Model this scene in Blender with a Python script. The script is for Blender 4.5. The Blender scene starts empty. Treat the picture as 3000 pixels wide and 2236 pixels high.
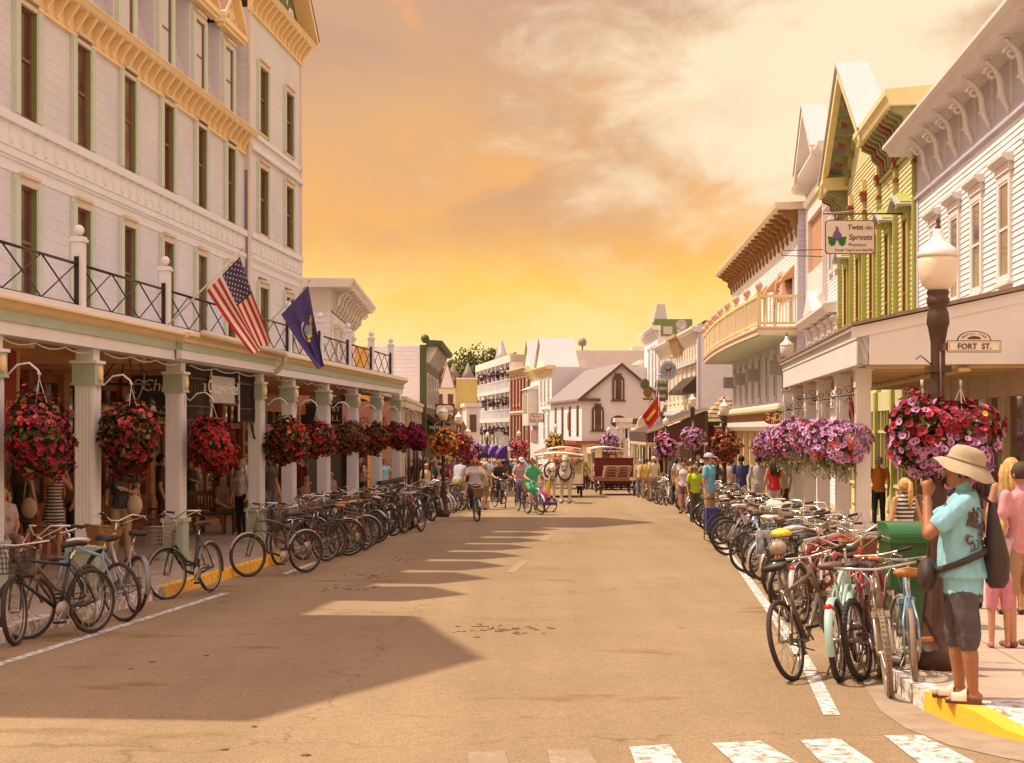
import bpy,bmesh,math,random
import numpy as np
from mathutils import Vector,Matrix
from math import sin,cos,pi,radians as rad
scene=bpy.context.scene
C=scene.collection
# ------------------------------------------------------------------ camera, sky, sun, exposure
FP,CX,HY,H=4500.0,1500.0,1260.0,1.79
SLOPE=0.0193
cam=bpy.data.cameras.new('camera')
cam.sensor_width=36.0
cam.lens=54.0
cam.shift_y=(HY-1118.0)/3000.0
cam.clip_start=0.1
cam.clip_end=3000.0
camo=bpy.data.objects.new('camera',cam)
C.objects.link(camo)
camo.location=(0,0,H)
camo.rotation_euler=(pi/2,0,0)
scene.camera=camo
SUN_EL,SUN_AZ=59.0,-79.0
sx,sy,sz=sin(rad(SUN_AZ))*cos(rad(SUN_EL)),cos(rad(SUN_AZ))*cos(rad(SUN_EL)),sin(rad(SUN_EL))
sl=bpy.data.lights.new('sun','SUN')
sl.energy=3.6
sl.angle=rad(0.5)
sl.color=(1.0,0.88,0.69)
slo=bpy.data.objects.new('sun',sl)
C.objects.link(slo)
slo.rotation_euler=Vector((-sx,-sy,-sz)).to_track_quat('-Z','Y').to_euler()
scene.view_settings.view_transform='Standard'
scene.view_settings.look='None'
scene.view_settings.gamma=1.0
scene.view_settings.exposure=0.55
scene.cycles.use_denoising=True
scene.cycles.max_bounces=6
scene.cycles.diffuse_bounces=3
scene.cycles.glossy_bounces=3
def srgb(h):
 if not isinstance(h,str):
  return tuple(h)
 h=h.lstrip('#')
 out=[]
 for i in(0,2,4):
  v=int(h[i:i+2],16)/255
  out.append(v/12.92 if v<=.04045 else((v+.055)/1.055)**2.4)
 return tuple(out)
def make_world():
 w=bpy.data.worlds.new('World')
 scene.world=w
 w.use_nodes=True
 nt=w.node_tree
 nt.nodes.clear()
 N=nt.nodes.new
 L=nt.links.new
 def math_(op,a,b=None,clamp=False):
  n=N('ShaderNodeMath')
  n.operation=op
  n.use_clamp=clamp
  for i,v in enumerate((a,b)):
   if v is None:
    continue
   if isinstance(v,(int,float)):
    n.inputs[i].default_value=v
   else:
    L(v,n.inputs[i])
  return n.outputs[0]
 def mix(f,a,b):
  n=N('ShaderNodeMix')
  n.data_type='RGBA'
  for i,v in((0,f),(6,a),(7,b)):
   if isinstance(v,(int,float)):
    n.inputs[i].default_value=v
   elif isinstance(v,tuple):
    n.inputs[i].default_value=(*v,1)
   else:
    L(v,n.inputs[i])
  return n.outputs[2]
 def smooth(v,a,b):
  n=N('ShaderNodeMapRange')
  n.interpolation_type='SMOOTHSTEP'
  L(v,n.inputs[0])
  n.inputs[1].default_value=a
  n.inputs[2].default_value=b
  return n.outputs[0]
 tc=N('ShaderNodeTexCoord').outputs['Generated']
 sep=N('ShaderNodeSeparateXYZ')
 L(tc,sep.inputs[0])
 x,y,z=sep.outputs
 def noise(scale,sx_,sz_,detail=6,rough=.55,dist=0.0,off=0.0):
  m=N('ShaderNodeMapping')
  m.inputs['Scale'].default_value=(sx_,sx_,sz_)
  m.inputs['Location'].default_value=(off,off*.7,off*1.3)
  L(tc,m.inputs[0])
  n=N('ShaderNodeTexNoise')
  n.inputs['Scale'].default_value=scale
  n.inputs['Detail'].default_value=detail
  n.inputs['Roughness'].default_value=rough
  n.inputs['Distortion'].default_value=dist
  L(m.outputs[0],n.inputs['Vector'])
  return n.outputs[0]
 n1=noise(6.0,1.0,1.9,8,.58,.25,1.7)
 n2=noise(13.0,1.0,1.8,9,.6,.3,5.1)
 n3=noise(5.0,1.0,2.0,7,.55,.3,9.3)
 zz=math_('ADD',z,math_('MULTIPLY',math_('SUBTRACT',n1,.5),.105))
 zz=math_('ADD',zz,math_('MULTIPLY',math_('SUBTRACT',n2,.5),.06))
 ramp=N('ShaderNodeValToRGB')
 L(zz,ramp.inputs[0])
 cr=ramp.color_ramp
 stops=[(0.0,'#ffe9b6'),(.035,'#ffe4a4'),(.060,'#ffdc8a'),(.085,'#ffcf6a'),(.112,'#fbbd66'),(.145,'#f0b26e'),(.19,'#e0ad7c'),
(.24,'#d2a583'),(.30,'#c9a086'),(.42,'#cdb4ae'),(1.0,'#d2c6d0')]
 while len(cr.elements)<len(stops):
  cr.elements.new(.5)
 for e,(p,c)in zip(cr.elements,stops):
  e.position=p
  e.color=(*srgb(c),1)
 col=ramp.outputs[0]
 dx=math_('SUBTRACT',x,.175)
 dz=math_('SUBTRACT',z,.215)
 d=math_('SQRT',math_('ADD',math_('MULTIPLY',dx,dx),math_('MULTIPLY',math_('MULTIPLY',dz,dz),2.6)))
 glow=math_('SUBTRACT',1.0,math_('MULTIPLY',d,5.0))
 glow=math_('ADD',glow,math_('MULTIPLY',math_('SUBTRACT',n2,.5),1.7))
 glow=math_('ADD',glow,math_('MULTIPLY',math_('SUBTRACT',n1,.5),.7))
 front=smooth(y,.3,.8)
 g=math_('MULTIPLY',smooth(glow,.0,.75),front)
 col=mix(g,col,srgb('#ffe6c2'))
 lowm=math_('MULTIPLY',smooth(n2,.48,.62),smooth(z,.15,.03))
 col=mix(math_('MULTIPLY',lowm,.75),col,srgb('#ffe29a'))
 dk=math_('MULTIPLY',smooth(n3,.46,.62),smooth(z,.09,.17))
 dk=math_('MULTIPLY',dk,math_('SUBTRACT',1.0,math_('MULTIPLY',g,.7)))
 col=mix(math_('MULTIPLY',dk,.75),col,srgb('#c79f82'))
 tf=math_('MULTIPLY',smooth(noise(16,1.0,1.4,5,.5,.4,3.3),.6,.72),smooth(z,.235,.27))
 col=mix(math_('MULTIPLY',tf,.8),col,srgb('#ffae6a'))
 bg=N('ShaderNodeBackground')
 L(col,bg.inputs[0])
 st=math_('ADD',math_('MULTIPLY',smooth(z,.30,.55),1.02),.735)
 st=math_('ADD',st,math_('MULTIPLY',smooth(y,.3,-.3),.40))
 L(st,bg.inputs[1])
 sky=N('ShaderNodeTexSky')
 sky.sky_type='NISHITA'
 sky.sun_disc=False
 sky.sun_elevation=rad(SUN_EL)
 sky.sun_rotation=rad(SUN_AZ)
 sky.dust_density=3.0
 b2=N('ShaderNodeBackground')
 L(sky.outputs[0],b2.inputs[0])
 b2.inputs[1].default_value=0.05
 ms=N('ShaderNodeMixShader')
 L(smooth(z,.30,.75),ms.inputs[0])
 mm=N('ShaderNodeMath')
 mm.operation='MULTIPLY'
 L(smooth(z,.30,.8),mm.inputs[0])
 mm.inputs[1].default_value=.3
 L(mm.outputs[0],ms.inputs[0])
 L(bg.outputs[0],ms.inputs[1])
 L(b2.outputs[0],ms.inputs[2])
 out=N('ShaderNodeOutputWorld')
 L(ms.outputs[0],out.inputs[0])
make_world()
# ------------------------------------------------------------------ layout helpers
def gz(Y):
 """Road height at distance Y."""
 return-SLOPE*Y if Y<230 else-SLOPE*230
def P(px,py,Y):
 """World point seen at a photo pixel, at distance Y."""
 return Vector(((px-CX)*Y/FP,Y,H+(HY-py)*Y/FP))
def G(px,py,up=0.0):
 """Ground point (up = height of the pavement above the road) seen at a photo pixel."""
 Y=(H-up)*FP/(py-(HY+SLOPE*FP))
 return Vector(((px-CX)*Y/FP,Y,gz(Y)+up))
# ------------------------------------------------------------------ materials
_M={}
def mat(name,col,rough=.6,var=.18,scale=6.0,bump=0.0,bscale=40.0,metal=0.0,spec=.4,kind=None,col2=None,trans=0,sheen=0):
 if name in _M:
  return _M[name]
 m=bpy.data.materials.new(name)
 _M[name]=m
 m.use_nodes=True
 nt=m.node_tree
 N,L=nt.nodes.new,nt.links.new
 b=nt.nodes['Principled BSDF']
 c=srgb(col)
 b.inputs['Roughness'].default_value=rough
 b.inputs['Metallic'].default_value=metal
 b.inputs['Specular IOR Level'].default_value=spec
 if trans:
  b.inputs['Transmission Weight'].default_value=trans
 tc=N('ShaderNodeTexCoord').outputs['Object']
 n=N('ShaderNodeTexNoise')
 n.inputs['Scale'].default_value=scale
 n.inputs['Detail'].default_value=6
 n.inputs['Roughness'].default_value=.6
 L(tc,n.inputs['Vector'])
 r=N('ShaderNodeValToRGB')
 r.color_ramp.elements[0].position=.32
 r.color_ramp.elements[1].position=.68
 a=tuple(max(0,v*(1-var))for v in c)
 z=srgb(col2)if col2 else tuple(min(1,v*(1+var*.6))for v in c)
 r.color_ramp.elements[0].color=(*a,1)
 r.color_ramp.elements[1].color=(*z,1)
 L(n.outputs[0],r.inputs[0])
 L(r.outputs[0],b.inputs['Base Color'])
 if bump:
  bn=N('ShaderNodeTexNoise')
  bn.inputs['Scale'].default_value=bscale
  bn.inputs['Detail'].default_value=4
  L(tc,bn.inputs['Vector'])
  bp=N('ShaderNodeBump')
  bp.inputs['Strength'].default_value=bump
  bp.inputs['Distance'].default_value=.02
  L(bn.outputs[0],bp.inputs['Height'])
  L(bp.outputs[0],b.inputs['Normal'])
 return m
def glass_mat(name,col,rough=.06,var=.5):
 """Window pane: dark, mirror-like, slightly wavy."""
 m=mat(name,col,rough,var,1.3,.04,3.0,0,.8)
 return m
# ------------------------------------------------------------------ mesh builder
class MB:
 def __init__(s,sg=1):
  s.v,s.f,s.m,s.s=[],[],[],[]
  s.mi,s.sg,s.T=0,sg,None
 def add(s,vs,fs,smooth=False,mi=None):
  o=len(s.v)
  if s.T is not None:
   vs=[s.T@Vector(v)for v in vs]
  s.v.extend([tuple(v)for v in vs])
  mi=s.mi if mi is None else mi
  for f in fs:
   s.f.append(tuple(i+o for i in f))
   s.m.append(mi)
   s.s.append(smooth)
  return s
 def box(s,x0,x1,y0,y1,z0,z1,mi=None):
  return s.add([(x0,y0,z0),(x1,y0,z0),(x1,y1,z0),(x0,y1,z0),(x0,y0,z1),(x1,y0,z1),(x1,y1,z1),(x0,y1,z1)],[(0,3,2,1),(4,5,6,7),(0,1,5,4),(1,2,6,5),(2,3,7,6),(3,0,4,7)],False,mi)
 def fb(s,u0,u1,o0,o1,z0,z1,mi=None):
  """Box in facade coordinates: u along the street, o outwards, z up."""
  a,b=o0*s.sg,o1*s.sg
  return s.box(u0,u1,min(a,b),max(a,b),z0,z1,mi)
 def fp(s,pts,u0,u1,mi=None,smooth=False):
  """Profile (o, z) swept along u."""
  n=len(pts)
  vs=[(u0,o*s.sg,z)for o,z in pts]+[(u1,o*s.sg,z)for o,z in pts]
  fs=[(i,(i+1)%n,n+(i+1)%n,n+i)for i in range(n)]+[tuple(range(n)),tuple(range(2*n-1,n-1,-1))]
  return s.add(vs,fs,smooth,mi)
 def fo(s,pts,o0,o1,mi=None):
  """Outline (u, z) in the facade plane, thick from o0 to o1."""
  n=len(pts)
  vs=[(u,o0*s.sg,z)for u,z in pts]+[(u,o1*s.sg,z)for u,z in pts]
  fs=[(i,(i+1)%n,n+(i+1)%n,n+i)for i in range(n)]+[tuple(range(n)),tuple(range(2*n-1,n-1,-1))]
  return s.add(vs,fs,False,mi)
 def prism(s,pts,vec,mi=None,smooth=False):
  n=len(pts)
  pts=[Vector(p)for p in pts]
  vec=Vector(vec)
  fs=[(i,(i+1)%n,n+(i+1)%n,n+i)for i in range(n)]+[tuple(range(n)),tuple(range(2*n-1,n-1,-1))]
  return s.add(pts+[p+vec for p in pts],fs,smooth,mi)
 def quad(s,a,b,c,d,mi=None):
  return s.add([a,b,c,d],[(0,1,2,3)],False,mi)
 def beam(s,p,q,w,h=None,mi=None):
  h=h or w
  p,q=Vector(p),Vector(q)
  d=(q-p).normalized()
  up=Vector((0,0,1))if abs(d.z)<.95 else Vector((0,1,0))
  a=d.cross(up).normalized()*w/2
  b=a.cross(d).normalized()*h/2
  vs=[p-a-b,p+a-b,p+a+b,p-a+b,q-a-b,q+a-b,q+a+b,q-a+b]
  return s.add(vs,[(0,3,2,1),(4,5,6,7),(0,1,5,4),(1,2,6,5),(2,3,7,6),(3,0,4,7)],False,mi)
 def tube(s,pts,r,n=6,closed=False,mi=None,smooth=True,caps=True,flat=1.0):
  pts=[Vector(p)for p in pts]
  k=len(pts)
  rs=list(r)if isinstance(r,(list,tuple))else[r]*k
  vs,a=[],None
  for i in range(k):
   if closed:
    t=(pts[(i+1)%k]-pts[i-1])
   else:
    t=pts[min(i+1,k-1)]-pts[max(i-1,0)]
   if t.length<1e-9:
    t=Vector((0,0,1))
   t.normalize()
   if a is None:
    a=t.orthogonal().normalized()
   else:
    a=a-t*a.dot(t)
    if a.length<1e-6:
     a=t.orthogonal()
    a.normalize()
   b=t.cross(a)
   for j in range(n):
    th=2*pi*j/n
    vs.append(pts[i]+a*(rs[i]*cos(th))+b*(rs[i]*sin(th)*flat))
  fs=[]
  for i in range(k if closed else k-1):
   o,p=i*n,((i+1)%k)*n
   for j in range(n):
    fs.append((o+j,o+(j+1)%n,p+(j+1)%n,p+j))
  if caps and not closed:
   fs.append(tuple(range(n-1,-1,-1)))
   fs.append(tuple(range((k-1)*n,k*n)))
  return s.add(vs,fs,smooth,mi)
 def lathe(s,prof,n=16,c=(0,0,0),mi=None,smooth=True,sx=1.0,sy=1.0):
  vs,fs=[],[]
  for r,z in prof:
   for j in range(n):
    th=2*pi*j/n
    vs.append((c[0]+r*cos(th)*sx,c[1]+r*sin(th)*sy,c[2]+z))
  for i in range(len(prof)-1):
   for j in range(n):
    fs.append((i*n+j,i*n+(j+1)%n,(i+1)*n+(j+1)%n,(i+1)*n+j))
  fs.append(tuple(range(n-1,-1,-1)))
  fs.append(tuple(range((len(prof)-1)*n,len(prof)*n)))
  return s.add(vs,fs,smooth,mi)
 def ball(s,c,r,n=12,k=8,mi=None,sc=(1,1,1)):
  prof=[(r*sin(pi*i/k)if 0<i<k else r*.02,-r*cos(pi*i/k))for i in range(k+1)]
  vs=[]
  fs=[]
  for a,z in prof:
   for j in range(n):
    th=2*pi*j/n
    vs.append((c[0]+a*cos(th)*sc[0],c[1]+a*sin(th)*sc[1],c[2]+z*sc[2]))
  for i in range(k):
   for j in range(n):
    fs.append((i*n+j,i*n+(j+1)%n,(i+1)*n+(j+1)%n,(i+1)*n+j))
  return s.add(vs,fs,True,mi)
 def grid(s,fn,nu,nv,mi=None,smooth=True,mifn=None):
  vs=[fn(i/nu,j/nv)for j in range(nv+1)for i in range(nu+1)]
  for j in range(nv):
   for i in range(nu):
    pass
  fs=[(j*(nu+1)+i,j*(nu+1)+i+1,(j+1)*(nu+1)+i+1,(j+1)*(nu+1)+i)for j in range(nv)for i in range(nu)]
  o=len(s.f)
  s.add(vs,fs,smooth,mi)
  if mifn:
   for k in range(len(fs)):
    s.m[o+k]=mifn((k%nu+.5)/nu,(k//nu+.5)/nv)
  return s
 def build(s,name,mats,parent=None,loc=None,rotz=None,recalc=True):
  me=bpy.data.meshes.new(name)
  me.from_pydata(s.v,[],s.f)
  me.polygons.foreach_set('material_index',s.m)
  me.polygons.foreach_set('use_smooth',s.s)
  for m in(mats if isinstance(mats,(list,tuple))else[mats]):
   me.materials.append(m)
  me.update()
  if recalc:
   bm=bmesh.new()
   bm.from_mesh(me)
   bmesh.ops.recalc_face_normals(bm,faces=bm.faces)
   bm.to_mesh(me)
   bm.free()
  o=bpy.data.objects.new(name,me)
  C.objects.link(o)
  if parent:
   o.parent=parent
  if loc is not None:
   o.location=loc
  if rotz is not None:
   o.rotation_euler=(0,0,rotz)
  return o
def tag(o,label,cat,group=None):
 o['label']=label
 o['category']=cat
 if group:
  o['group']=group
 return o
def thing(name,label,cat,loc=(0,0,0),rotz=0.0,group=None):
 o=bpy.data.objects.new(name,None)
 o.empty_display_size=.2
 C.objects.link(o)
 o.location=loc
 o.rotation_euler=(0,0,rotz)
 return tag(o,label,cat,group)
def struct(name,mb,mats,kind='structure',recalc=True):
 o=mb.build(name,mats,recalc=recalc)
 o['kind']=kind
 return o
def kids(o):
 return[c for c in KIDS.get(o.name,[])]
def copy_tree(o,parent=None,mats=None,depth=0):
 """Copy a thing with its parts and sub-parts (mesh data shared). mats: {(part name, slot): material} overrides."""
 c=o.copy()
 C.objects.link(c)
 if parent is not None:
  c.parent=parent
 for ch in list(o.children):
  copy_tree(ch,c)
 return c
def recolour(root,pairs):
 """Object-level materials on parts: {material name: new material}."""
 st=[root]
 while st:
  o=st.pop()
  st.extend(o.children)
  if o.type!='MESH':
   continue
  for i,sl_ in enumerate(o.material_slots):
   m=o.data.materials[i]
   if m and m.name in pairs:
    sl_.link='OBJECT'
    sl_.material=pairs[m.name]
class Frame:
 """A building line along the street: base point, heading slope dX/dY, side (+1 right of the street, -1 left)."""
 def __init__(s,X0,Y0,slope,side):
  s.X0,s.Y0,s.k,s.side=X0,Y0,slope,side
  n=math.hypot(slope,1)
  s.d=(slope/n,1/n)
  s.rot=pi/2-math.atan(slope)
  s.z0=gz(Y0)
  s.sg=1 if side>0 else-1
  s.o=(-s.d[1],s.d[0])if side>0 else(s.d[1],-s.d[0])
 def u(s,px,o=0.0):
  """Facade coordinate u of the point of the plane o that is seen at photo column px."""
  q=(px-CX)/FP
  bx,by=s.X0+s.o[0]*o,s.Y0+s.o[1]*o
  return(q*by-bx)/(s.d[0]-q*s.d[1])
 def Y(s,u,o=0.0):
  return s.Y0+s.d[1]*u+s.o[1]*o
 def z(s,px,py,o=0.0):
  Y=s.Y(s.u(px,o),o)
  return H+(HY-py)*Y/FP-s.z0
 def W(s,u,o,z):
  return Vector((s.X0+s.d[0]*u+s.o[0]*o,s.Y0+s.d[1]*u+s.o[1]*o,z+s.z0))
 def thing(s,name,label,cat,group=None):
  return thing(name,label,cat,(s.X0,s.Y0,s.z0),s.rot,group)
 def mb(s):
  return MB(s.sg)
def cut(a,b,holes):
 """Interval [a,b] minus a list of intervals."""
 out,x=[],a
 for h0,h1 in sorted(holes):
  if h1<=x or h0>=b:
   continue
  if h0>x:
   out.append((x,h0))
  x=max(x,h1)
 if x<b:
  out.append((x,b))
 return out
def panel(mb,u0,u1,z0,z1,holes=(),o=0.0,reveal=.15,board=0.0,mi=0,rmi=None,lip=.02):
 """Wall in the plane o with window openings; board > 0 lays lapped clapboards of that height."""
 sg=mb.sg
 zs={z0,z1}
 for h in holes:
  zs|={min(max(h[2],z0),z1),min(max(h[3],z0),z1)}
 if board:
  k=0
  while z0+k*board<z1:
   zs.add(z0+k*board)
   k+=1
 zs=sorted(zs)
 for a,b in zip(zs,zs[1:]):
  if b-a<1e-4:
   continue
  zc=(a+b)/2
  for p,q in cut(u0,u1,[(h[0],h[1])for h in holes if h[2]<zc<h[3]]):
   if board:
    zb=z0+math.floor((zc-z0)/board)*board
    fa,fb_=1-(a-zb)/board,1-(b-zb)/board
    oa,ob=o+lip*fa,o+lip*fb_
    mb.add([(p,oa*sg,a),(q,oa*sg,a),(q,ob*sg,b),(p,ob*sg,b)],[(0,1,2,3)],False,mi)
    if fa>.98:
     mb.add([(p,oa*sg,a),(q,oa*sg,a),(q,o*sg,a),(p,o*sg,a)],[(0,1,2,3)],False,mi)
   else:
    mb.add([(p,o*sg,a),(q,o*sg,a),(q,o*sg,b),(p,o*sg,b)],[(0,1,2,3)],False,mi)
 rm=mi if rmi is None else rmi
 if reveal:
  for h in holes:
   a,b,c,d=h[:4]
   A,B=o*sg,(o-reveal)*sg
   mb.add([(a,A,c),(a,B,c),(a,B,d),(a,A,d),(b,A,c),(b,B,c),(b,B,d),(b,A,d)],[(0,1,2,3),(4,5,6,7),(0,1,5,4),(3,2,6,7)],False,rm)
_FONT={}
def letters(txt,size,M4,material,parent=None,name='lettering',depth=.01,align='CENTER',space=1.0,shear=0.0,bold=0.0):
 """Flat raised lettering; M4 maps the text plane (x right, y up) into the parent's space."""
 cu=bpy.data.curves.new('t','FONT')
 cu.body=txt
 cu.size=size
 cu.align_x=align
 cu.align_y='CENTER'
 cu.extrude=depth/2
 cu.space_character=space
 cu.shear=shear
 cu.offset=bold
 cu.resolution_u=2
 to=bpy.data.objects.new('t',cu)
 C.objects.link(to)
 bpy.context.view_layer.update()
 me=bpy.data.meshes.new_from_object(to.evaluated_get(bpy.context.evaluated_depsgraph_get()))
 bpy.data.objects.remove(to)
 bpy.data.curves.remove(cu)
 me.transform(M4)
 me.materials.clear()
 me.materials.append(material)
 me.name=name
 o=bpy.data.objects.new(name,me)
 C.objects.link(o)
 if parent:
  o.parent=parent
 return o
def face_cam(c,rz=0.0):
 """Matrix for text standing upright, reading towards -Y (turned by rz about z)."""
 return Matrix.Translation(c)@Matrix.Rotation(rz,4,'Z')@Matrix.Rotation(pi/2,4,'X')
# ------------------------------------------------------------------ ground, road, pavements, kerbs, markings
def lerp_poly(pts,y):
 for(y0,x0),(y1,x1)in zip(pts,pts[1:]):
  if y<=y1:
   return x0+(x1-x0)*(y-y0)/(y1-y0)
 return pts[-1][1]
LLINE=[(-5,-6.05),(0,-5.6),(13.5,-4.47),(22.9,-3.62),(35,-2.95),(51.6,-1.98),(80,-1.2),(130,-3.5),(200,-10)]
RLINE=[(10.6,2.22),(13.5,2.59),(17.07,2.95),(23.6,3.59),(35.2,4.69),(48.8,5.69),(77.5,7.7),(100,7.6),(120,4.6),(150,.5),(200,-7)]
def XL(Y):
 return lerp_poly(LLINE,Y)
def XR(Y):
 return lerp_poly(RLINE,Y)
def road_mat():
 m=bpy.data.materials.new('asphalt')
 m.use_nodes=True
 nt=m.node_tree
 N,L=nt.nodes.new,nt.links.new
 b=nt.nodes['Principled BSDF']
 b.inputs['Roughness'].default_value=.9
 b.inputs['Specular IOR Level'].default_value=.15
 tc=N('ShaderNodeTexCoord').outputs['Object']
 def noise(sc,det=5,ro=.55,sxyz=(1,1,1),rot=0):
  mp=N('ShaderNodeMapping')
  mp.inputs['Scale'].default_value=sxyz
  mp.inputs['Rotation'].default_value=(0,0,rot)
  L(tc,mp.inputs[0])
  n=N('ShaderNodeTexNoise')
  n.inputs['Scale'].default_value=sc
  n.inputs['Detail'].default_value=det
  n.inputs['Roughness'].default_value=ro
  L(mp.outputs[0],n.inputs['Vector'])
  return n.outputs[0]
 def ramp(v,stops):
  r=N('ShaderNodeValToRGB')
  while len(r.color_ramp.elements)<len(stops):
   r.color_ramp.elements.new(.5)
  for e,(p,c)in zip(r.color_ramp.elements,stops):
   e.position=p
   e.color=(*c,1)
  L(v,r.inputs[0])
  return r.outputs[0]
 def mixc(mode,f,a,bb):
  n=N('ShaderNodeMix')
  n.data_type='RGBA'
  n.blend_type=mode
  for i,v in((0,f),(6,a),(7,bb)):
   if isinstance(v,(int,float)):
    n.inputs[i].default_value=v
   elif isinstance(v,tuple):
    n.inputs[i].default_value=(*v,1)
   else:
    L(v,n.inputs[i])
  return n.outputs[2]
 base=ramp(noise(.35,6,.6),[(.3,(.266,.182,.100)),(.7,(.314,.218,.123))])
 sp=ramp(noise(55,3,.7),[(.3,(.62,.62,.62)),(.5,(1,1,1)),(.72,(1.28,1.26,1.22))])
 c=mixc('MULTIPLY',1.0,base,sp)
 sp2=ramp(noise(9,6,.7),[(.3,(.9,.89,.88)),(.7,(1.06,1.06,1.06))])
 c=mixc('MULTIPLY',1.0,c,sp2)
 band=ramp(noise(1.0,3,.5,(1.1,.05,1),-.085),[(.33,(.91,.895,.88)),(.67,(1.06,1.06,1.06))])
 c=mixc('MULTIPLY',1.0,c,band)
 st=noise(1.0,7,.62,(.55,1.15,1),.1)
 stf=ramp(st,[(.60,(0,0,0)),(.72,(.85,.85,.85))])
 c=mixc('MIX',stf,c,(.17,.08,.027))
 vo=N('ShaderNodeTexVoronoi')
 vo.feature='DISTANCE_TO_EDGE'
 vo.inputs['Scale'].default_value=.16
 mp=N('ShaderNodeMixRGB')
 wn=N('ShaderNodeTexNoise')
 wn.inputs['Scale'].default_value=1.2
 wn.inputs['Detail'].default_value=5
 L(tc,wn.inputs['Vector'])
 va=N('ShaderNodeVectorMath')
 va.operation='MULTIPLY_ADD'
 L(wn.outputs['Color'],va.inputs[0])
 va.inputs[1].default_value=(1.6,1.6,0)
 L(tc,va.inputs[2])
 L(va.outputs[0],vo.inputs['Vector'])
 ck=ramp(vo.outputs['Distance'],[(.0,(.58,.56,.53)),(.004,(1,1,1))])
 c=mixc('MULTIPLY',.65,c,ck)
 L(c,b.inputs['Base Color'])
 bp=N('ShaderNodeBump')
 bp.inputs['Strength'].default_value=.35
 bp.inputs['Distance'].default_value=.01
 L(noise(70,3,.7),bp.inputs['Height'])
 L(bp.outputs[0],b.inputs['Normal'])
 return m
def paint_mat(name,col,worn,under=(.27,.185,.108),thr=.5,sc=14):
 m=bpy.data.materials.new(name)
 m.use_nodes=True
 nt=m.node_tree
 N,L=nt.nodes.new,nt.links.new
 b=nt.nodes['Principled BSDF']
 b.inputs['Roughness'].default_value=.75
 tc=N('ShaderNodeTexCoord').outputs['Object']
 n=N('ShaderNodeTexNoise')
 n.inputs['Scale'].default_value=sc
 n.inputs['Detail'].default_value=8
 n.inputs['Roughness'].default_value=.7
 L(tc,n.inputs['Vector'])
 r=N('ShaderNodeValToRGB')
 r.color_ramp.elements[0].position=thr-worn
 r.color_ramp.elements[0].color=(*under,1)
 r.color_ramp.elements[1].position=thr-worn+.1
 r.color_ramp.elements[1].color=(*col,1)
 L(n.outputs[0],r.inputs[0])
 L(r.outputs[0],b.inputs['Base Color'])
 return m
ASPHALT=road_mat()
PAINT=paint_mat('road_paint',(.60,.56,.52),.085)
PAINT_FAINT=paint_mat('faded_paint',(.34,.26,.17),-.02)
PAINT_YEL=paint_mat('faded_yellow_paint',(.40,.25,.09),-.02)
KERB_WHITE=paint_mat('kerb_white',(.68,.62,.56),.07,(.32,.22,.15),.5,9)
KERB_YEL=paint_mat('kerb_yellow',(.85,.43,.025),.2,(.5,.36,.2),.5,9)
CONCRETE=mat('concrete',(.40,.30,.21),.9,.14,3.0,.25,60)
GUTTER=mat('gutter_concrete',(.33,.24,.16),.9,.2,5.0,.25,60)
def slab_mat():
 """Pavement: pale concrete with joints between the slabs."""
 m=bpy.data.materials.new('pavement_concrete')
 m.use_nodes=True
 nt=m.node_tree
 N,L=nt.nodes.new,nt.links.new
 b=nt.nodes['Principled BSDF']
 b.inputs['Roughness'].default_value=.88
 tc=N('ShaderNodeTexCoord').outputs['Object']
 mp=N('ShaderNodeMapping')
 mp.inputs['Rotation'].default_value=(0,0,.09)
 L(tc,mp.inputs[0])
 br=N('ShaderNodeTexBrick')
 br.offset=0
 br.inputs['Scale'].default_value=1
 br.inputs['Brick Width'].default_value=1.5
 br.inputs['Row Height'].default_value=1.5
 br.inputs['Mortar Size'].default_value=.012
 br.inputs['Color1'].default_value=(.44,.33,.235,1)
 br.inputs['Color2'].default_value=(.40,.30,.21,1)
 br.inputs['Mortar'].default_value=(.26,.18,.12,1)
 L(mp.outputs[0],br.inputs[0])
 n=N('ShaderNodeTexNoise')
 n.inputs['Scale'].default_value=2.5
 n.inputs['Detail'].default_value=8
 n.inputs['Roughness'].default_value=.65
 L(tc,n.inputs['Vector'])
 r=N('ShaderNodeValToRGB')
 r.color_ramp.elements[0].position=.3
 r.color_ramp.elements[0].color=(.8,.79,.78,1)
 r.color_ramp.elements[1].position=.7
 r.color_ramp.elements[1].color=(1.1,1.1,1.1,1)
 L(n.outputs[0],r.inputs[0])
 x=N('ShaderNodeMix')
 x.data_type='RGBA'
 x.blend_type='MULTIPLY'
 x.inputs[0].default_value=1
 L(br.outputs[0],x.inputs[6])
 L(r.outputs[0],x.inputs[7])
 L(x.outputs[2],b.inputs['Base Color'])
 return m
SLAB=slab_mat()
mb=MB()
ys=[-30,0,230,1800]
xs=[-900,-60,60,900]
for i in range(3):
 for j in range(3):
  a,b_,c_,d_=ys[i],ys[i+1],xs[j],xs[j+1]
  mb.add([(c_,a,gz(a)),(d_,a,gz(a)),(d_,b_,gz(b_)),(c_,b_,gz(b_))],[(0,1,2,3)])
struct('road',mb,ASPHALT,recalc=False)
LK=[(y,XL(y)-.62)for y in(-6,0,6,12,16,20,24,28,32,36,42,48,56,66,80,105,130,165,200)]
RK=[(y,XR(y)+.55)for y in(12.6,14,16,18,21,24,28,32,37,43,50,60,77,100,120,150,200)]
RCORNER=[((14.0,7.6),.13),((7.0,8.0),.13),((5.0,8.35),.10),((4.1,8.75),.05),((3.55,9.2),.02),((3.32,9.5),.02),((3.16,9.85),.055),((3.05,10.15),.125),
((2.97,10.5),.14),((2.93,10.95),.14),((2.93,11.6),.14)]
UP=.14
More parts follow.
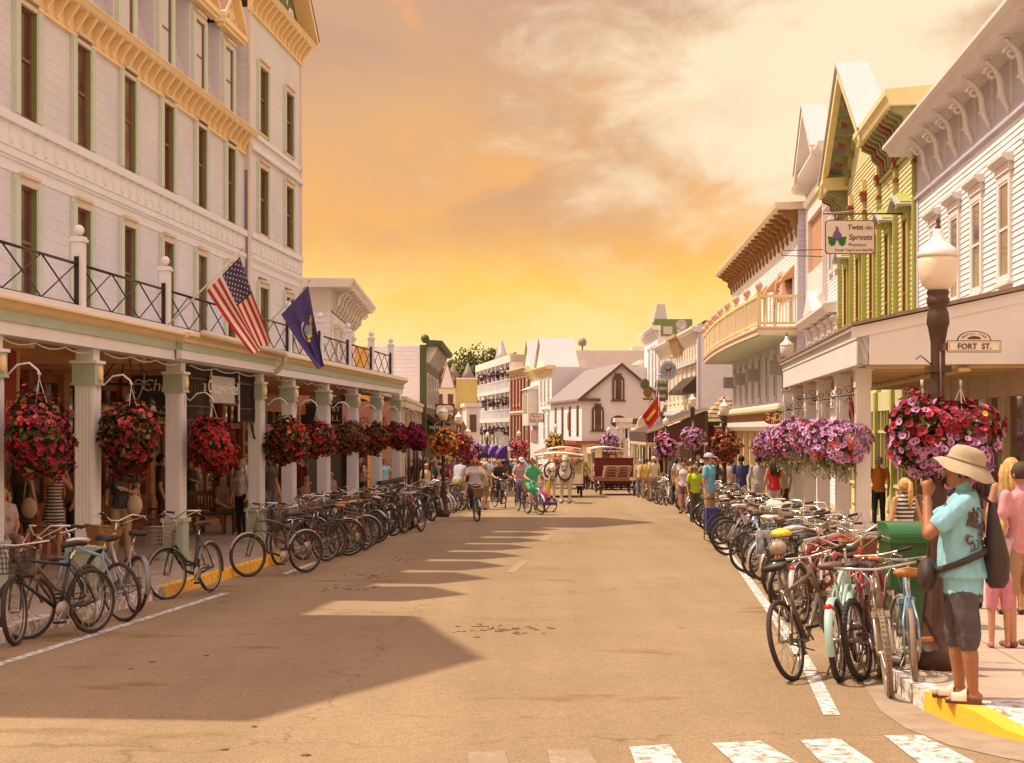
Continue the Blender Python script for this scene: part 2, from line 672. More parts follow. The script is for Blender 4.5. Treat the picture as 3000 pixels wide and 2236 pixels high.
def pavement(name,pts,hs,side,far):
 """pts (x, y) along the kerb; hs kerb heights; side +1/-1 = direction of the pavement."""
 n=len(pts)
 off=[]
 for i in range(n):
  a,b_=Vector(pts[max(i-1,0)]),Vector(pts[min(i+1,n-1)])
  t=(b_-a).normalized()
  off.append(Vector((t.y,-t.x))*side)
 k=MB()
 s_=MB()
 for i in range(n-1):
  q=[]
  for j in(i,i+1):
   p,o,h=Vector(pts[j]),off[j],hs[j]
   z=gz(p.y)
   p1=p+o*.17
   q.append([(p.x,p.y,z-.1),(p.x-o.x*-.012,p.y-o.y*-.012,z+h),(p1.x,p1.y,gz(p1.y)+h),(p1.x,p1.y,gz(p1.y)-.1)])
  A,B=q
  y=(pts[i][1]+pts[i+1][1])/2
  if side>0:
   mi=1 if 9.6<y<10.9 and pts[i][0]<4 else(2 if y<12.5 and y>10.8 else(0 if y<60 else 0))
  else:
   mi=1 if 18.6<y<27 else(2 if y<48 else 0)
  for e in range(3):
   k.add([A[e],B[e],B[e+1],A[e+1]],[(0,1,2,3)],False,mi)
  rows=[]
  for j in(i,i+1):
   p,o,h=Vector(pts[j]),off[j],hs[j]
   r=[]
   for d_,hh in((.17,h),(1.0,UP if h<UP else h),(far[j]if isinstance(far,list)else far,UP)):
    w=p+o*d_
    r.append((w.x,w.y,gz(w.y)+hh))
   rows.append(r)
  for e in range(2):
   wm=1 if(e==0 and side>0 and 8.2<y<10.7 and pts[i][0]<5)else 0
   s_.add([rows[0][e],rows[1][e],rows[1][e+1],rows[0][e+1]],[(0,1,2,3)],False,wm)
 struct('kerb',k,[CONCRETE,KERB_YEL,KERB_WHITE],recalc=False)
 struct(name,s_,[SLAB,PAINT],recalc=False)
pavement('pavement',[(x,y)for y,x in LK],[UP]*len(LK),-1,40)
rp=[p for p,h in RCORNER]+[(x,y)for y,x in RK]
rh=[h for p,h in RCORNER]+[UP]*len(RK)
pavement('pavement',rp,rh,1,[3.0]*2+[2.2,1.8,1.7,1.7,2.0,2.3,2.8,9,40]+[60]*len(RK))
gu=MB()
gp=[(14,7.1),(7,7.45),(5,7.8),(4.0,8.2),(3.35,8.7),(2.95,9.2),(2.74,9.6),(2.62,10.2),(2.62,10.9),(2.75,11.9),(2.86,12.6)]
gi=[(14,7.7),(7,8.1),(5,8.42),(4.15,8.8),(3.6,9.25),(3.36,9.53),(3.2,9.87),(3.06,10.3),(2.97,10.9),(2.97,11.6),(2.97,12.6)]
for i in range(len(gp)-1):
 q=[gp[i],gi[i],gi[i+1],gp[i+1]]
 gu.add([(x,y,gz(y)+.004)for x,y in q],[(0,1,2,3)])
struct('gutter',gu,GUTTER,recalc=False)
def strip(fn,w,ya,yb,n,mname,mt,up=.004):
 m_=MB()
 for i in range(n):
  a,b_=ya+(yb-ya)*i/n,ya+(yb-ya)*(i+1)/n
  m_.add([(fn(a)-w/2,a,gz(a)+up),(fn(a)+w/2,a,gz(a)+up),(fn(b_)+w/2,b_,gz(b_)+up),(fn(b_)-w/2,b_,gz(b_)+up)],[(0,1,2,3)])
 return struct(mname,m_,mt,recalc=False)
strip(XL,.11,6,20.6,30,'road_marking',PAINT)
strip(XL,.11,24.0,70,60,'road_marking',PAINT)
strip(XR,.115,10.75,77,90,'road_marking',PAINT)
cw=MB()
for tl,tr,br,bl,mi in[((1604,2200),(1720,2197),(1752,2240),(1612,2240),1),((1844,2191),(1960,2183),(2000,2240),(1862,2240),0),
((2085,2180),(2227,2173),(2343,2240),(2152,2240),0),((2343,2171),(2457,2165),(2565,2240),(2410,2240),0),
((2590,2157),(2704,2156),(2865,2240),(2695,2240),0),((1370,2206),(1480,2203),(1490,2240),(1372,2240),1)]:
 q=[G(*tl),G(*tr),G(*br),G(*bl)]
 d1,d2=(q[2]-q[1]),(q[3]-q[0])
 q[2]=q[1]+d1*(2.2/max(.3,d1.length))
 q[3]=q[0]+d2*(2.2/max(.3,d2.length))
 cw.add([(v.x,v.y,gz(v.y)+.006)for v in q],[(0,1,2,3)],False,mi)
struct('crosswalk',cw,[PAINT,PAINT_FAINT],recalc=False)
cl=MB()
for a,b_,w in[((1495,1678),(1540,1643),.07),((1590,1585),(1612,1562),.1),((1655,1500),(1668,1488),.1)]:
 p,q=G(*a),G(*b_)
 cl.add([(p.x-w,p.y,gz(p.y)+.004),(p.x+w,p.y,gz(p.y)+.004),(q.x+w,q.y,gz(q.y)+.004),(q.x-w,q.y,gz(q.y)+.004)],[(0,1,2,3)])
struct('lane_marking',cl,PAINT_YEL,recalc=False)
du=MB()
rr=random.Random(4)
for px,py,n in[(1440,1848,40),(1075,1690,16),(990,1725,18),(1530,1842,10),(768,2178,3),(430,1945,3),(1170,1640,12),(1660,1590,8)]:
 c_=G(px,py)
 for _ in range(n):
  x,y=c_.x+rr.gauss(0,.20),c_.y+rr.gauss(0,.30)
  r=rr.uniform(.008,.022)
  du.ball((x,y,gz(y)+.003),r,6,4,None,(rr.uniform(.8,2.2),rr.uniform(.8,2.0),.35))
struct('horse_dirt',du,mat('dung',(.17,.085,.035),.95,.35,30),'stuff',recalc=False)
# ------------------------------------------------------------------ left side: the hotel
WHT=mat('white_paint',(.72,.69,.71),.6,.06,2.0,.06,12)
WHT2=mat('white_trim',(.76,.73,.74),.5,.05,3.0)
GRN=mat('pale_green_trim',(.40,.47,.35),.55,.08,3.0)
GRNC=mat('window_casing_green',(.55,.60,.49),.55,.08,3.0)
GRND=mat('olive_reveal',(.21,.22,.09),.6,.1,3.0)
YEL=mat('buff_trim',(.84,.62,.34),.5,.08,2.5)
GLS=glass_mat('dark_pane',(.10,.045,.028),.12,.35)
SASH=mat('brown_sash',(.22,.10,.065),.5,.15,6)
SHIN=mat('roof_shingle',(.25,.12,.075),.85,.35,9,.4,30)
IRON=mat('iron',(.035,.017,.013),.45,.2,10,0,40,.3)
WOODRED=mat('red_brown_wood',(.36,.095,.028),.5,.3,5)
WOODOR=mat('orange_wood',(.56,.24,.085),.5,.25,5)
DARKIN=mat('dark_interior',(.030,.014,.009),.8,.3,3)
CEIL=mat('porch_ceiling',(.62,.34,.16),.7,.12,3)
def stone_mat():
 """White-painted pressed-metal siding that imitates rough stone blocks."""
 m=bpy.data.materials.new('pressed_siding')
 m.use_nodes=True
 nt=m.node_tree
 N,L=nt.nodes.new,nt.links.new
 b=nt.nodes['Principled BSDF']
 b.inputs['Roughness'].default_value=.6
 tc=N('ShaderNodeTexCoord').outputs['Object']
 mp=N('ShaderNodeMapping')
 mp.inputs['Rotation'].default_value=(pi/2,0,0)
 L(tc,mp.inputs[0])
 br=N('ShaderNodeTexBrick')
 br.inputs['Scale'].default_value=1
 br.inputs['Brick Width'].default_value=.42
 br.inputs['Row Height'].default_value=.21
 br.inputs['Mortar Size'].default_value=.018
 br.inputs['Mortar Smooth'].default_value=.6
 L(mp.outputs[0],br.inputs[0])
 n=N('ShaderNodeTexNoise')
 n.inputs['Scale'].default_value=9
 n.inputs['Detail'].default_value=5
 L(tc,n.inputs['Vector'])
 sb=N('ShaderNodeMath')
 sb.operation='MULTIPLY_ADD'
 L(br.outputs['Fac'],sb.inputs[0])
 sb.inputs[1].default_value=-.55
 L(n.outputs[0],sb.inputs[2])
 bp=N('ShaderNodeBump')
 bp.inputs['Strength'].default_value=.55
 bp.inputs['Distance'].default_value=.03
 L(sb.outputs[0],bp.inputs['Height'])
 L(bp.outputs[0],b.inputs['Normal'])
 n2=N('ShaderNodeTexNoise')
 n2.inputs['Scale'].default_value=.8
 n2.inputs['Detail'].default_value=6
 L(tc,n2.inputs['Vector'])
 r=N('ShaderNodeValToRGB')
 r.color_ramp.elements[0].position=.3
 r.color_ramp.elements[0].color=(.61,.58,.61,1)
 r.color_ramp.elements[1].position=.7
 r.color_ramp.elements[1].color=(.70,.67,.69,1)
 L(n2.outputs[0],r.inputs[0])
 L(r.outputs[0],b.inputs['Base Color'])
 return m
STONE=stone_mat()
DH,DC=11.0,7.7
HF=Frame(-DH+.0844*30,30.0,.0844,-1)
OC=(DH-DC)/math.sqrt(1+.0844**2)
hz0=HF.z0
def hz(zabs):
 return zabs-hz0
uT0,uT1=HF.u(716),HF.u(870)
uN1=uT0-36.0+0.0
hotel=HF.thing('hotel','long white hotel with green window casings, buff cornice, dormers and a two storey porch','hotel')
ZR3=(hz(7.29),hz(9.48))
ZR2=(hz(3.95),hz(6.29))
ZC0,ZC1=hz(9.52),hz(10.02)
wpx=[34,205,344,464,566.5,654]
wu=[HF.u(p)for p in wpx]
step=(wu[-1]-wu[0])/5
wu=[wu[0]+step*i for i in range(-3,6)]
WW=1.28
CAS=.27
holes=[]
for u in wu:
 for a,b in(ZR3,ZR2):
  holes.append((u+CAS,u+WW-CAS,a+.05,b-.14))
tw=[HF.u(739),HF.u(818)]
TW=HF.u(775)-HF.u(739)
th=[]
TR4=(hz(10.23),hz(12.3))
for u in tw:
 for a,b in(TR4,(hz(7.35),hz(9.45)),ZR2):
  th.append((u+.22,u+TW-.22,a+.05,b-.14))
u0=wu[0]-1.0
w=HF.mb()
panel(w,u0,uT0,hz(3.0),hz(6.3),holes,0,.09)
panel(w,u0,uT0,hz(7.0),ZC0,holes,0,.09)
panel(w,uT0,uT1,hz(3.0),hz(13.5),th,.12,.09)
w.fb(uT0,uT0+.02,-6,.12,hz(9),hz(13.5))
w.fb(uT1-.02,uT1,-9,.115,-1,hz(13.5))
w.fb(u0,uT1,-9.2,-9,-1,hz(10))
hw=w.build('wall',STONE,hotel)
f=HF.mb()
for a,b,o in((uT0+.12,uT1,.12),(u0,uT0,.0)):
 f.fb(a,b,o-.02,o+.10,hz(7.14),hz(7.30))
 f.fb(a,b,o-.02,o+.035,hz(6.66),hz(7.14))
 f.fb(a,b,o-.02,o+.075,hz(6.56),hz(6.66))
 f.fb(a,b,o-.02,o+.045,hz(6.50),hz(6.56))
 f.fb(a,b,o-.02,o+.02,hz(6.3),hz(6.50))
f.fb(uT0+.12,uT1,.1,.22,hz(9.6),hz(9.75))
f.fb(uT0+.12,uT1,.1,.17,hz(10.02),hz(10.14))
fr=f.build('frieze',WHT2,hotel)
for s_a,s_b in((HF.u(-60),uT0-.35),(uT0+.1,uT1-.45)):
 sc=HF.mb()
 uu=s_a
 sc.tube([(s_a-.05,HF.sg*(.04 if s_a<uT0 else .16),hz(6.73)),(s_b+.3,HF.sg*(.04 if s_a<uT0 else .16),hz(6.73))],.016,4)
 while uu<s_b:
  o=.04 if uu<uT0 else .16
  sg=HF.sg
  pts=[]
  for k in range(14):
   th_=k/13*4.6
   r_=.19-.032*th_
   pts.append((uu+.2+r_*cos(th_+1.2),sg*o,hz(6.90)+r_*1.15*sin(th_+1.2)))
  sc.tube(pts,.022,5)
  sc.tube([(uu-.02,sg*o,hz(6.72)),(uu+.1,sg*o,hz(6.8)),(uu+.13,sg*o,hz(7.02))],.018,4)
  uu+=.52
 sc.build('scrollwork',WHT2,fr)
def hotel_window(z0,z1,ww,cas,reveal=.09):
 """Template: casing, olive reveal liner, sashes and pane; local origin at the casing's near bottom corner on the wall plane."""
 m=HF.mb()
 hgt=z1-z0
 for a in(0.0,ww-cas):
  m.fb(a,a+cas,0,.055,0,hgt-.02,0)
  m.fb(a+.03,a+cas-.03,.05,.075,.06,hgt-.1,0)
 m.fb(cas-.015,ww-cas+.015,0,.07,hgt-.16,hgt,1)
 m.fb(cas-.04,ww-cas+.04,0,.12,hgt-.02,hgt+.04,1)
 m.fb(-.02,ww+.02,-.01,.03,-.01,.05,1)
 m.fb(cas+.001,cas+.018,-reveal+.03,.045,.05,hgt-.15,2)
 m.fb(ww-cas-.018,ww-cas-.001,-reveal+.03,.045,.05,hgt-.15,2)
 fr_=m.build('window',[GRNC,YEL2,GRND])
 g=HF.mb()
 a,b=cas+.01,ww-cas-.01
 g.fb(a,b,-reveal-.02,-reveal+.02,.05,hgt-.14)
 s=HF.mb()
 for p,q in((a,a+.06),(b-.06,b)):
  s.fb(p,q,-reveal+.02,-reveal+.06,.05,hgt-.14)
 for z in(.05,hgt*.5,hgt-.20):
  s.fb(a+.06,b-.06,-reveal+.02,-reveal+.055,z,z+.06)
 return fr_,g.build('pane',GLS,fr_),s.build('sash',SASH,fr_)
PEACH=mat('peach_trim',(.74,.60,.50),.5,.08,3)
YEL2=mat('cream_trim',(.66,.53,.38),.5,.08,3)
def place_window(tmpl,parent,u,o,z,first):
 t=tmpl[0]
 if not first:
  c=t.copy()
  C.objects.link(c)
  for ch in tmpl[1:]:
   d=ch.copy()
   C.objects.link(d)
   d.parent=c
  t=c
 t.parent=parent
 t.location=(u,o*HF.sg,z)
t3=hotel_window(*ZR3,WW,CAS)
t2=hotel_window(*ZR2,WW,CAS)
for i,u in enumerate(wu[2:]):
 place_window(t3,hotel,u,0,ZR3[0],i==0)
 place_window(t2,hotel,u,0,ZR2[0],i==0)
tt=hotel_window(*TR4,TW,.22)
k=0
for u in tw:
 for z in(TR4[0],hz(7.35),ZR2[0]):
  place_window(tt,hotel,u,.12,z,k==0)
  k+=1
for i_,o_ in enumerate([o for o in C.objects if o.name.split('.')[0]=='pane']):
 if i_%5 in(1,4):
  o_.material_slots[0].link='OBJECT'
  o_.material_slots[0].material=glass_mat('curtained_pane',(.26,.17,.12),.2,.6)if i_%5==1 else glass_mat('mid_pane',(.16,.085,.055),.1,.6)
def cornice(mb_,a,b,z0,z1,o0,o1,stepb,crown=.13,bw=.09):
 h=z1-z0
 mb_.fp([(o0,z0),(o0+.07,z0),(o0+.07,z0+.06),(o0+.03,z0+.07),(o0+.03,z1-crown-.02),(o0,z1-crown-.02)],a,b)
 mb_.fp([(o0,z1-crown),(o1-.1,z1-crown),(o1-.06,z1-crown*.7),(o1-.03,z1-crown*.35),(o1,z1-crown*.2),(o1,z1),(o0-.2,z1+.02),(o0-.2,z1-crown)],a,b)
 u=a+.05
 while u<b-bw:
  mb_.fp([(o0+.03,z0+.07),(o0+.09,z0+.08),(o0+.12,z0+h*.3),(o1-.12,z1-crown-.04),(o1-.12,z1-crown),(o0+.03,z1-crown)],u,u+bw)
  u+=stepb
cn=HF.mb()
cornice(cn,u0,uT0+.1,ZC0-.12,ZC1,0,.42,.50)
cornice(cn,uT0-.12,uT1+.22,hz(13.4),hz(14.1),.12,.60,.50)
cb0=HF.mb()
cb0.fb(uT0-.02,uT0+.12,.1,.17,hz(3.4),hz(13.4))
cb0.build('corner_board',PEACH,hotel)
cb0=HF.mb()
cb0.fb(uT1-.12,uT1+.03,.1,.17,hz(3.4),hz(13.4))
cb0.build('corner_board',PEACH,hotel)
cnb=cn.build('cornice',YEL,hotel)
mr=HF.mb()
mr.fp([(.0,ZC1+.01),(-.9,hz(13.0)),(-9,hz(13.3)),(-9,ZC1+.01)],u0,uT0)
mr.build('roof',mat('slate_paint',(.46,.40,.43),.7,.12,5,.3,9),hotel)
def dormer():
 m=HF.mb()
 hh=2.45
 m.fb(-.12,WW+.12,-1.6,-.06,0,hh)
 d=m.build('dormer',mat('dormer_white',(.62,.57,.61),.6,.06,4,.15,14))
 t=hotel_window(0,2.1,WW,CAS,.05)
 t[0].parent=d
 t[0].location=(0,-.06*HF.sg,.02)
 g=HF.mb()
 cu=WW/2
 g.fo([(-.42,hh),(WW+.42,hh),(WW+.42,hh+.12),(cu,hh+1.15),(-.42,hh+.12)],-.06,.0,0)
 for s_ in(-1,1):
  e=cu+s_*(cu+.5)
  g.fo([(e,hh+.02),(cu,hh+1.12),(cu,hh+1.30),(e,hh+.2)],-.1,.2,0)
 g.fb(-.5,WW+.5,-.1,.2,hh-.06,hh+.07,0)
 g.fb(-.45,WW+.45,-.05,.14,hh-.16,hh-.06,0)
 for s_ in(-1,1):
  e=cu+s_*(cu+.46)
  g.fo([(e,hh+.2),(cu,hh+1.30),(cu,hh+1.34),(e,hh+.24)],-2.4,.18,1)
 for cx,cz,r in((cu-.28,hh+.3,.16),(cu+.28,hh+.3,.16),(cu,hh+.62,.16)):
  g.tube([(cx+(r-.02*k)*cos(k*.7),.02*HF.sg,cz+(r-.02*k)*sin(k*.7))for k in range(7)],.022,4,mi=2)
 g.build('pediment',[YEL,SHIN,WHT2],d)
 return d
dm=dormer()
for ch in list(dm.children):
 for g2 in list(ch.children):
  g2.parent=dm
  g2.location=ch.location
for i,u in enumerate(wu[1:]):
 d_=dm if i==0 else copy_tree(dm)
 d_.parent=hotel
 d_.location=(u,0,ZC1+.0)
def tower_gable(ua,ub,zb,o):
 g=HF.mb()
 c_=(ua+ub)/2
 hw_=(ub-ua)/2+.2
 ap=zb+hw_*(.72 if ua>u0+9 else .5)
 g.fo([(c_-hw_,zb),(c_+hw_,zb),(c_,ap)],o-.1,o,1)
 for s_ in(-1,1):
  g.fo([(c_+s_*hw_*1.0,zb),(c_,ap+.05),(c_,ap+.42),(c_+s_*hw_*1.03,zb+.12)],o-.05,o+.5,0)
  g.fo([(c_+s_*hw_*1.03,zb+.12),(c_,ap+.42),(c_,ap+.47),(c_+s_*hw_*1.05,zb+.16)],-6.5,o+.52,2)
 for kx in(-1.6,-.8,0,.8,1.6):
  for r0 in(.34,):
   cz=zb+.45+(1.6-abs(kx))*.55
   for sgn in(-1,1):
    g.tube([(c_+kx+sgn*(r0-.035*k)*cos(k*.62-.8),(o+.03)*HF.sg,cz+(r0-.035*k)*sin(k*.62-.8))for k in range(9)],.035,5,mi=3)
 return g
tg=tower_gable(uT0,uT1,hz(14.1),.15)
tg.build('gable',[YEL,mat('green_tympanum',(.13,.15,.05),.6,.15,4),SHIN,WHT2],hotel)
ng=tower_gable(u0-5.2,u0+1.2,hz(14.1),-.85)
ng.fb(u0-5.2,u0+1.2,-6.5,-.88,-1.2,hz(14.1),3)
ng.build('pavilion',[YEL,_M['green_tympanum'],SHIN,STONE],hotel)
# --- porch: ceiling, beam, balcony, columns
ua,ub=HF.u(-420,OC),HF.u(1186,OC+.3)
pz0,pz1=hz(2.91),hz(3.36)
b=HF.mb()
OB=OC+.3
b.fb(ua,ub,OB-.35,OB-.06,pz0,pz0+.16,0)
b.fb(ua,ub,OB-.33,OB-.03,pz0+.16,pz0+.29,1)
b.fp([(OB-.3,pz0+.29),(OB-.02,pz0+.29),(OB+.02,pz0+.32),(OB+.06,pz0+.36),(OB+.12,pz0+.39),(OB+.12,pz0+.42),(OB-.3,pz0+.42)],ua,ub,2)
b.fb(ua,ub+.05,-.1,OB+.09,pz0+.42,pz0+.5,3)
e0,e1=HF.u(522,OB),HF.u(795,OB)
b.fb(e0,e1,OB-.03,OB+.06,pz0+.02,pz0+.16,0)
b.fb(e0,e1,OB-.03,OB+.075,pz0+.16,pz0+.29,1)
b.fp([(OB,pz0+.29),(OB+.1,pz0+.29),(OB+.12,pz0+.34),(OB+.2,pz0+.39),(OB+.2,pz0+.44),(OB,pz0+.44)],e0,e1,2)
beam=b.build('porch_beam',[WHT2,GRN,YEL,WHT2],hotel)
gt=HF.mb()
gt.tube([(HF.u(552,OB),HF.sg*(OB+.25),pz0+.45),(e1+.05,HF.sg*(OB+.25),pz0+.40)],.065,8)
gt.tube([(e1+.05,HF.sg*(OB+.25),pz0+.4),(e1+.1,HF.sg*(OB+.24),pz0+.22),(e1+.1,HF.sg*(OB+.1),pz0+.06),(e1+.08,HF.sg*(OB-.1),pz0-.02)],.05,8)
gt.build('gutter_pipe',YEL2,hotel)
c=HF.mb()
c.fb(ua,ub-.1,0.0,OB-.33,pz0+.1,pz0+.14,0)
u=ua
while u<ub-.5:
 c.fb(u,u+.14,.0,OB-.34,pz0-.08,pz0+.1,0)
 u+=2.2
c.fb(ua,ub,1.1,1.3,pz0-.03,pz0+.1,0)
c.build('porch_ceiling',CEIL,hotel)
cb=HF.mb()
for p0,p1 in((-20,250),(285,505),(540,740),(800,850),(875,950),(975,1030),(1050,1100)):
 a_,b_=HF.u(p0,OC),HF.u(p1,OC)
 n=12
 cb.tube([(a_+(b_-a_)*i/n,HF.sg*(OB-.2),pz0-.03-.05*abs(sin(i/n*pi*3)))for i in range(n+1)],.011,4)
cb.build('cable',WHT2,beam)
CPX=[257,515,751,846,948,1033,1103,1161]
def column(first):
 """Square fluted column with a green capital block and pedestal; origin on the pavement."""
 m=HF.mb()
 hgt=pz0
 return m
cg='fluted columns carrying the hotel porch'
for i,px in enumerate([-35]+CPX):
 uu=HF.u(px,OC)
 Yc=HF.Y(uu,OC)
 zb=gz(Yc)+UP-hz0
 s=HF.sg
 m=HF.mb()
 hw_=.135
 ped=.66 if i!=1 else .42
 m.fb(uu-hw_,uu+hw_,OC-hw_,OC+hw_,zb+ped,pz0-.48,0)
 for kf in range(5):
  q=-hw_+.022+kf*.0485
  m.fb(uu-hw_-.014,uu-hw_+.001,OC+q,OC+q+.03,zb+ped+.08,pz0-.55,0)
  m.fb(uu+q,uu+q+.03,OC+hw_-.001,OC+hw_+.014,zb+ped+.08,pz0-.55,0)
 m.fb(uu-hw_+.01,uu+hw_-.01,OC-hw_+.01,OC+hw_-.01,pz0-.16,pz0-.002,0)
 m.fb(uu-.19,uu+.19,OC-.19,OC+.19,pz0-.20,pz0-.16,0)
 shaft=m.build('column',WHT2,hotel)
 m=HF.mb()
 m.fb(uu-.165,uu+.165,OC-.165,OC+.165,pz0-.48,pz0-.20)
 m.fb(uu-.18,uu+.18,OC-.18,OC+.18,pz0-.50,pz0-.47)
 m.build('capital',GRN,shaft)
 m=HF.mb()
 m.T=Matrix.Translation((uu,s*(OC+.165),pz0-.34))@Matrix.Rotation(pi/2,4,'X')
 m.lathe([(.085,-.03),(.085,.03),(.06,.04),(.03,.05)],16,sx=.8,sy=1.25)
 m.build('rosette',YEL,shaft)
 m=HF.mb()
 m.fb(uu-.17,uu+.17,OC-.17,OC+.17,zb-.3,zb+ped)
 m.fb(uu-.2,uu+.2,OC-.2,OC+.2,zb+ped-.04,zb+ped+.03)
 m.fb(uu-.2,uu+.2,OC-.2,OC+.2,zb-.3,zb+.12)
 m.build('pedestal',GRN,shaft)
RPX=[-140,231,484,844,937,1020,1088,1145]
rz0,rz1=pz0+.52,hz(4.02)
OR_=OC+.12
rp_=[HF.u(p,OR_)for p in RPX]
rail=HF.mb()
sg=HF.sg
for i in range(len(rp_)-1):
 a_,b_=rp_[i]+.09,rp_[i+1]-.09
 n=max(2,round((b_-a_)/1.15))
 rail.tube([(a_,sg*OR_,rz1),(b_,sg*OR_,rz1)],.020,6)
 rail.tube([(a_,sg*OR_,rz0+.04),(b_,sg*OR_,rz0+.04)],.014,5)
 for k in range(n):
  p,q=a_+(b_-a_)*k/n,a_+(b_-a_)*(k+1)/n
  rail.tube([(p,sg*OR_,rz0+.04),(q,sg*OR_,rz1)],.010,5)
  rail.tube([(p,sg*OR_,rz1),(q,sg*OR_,rz0+.04)],.012,5)
rb=rail.build('balcony_railing',IRON,hotel)
for i,uu in enumerate(rp_):
 m=HF.mb()
 m.fb(uu-.075,uu+.075,OR_-.075,OR_+.075,rz0-.04,rz1+.30)
 m.fb(uu-.1,uu+.1,OR_-.1,OR_+.1,rz1+.30,rz1+.34)
 m.fb(uu-.085,uu+.085,OR_-.085,OR_+.085,rz1+.34,rz1+.37)
 m.ball((uu,sg*OR_,rz1+.46),.075,12,8)
 m.fb(uu-.1,uu-.075,OR_-.03,OR_+.03,rz0,rz1+.1,1)
 m.build('balcony_post',[WHT2,IRON],hotel)
# --- ground-floor shop fronts behind the porch
sf=HF.mb()
g0=gz(40)-hz0-.3
SU=[-60,70,175,262,345,430,520,560,640,700,762,830,905]
us=[HF.u(p)for p in SU]
fz=lambda u:gz(HF.Y(u))+UP-hz0
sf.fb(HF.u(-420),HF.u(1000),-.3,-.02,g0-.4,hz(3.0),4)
pn=HF.mb()
pgs=[]
for i in range(len(us)-1):
 a_,b_=us[i],us[i+1]
 z0_=fz(a_)
 mi=[1,1,2,1,1,2,1,2,1,1,2,1][i]
 sf.fb(a_-.13,a_+.13,-.02,.14,z0_-.2,pz0+.1,mi)
 sf.fb(a_+.13,b_-.13,-.02,.07,z0_-.2,z0_+.78,mi)
 sf.fb(a_+.3,b_-.3,.07,.09,z0_+.12,z0_+.62,1)
 sf.fb(a_+.13,b_-.13,-.02,.12,z0_+.78,z0_+.85,mi)
 sf.fb(a_+.13,b_-.13,-.02,.09,z0_+2.45,z0_+2.6,mi)
 sf.fb(a_+.13,b_-.13,-.02,.07,z0_+3.05,pz0+.1,mi)
 mid=(a_+b_)/2
 sf.fb(mid-.035,mid+.035,-.01,.06,z0_+.85,z0_+3.05,mi)
 pn.fb(a_+.13,b_-.13,-.018,.012,z0_+.85,z0_+3.05)
sf.build('shop_front',[WHT2,WOODRED,WOODOR,SASH,DARKIN],hotel)
SHOPG=glass_mat('shop_pane',(.06,.03,.016),.04)
pn.build('shop_window',SHOPG,hotel)
# ------------------------------------------------------------------ right side: shops from the corner away
CLAP=mat('white_clapboard',(.80,.765,.77),.6,.05,2.0,.04,14)
CLAP_G=mat('pale_green_clapboard',(.62,.56,.28),.6,.06,2.0)
LIME=mat('lime_trim',(.42,.41,.11),.55,.08,2.5)
LIMEY=mat('yellow_trim',(.76,.62,.30),.55,.08,2.5)
MAROON=mat('maroon_trim',(.30,.07,.04),.55,.1,3)
OLIVE=mat('olive_bracket',(.26,.25,.10),.55,.1,3)
METROOF=mat('white_metal_roof',(.47,.45,.44),.45,.05,3)
GLS_L=glass_mat('sky_pane',(.24,.17,.13),.05,.5)
GLS_D=glass_mat('brown_pane',(.10,.055,.035),.08,.4)
GREYC=mat('grey_white_clapboard',(.74,.70,.73),.6,.05,2)
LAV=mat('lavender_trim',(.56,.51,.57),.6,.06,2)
PINKISH=mat('pink_trim',(.62,.36,.29),.55,.08,3)
CREAM=mat('cream_paint',(.76,.63,.43),.55,.06,2.5)
BUTTER=mat('butter_yellow',(.78,.60,.29),.55,.06,2.5)
MINT=mat('mint_soffit',(.47,.50,.36),.6,.06,2)
BROWNBR=mat('ochre_bracket',(.30,.14,.045),.6,.12,4)
PORCHW=mat('porch_white',(.74,.67,.62),.55,.05,2)
def sash_window(sg,w,h,cas=.14,hood=0,frame=CLAP,glass=GLS_D,sash=WHT2,mull=1,name='window',sill=True,proj=.07):
 """A double-hung window: casing with sill and hood, pane and sashes; origin at the lower left of the casing."""
 m=MB(sg)
 m.fb(0,cas,-.02,proj,0,h)
 m.fb(w-cas,w,-.02,proj,0,h)
 m.fb(cas,w-cas,-.02,proj,h-cas,h)
 m.fb(cas,w-cas,-.02,proj,0,cas*.7)
 if sill:
  m.fb(-.05,w+.05,-.02,proj+.05,-.06,0)
 if hood==1:
  m.fb(-.04,w+.04,-.02,proj+.03,h,h+.16)
  m.fp([(0,h+.16),(proj+.06,h+.16),(proj+.16,h+.25),(proj+.16,h+.30),(0,h+.34)],-.12,w+.12)
 if hood==2:
  m.fb(-.06,w+.06,-.02,proj+.06,h,h+.12)
  c_=w/2
  m.fo([(-.24,h+.12),(w+.24,h+.12),(w+.24,h+.2),(c_,h+.52),(-.24,h+.2)],-.02,proj+.22)
 f_=m.build(name,frame)
 g=MB(sg)
 g.fb(cas,w-cas,-.01,.030,cas*.7,h-cas)
 s_=MB(sg)
 for p,q in((cas,cas+.05),(w-cas-.05,w-cas)):
  s_.fb(p,q,.030,.058,cas*.7,h-cas)
 for z in(cas*.7,h/2-.03,h-cas-.05):
  s_.fb(cas+.05,w-cas-.05,.030,.056,z,z+.05)
 for k in range(1,mull):
  x=cas+(w-2*cas)*k/mull
  s_.fb(x-.012,x+.012,.030,.05,cas*.7+.05,h-cas-.05)
 return f_,g.build('pane',glass,f_),s_.build('sash',sash,f_)
def put(tmpl,parent,loc,first,rotz=0):
 t=tmpl[0]
 if not first:
  c_=t.copy()
  C.objects.link(c_)
  for ch in tmpl[1:]:
   d=ch.copy()
   C.objects.link(d)
   d.parent=c_
  t=c_
 t.parent=parent
 t.location=loc
 t.rotation_euler=(0,0,rotz)
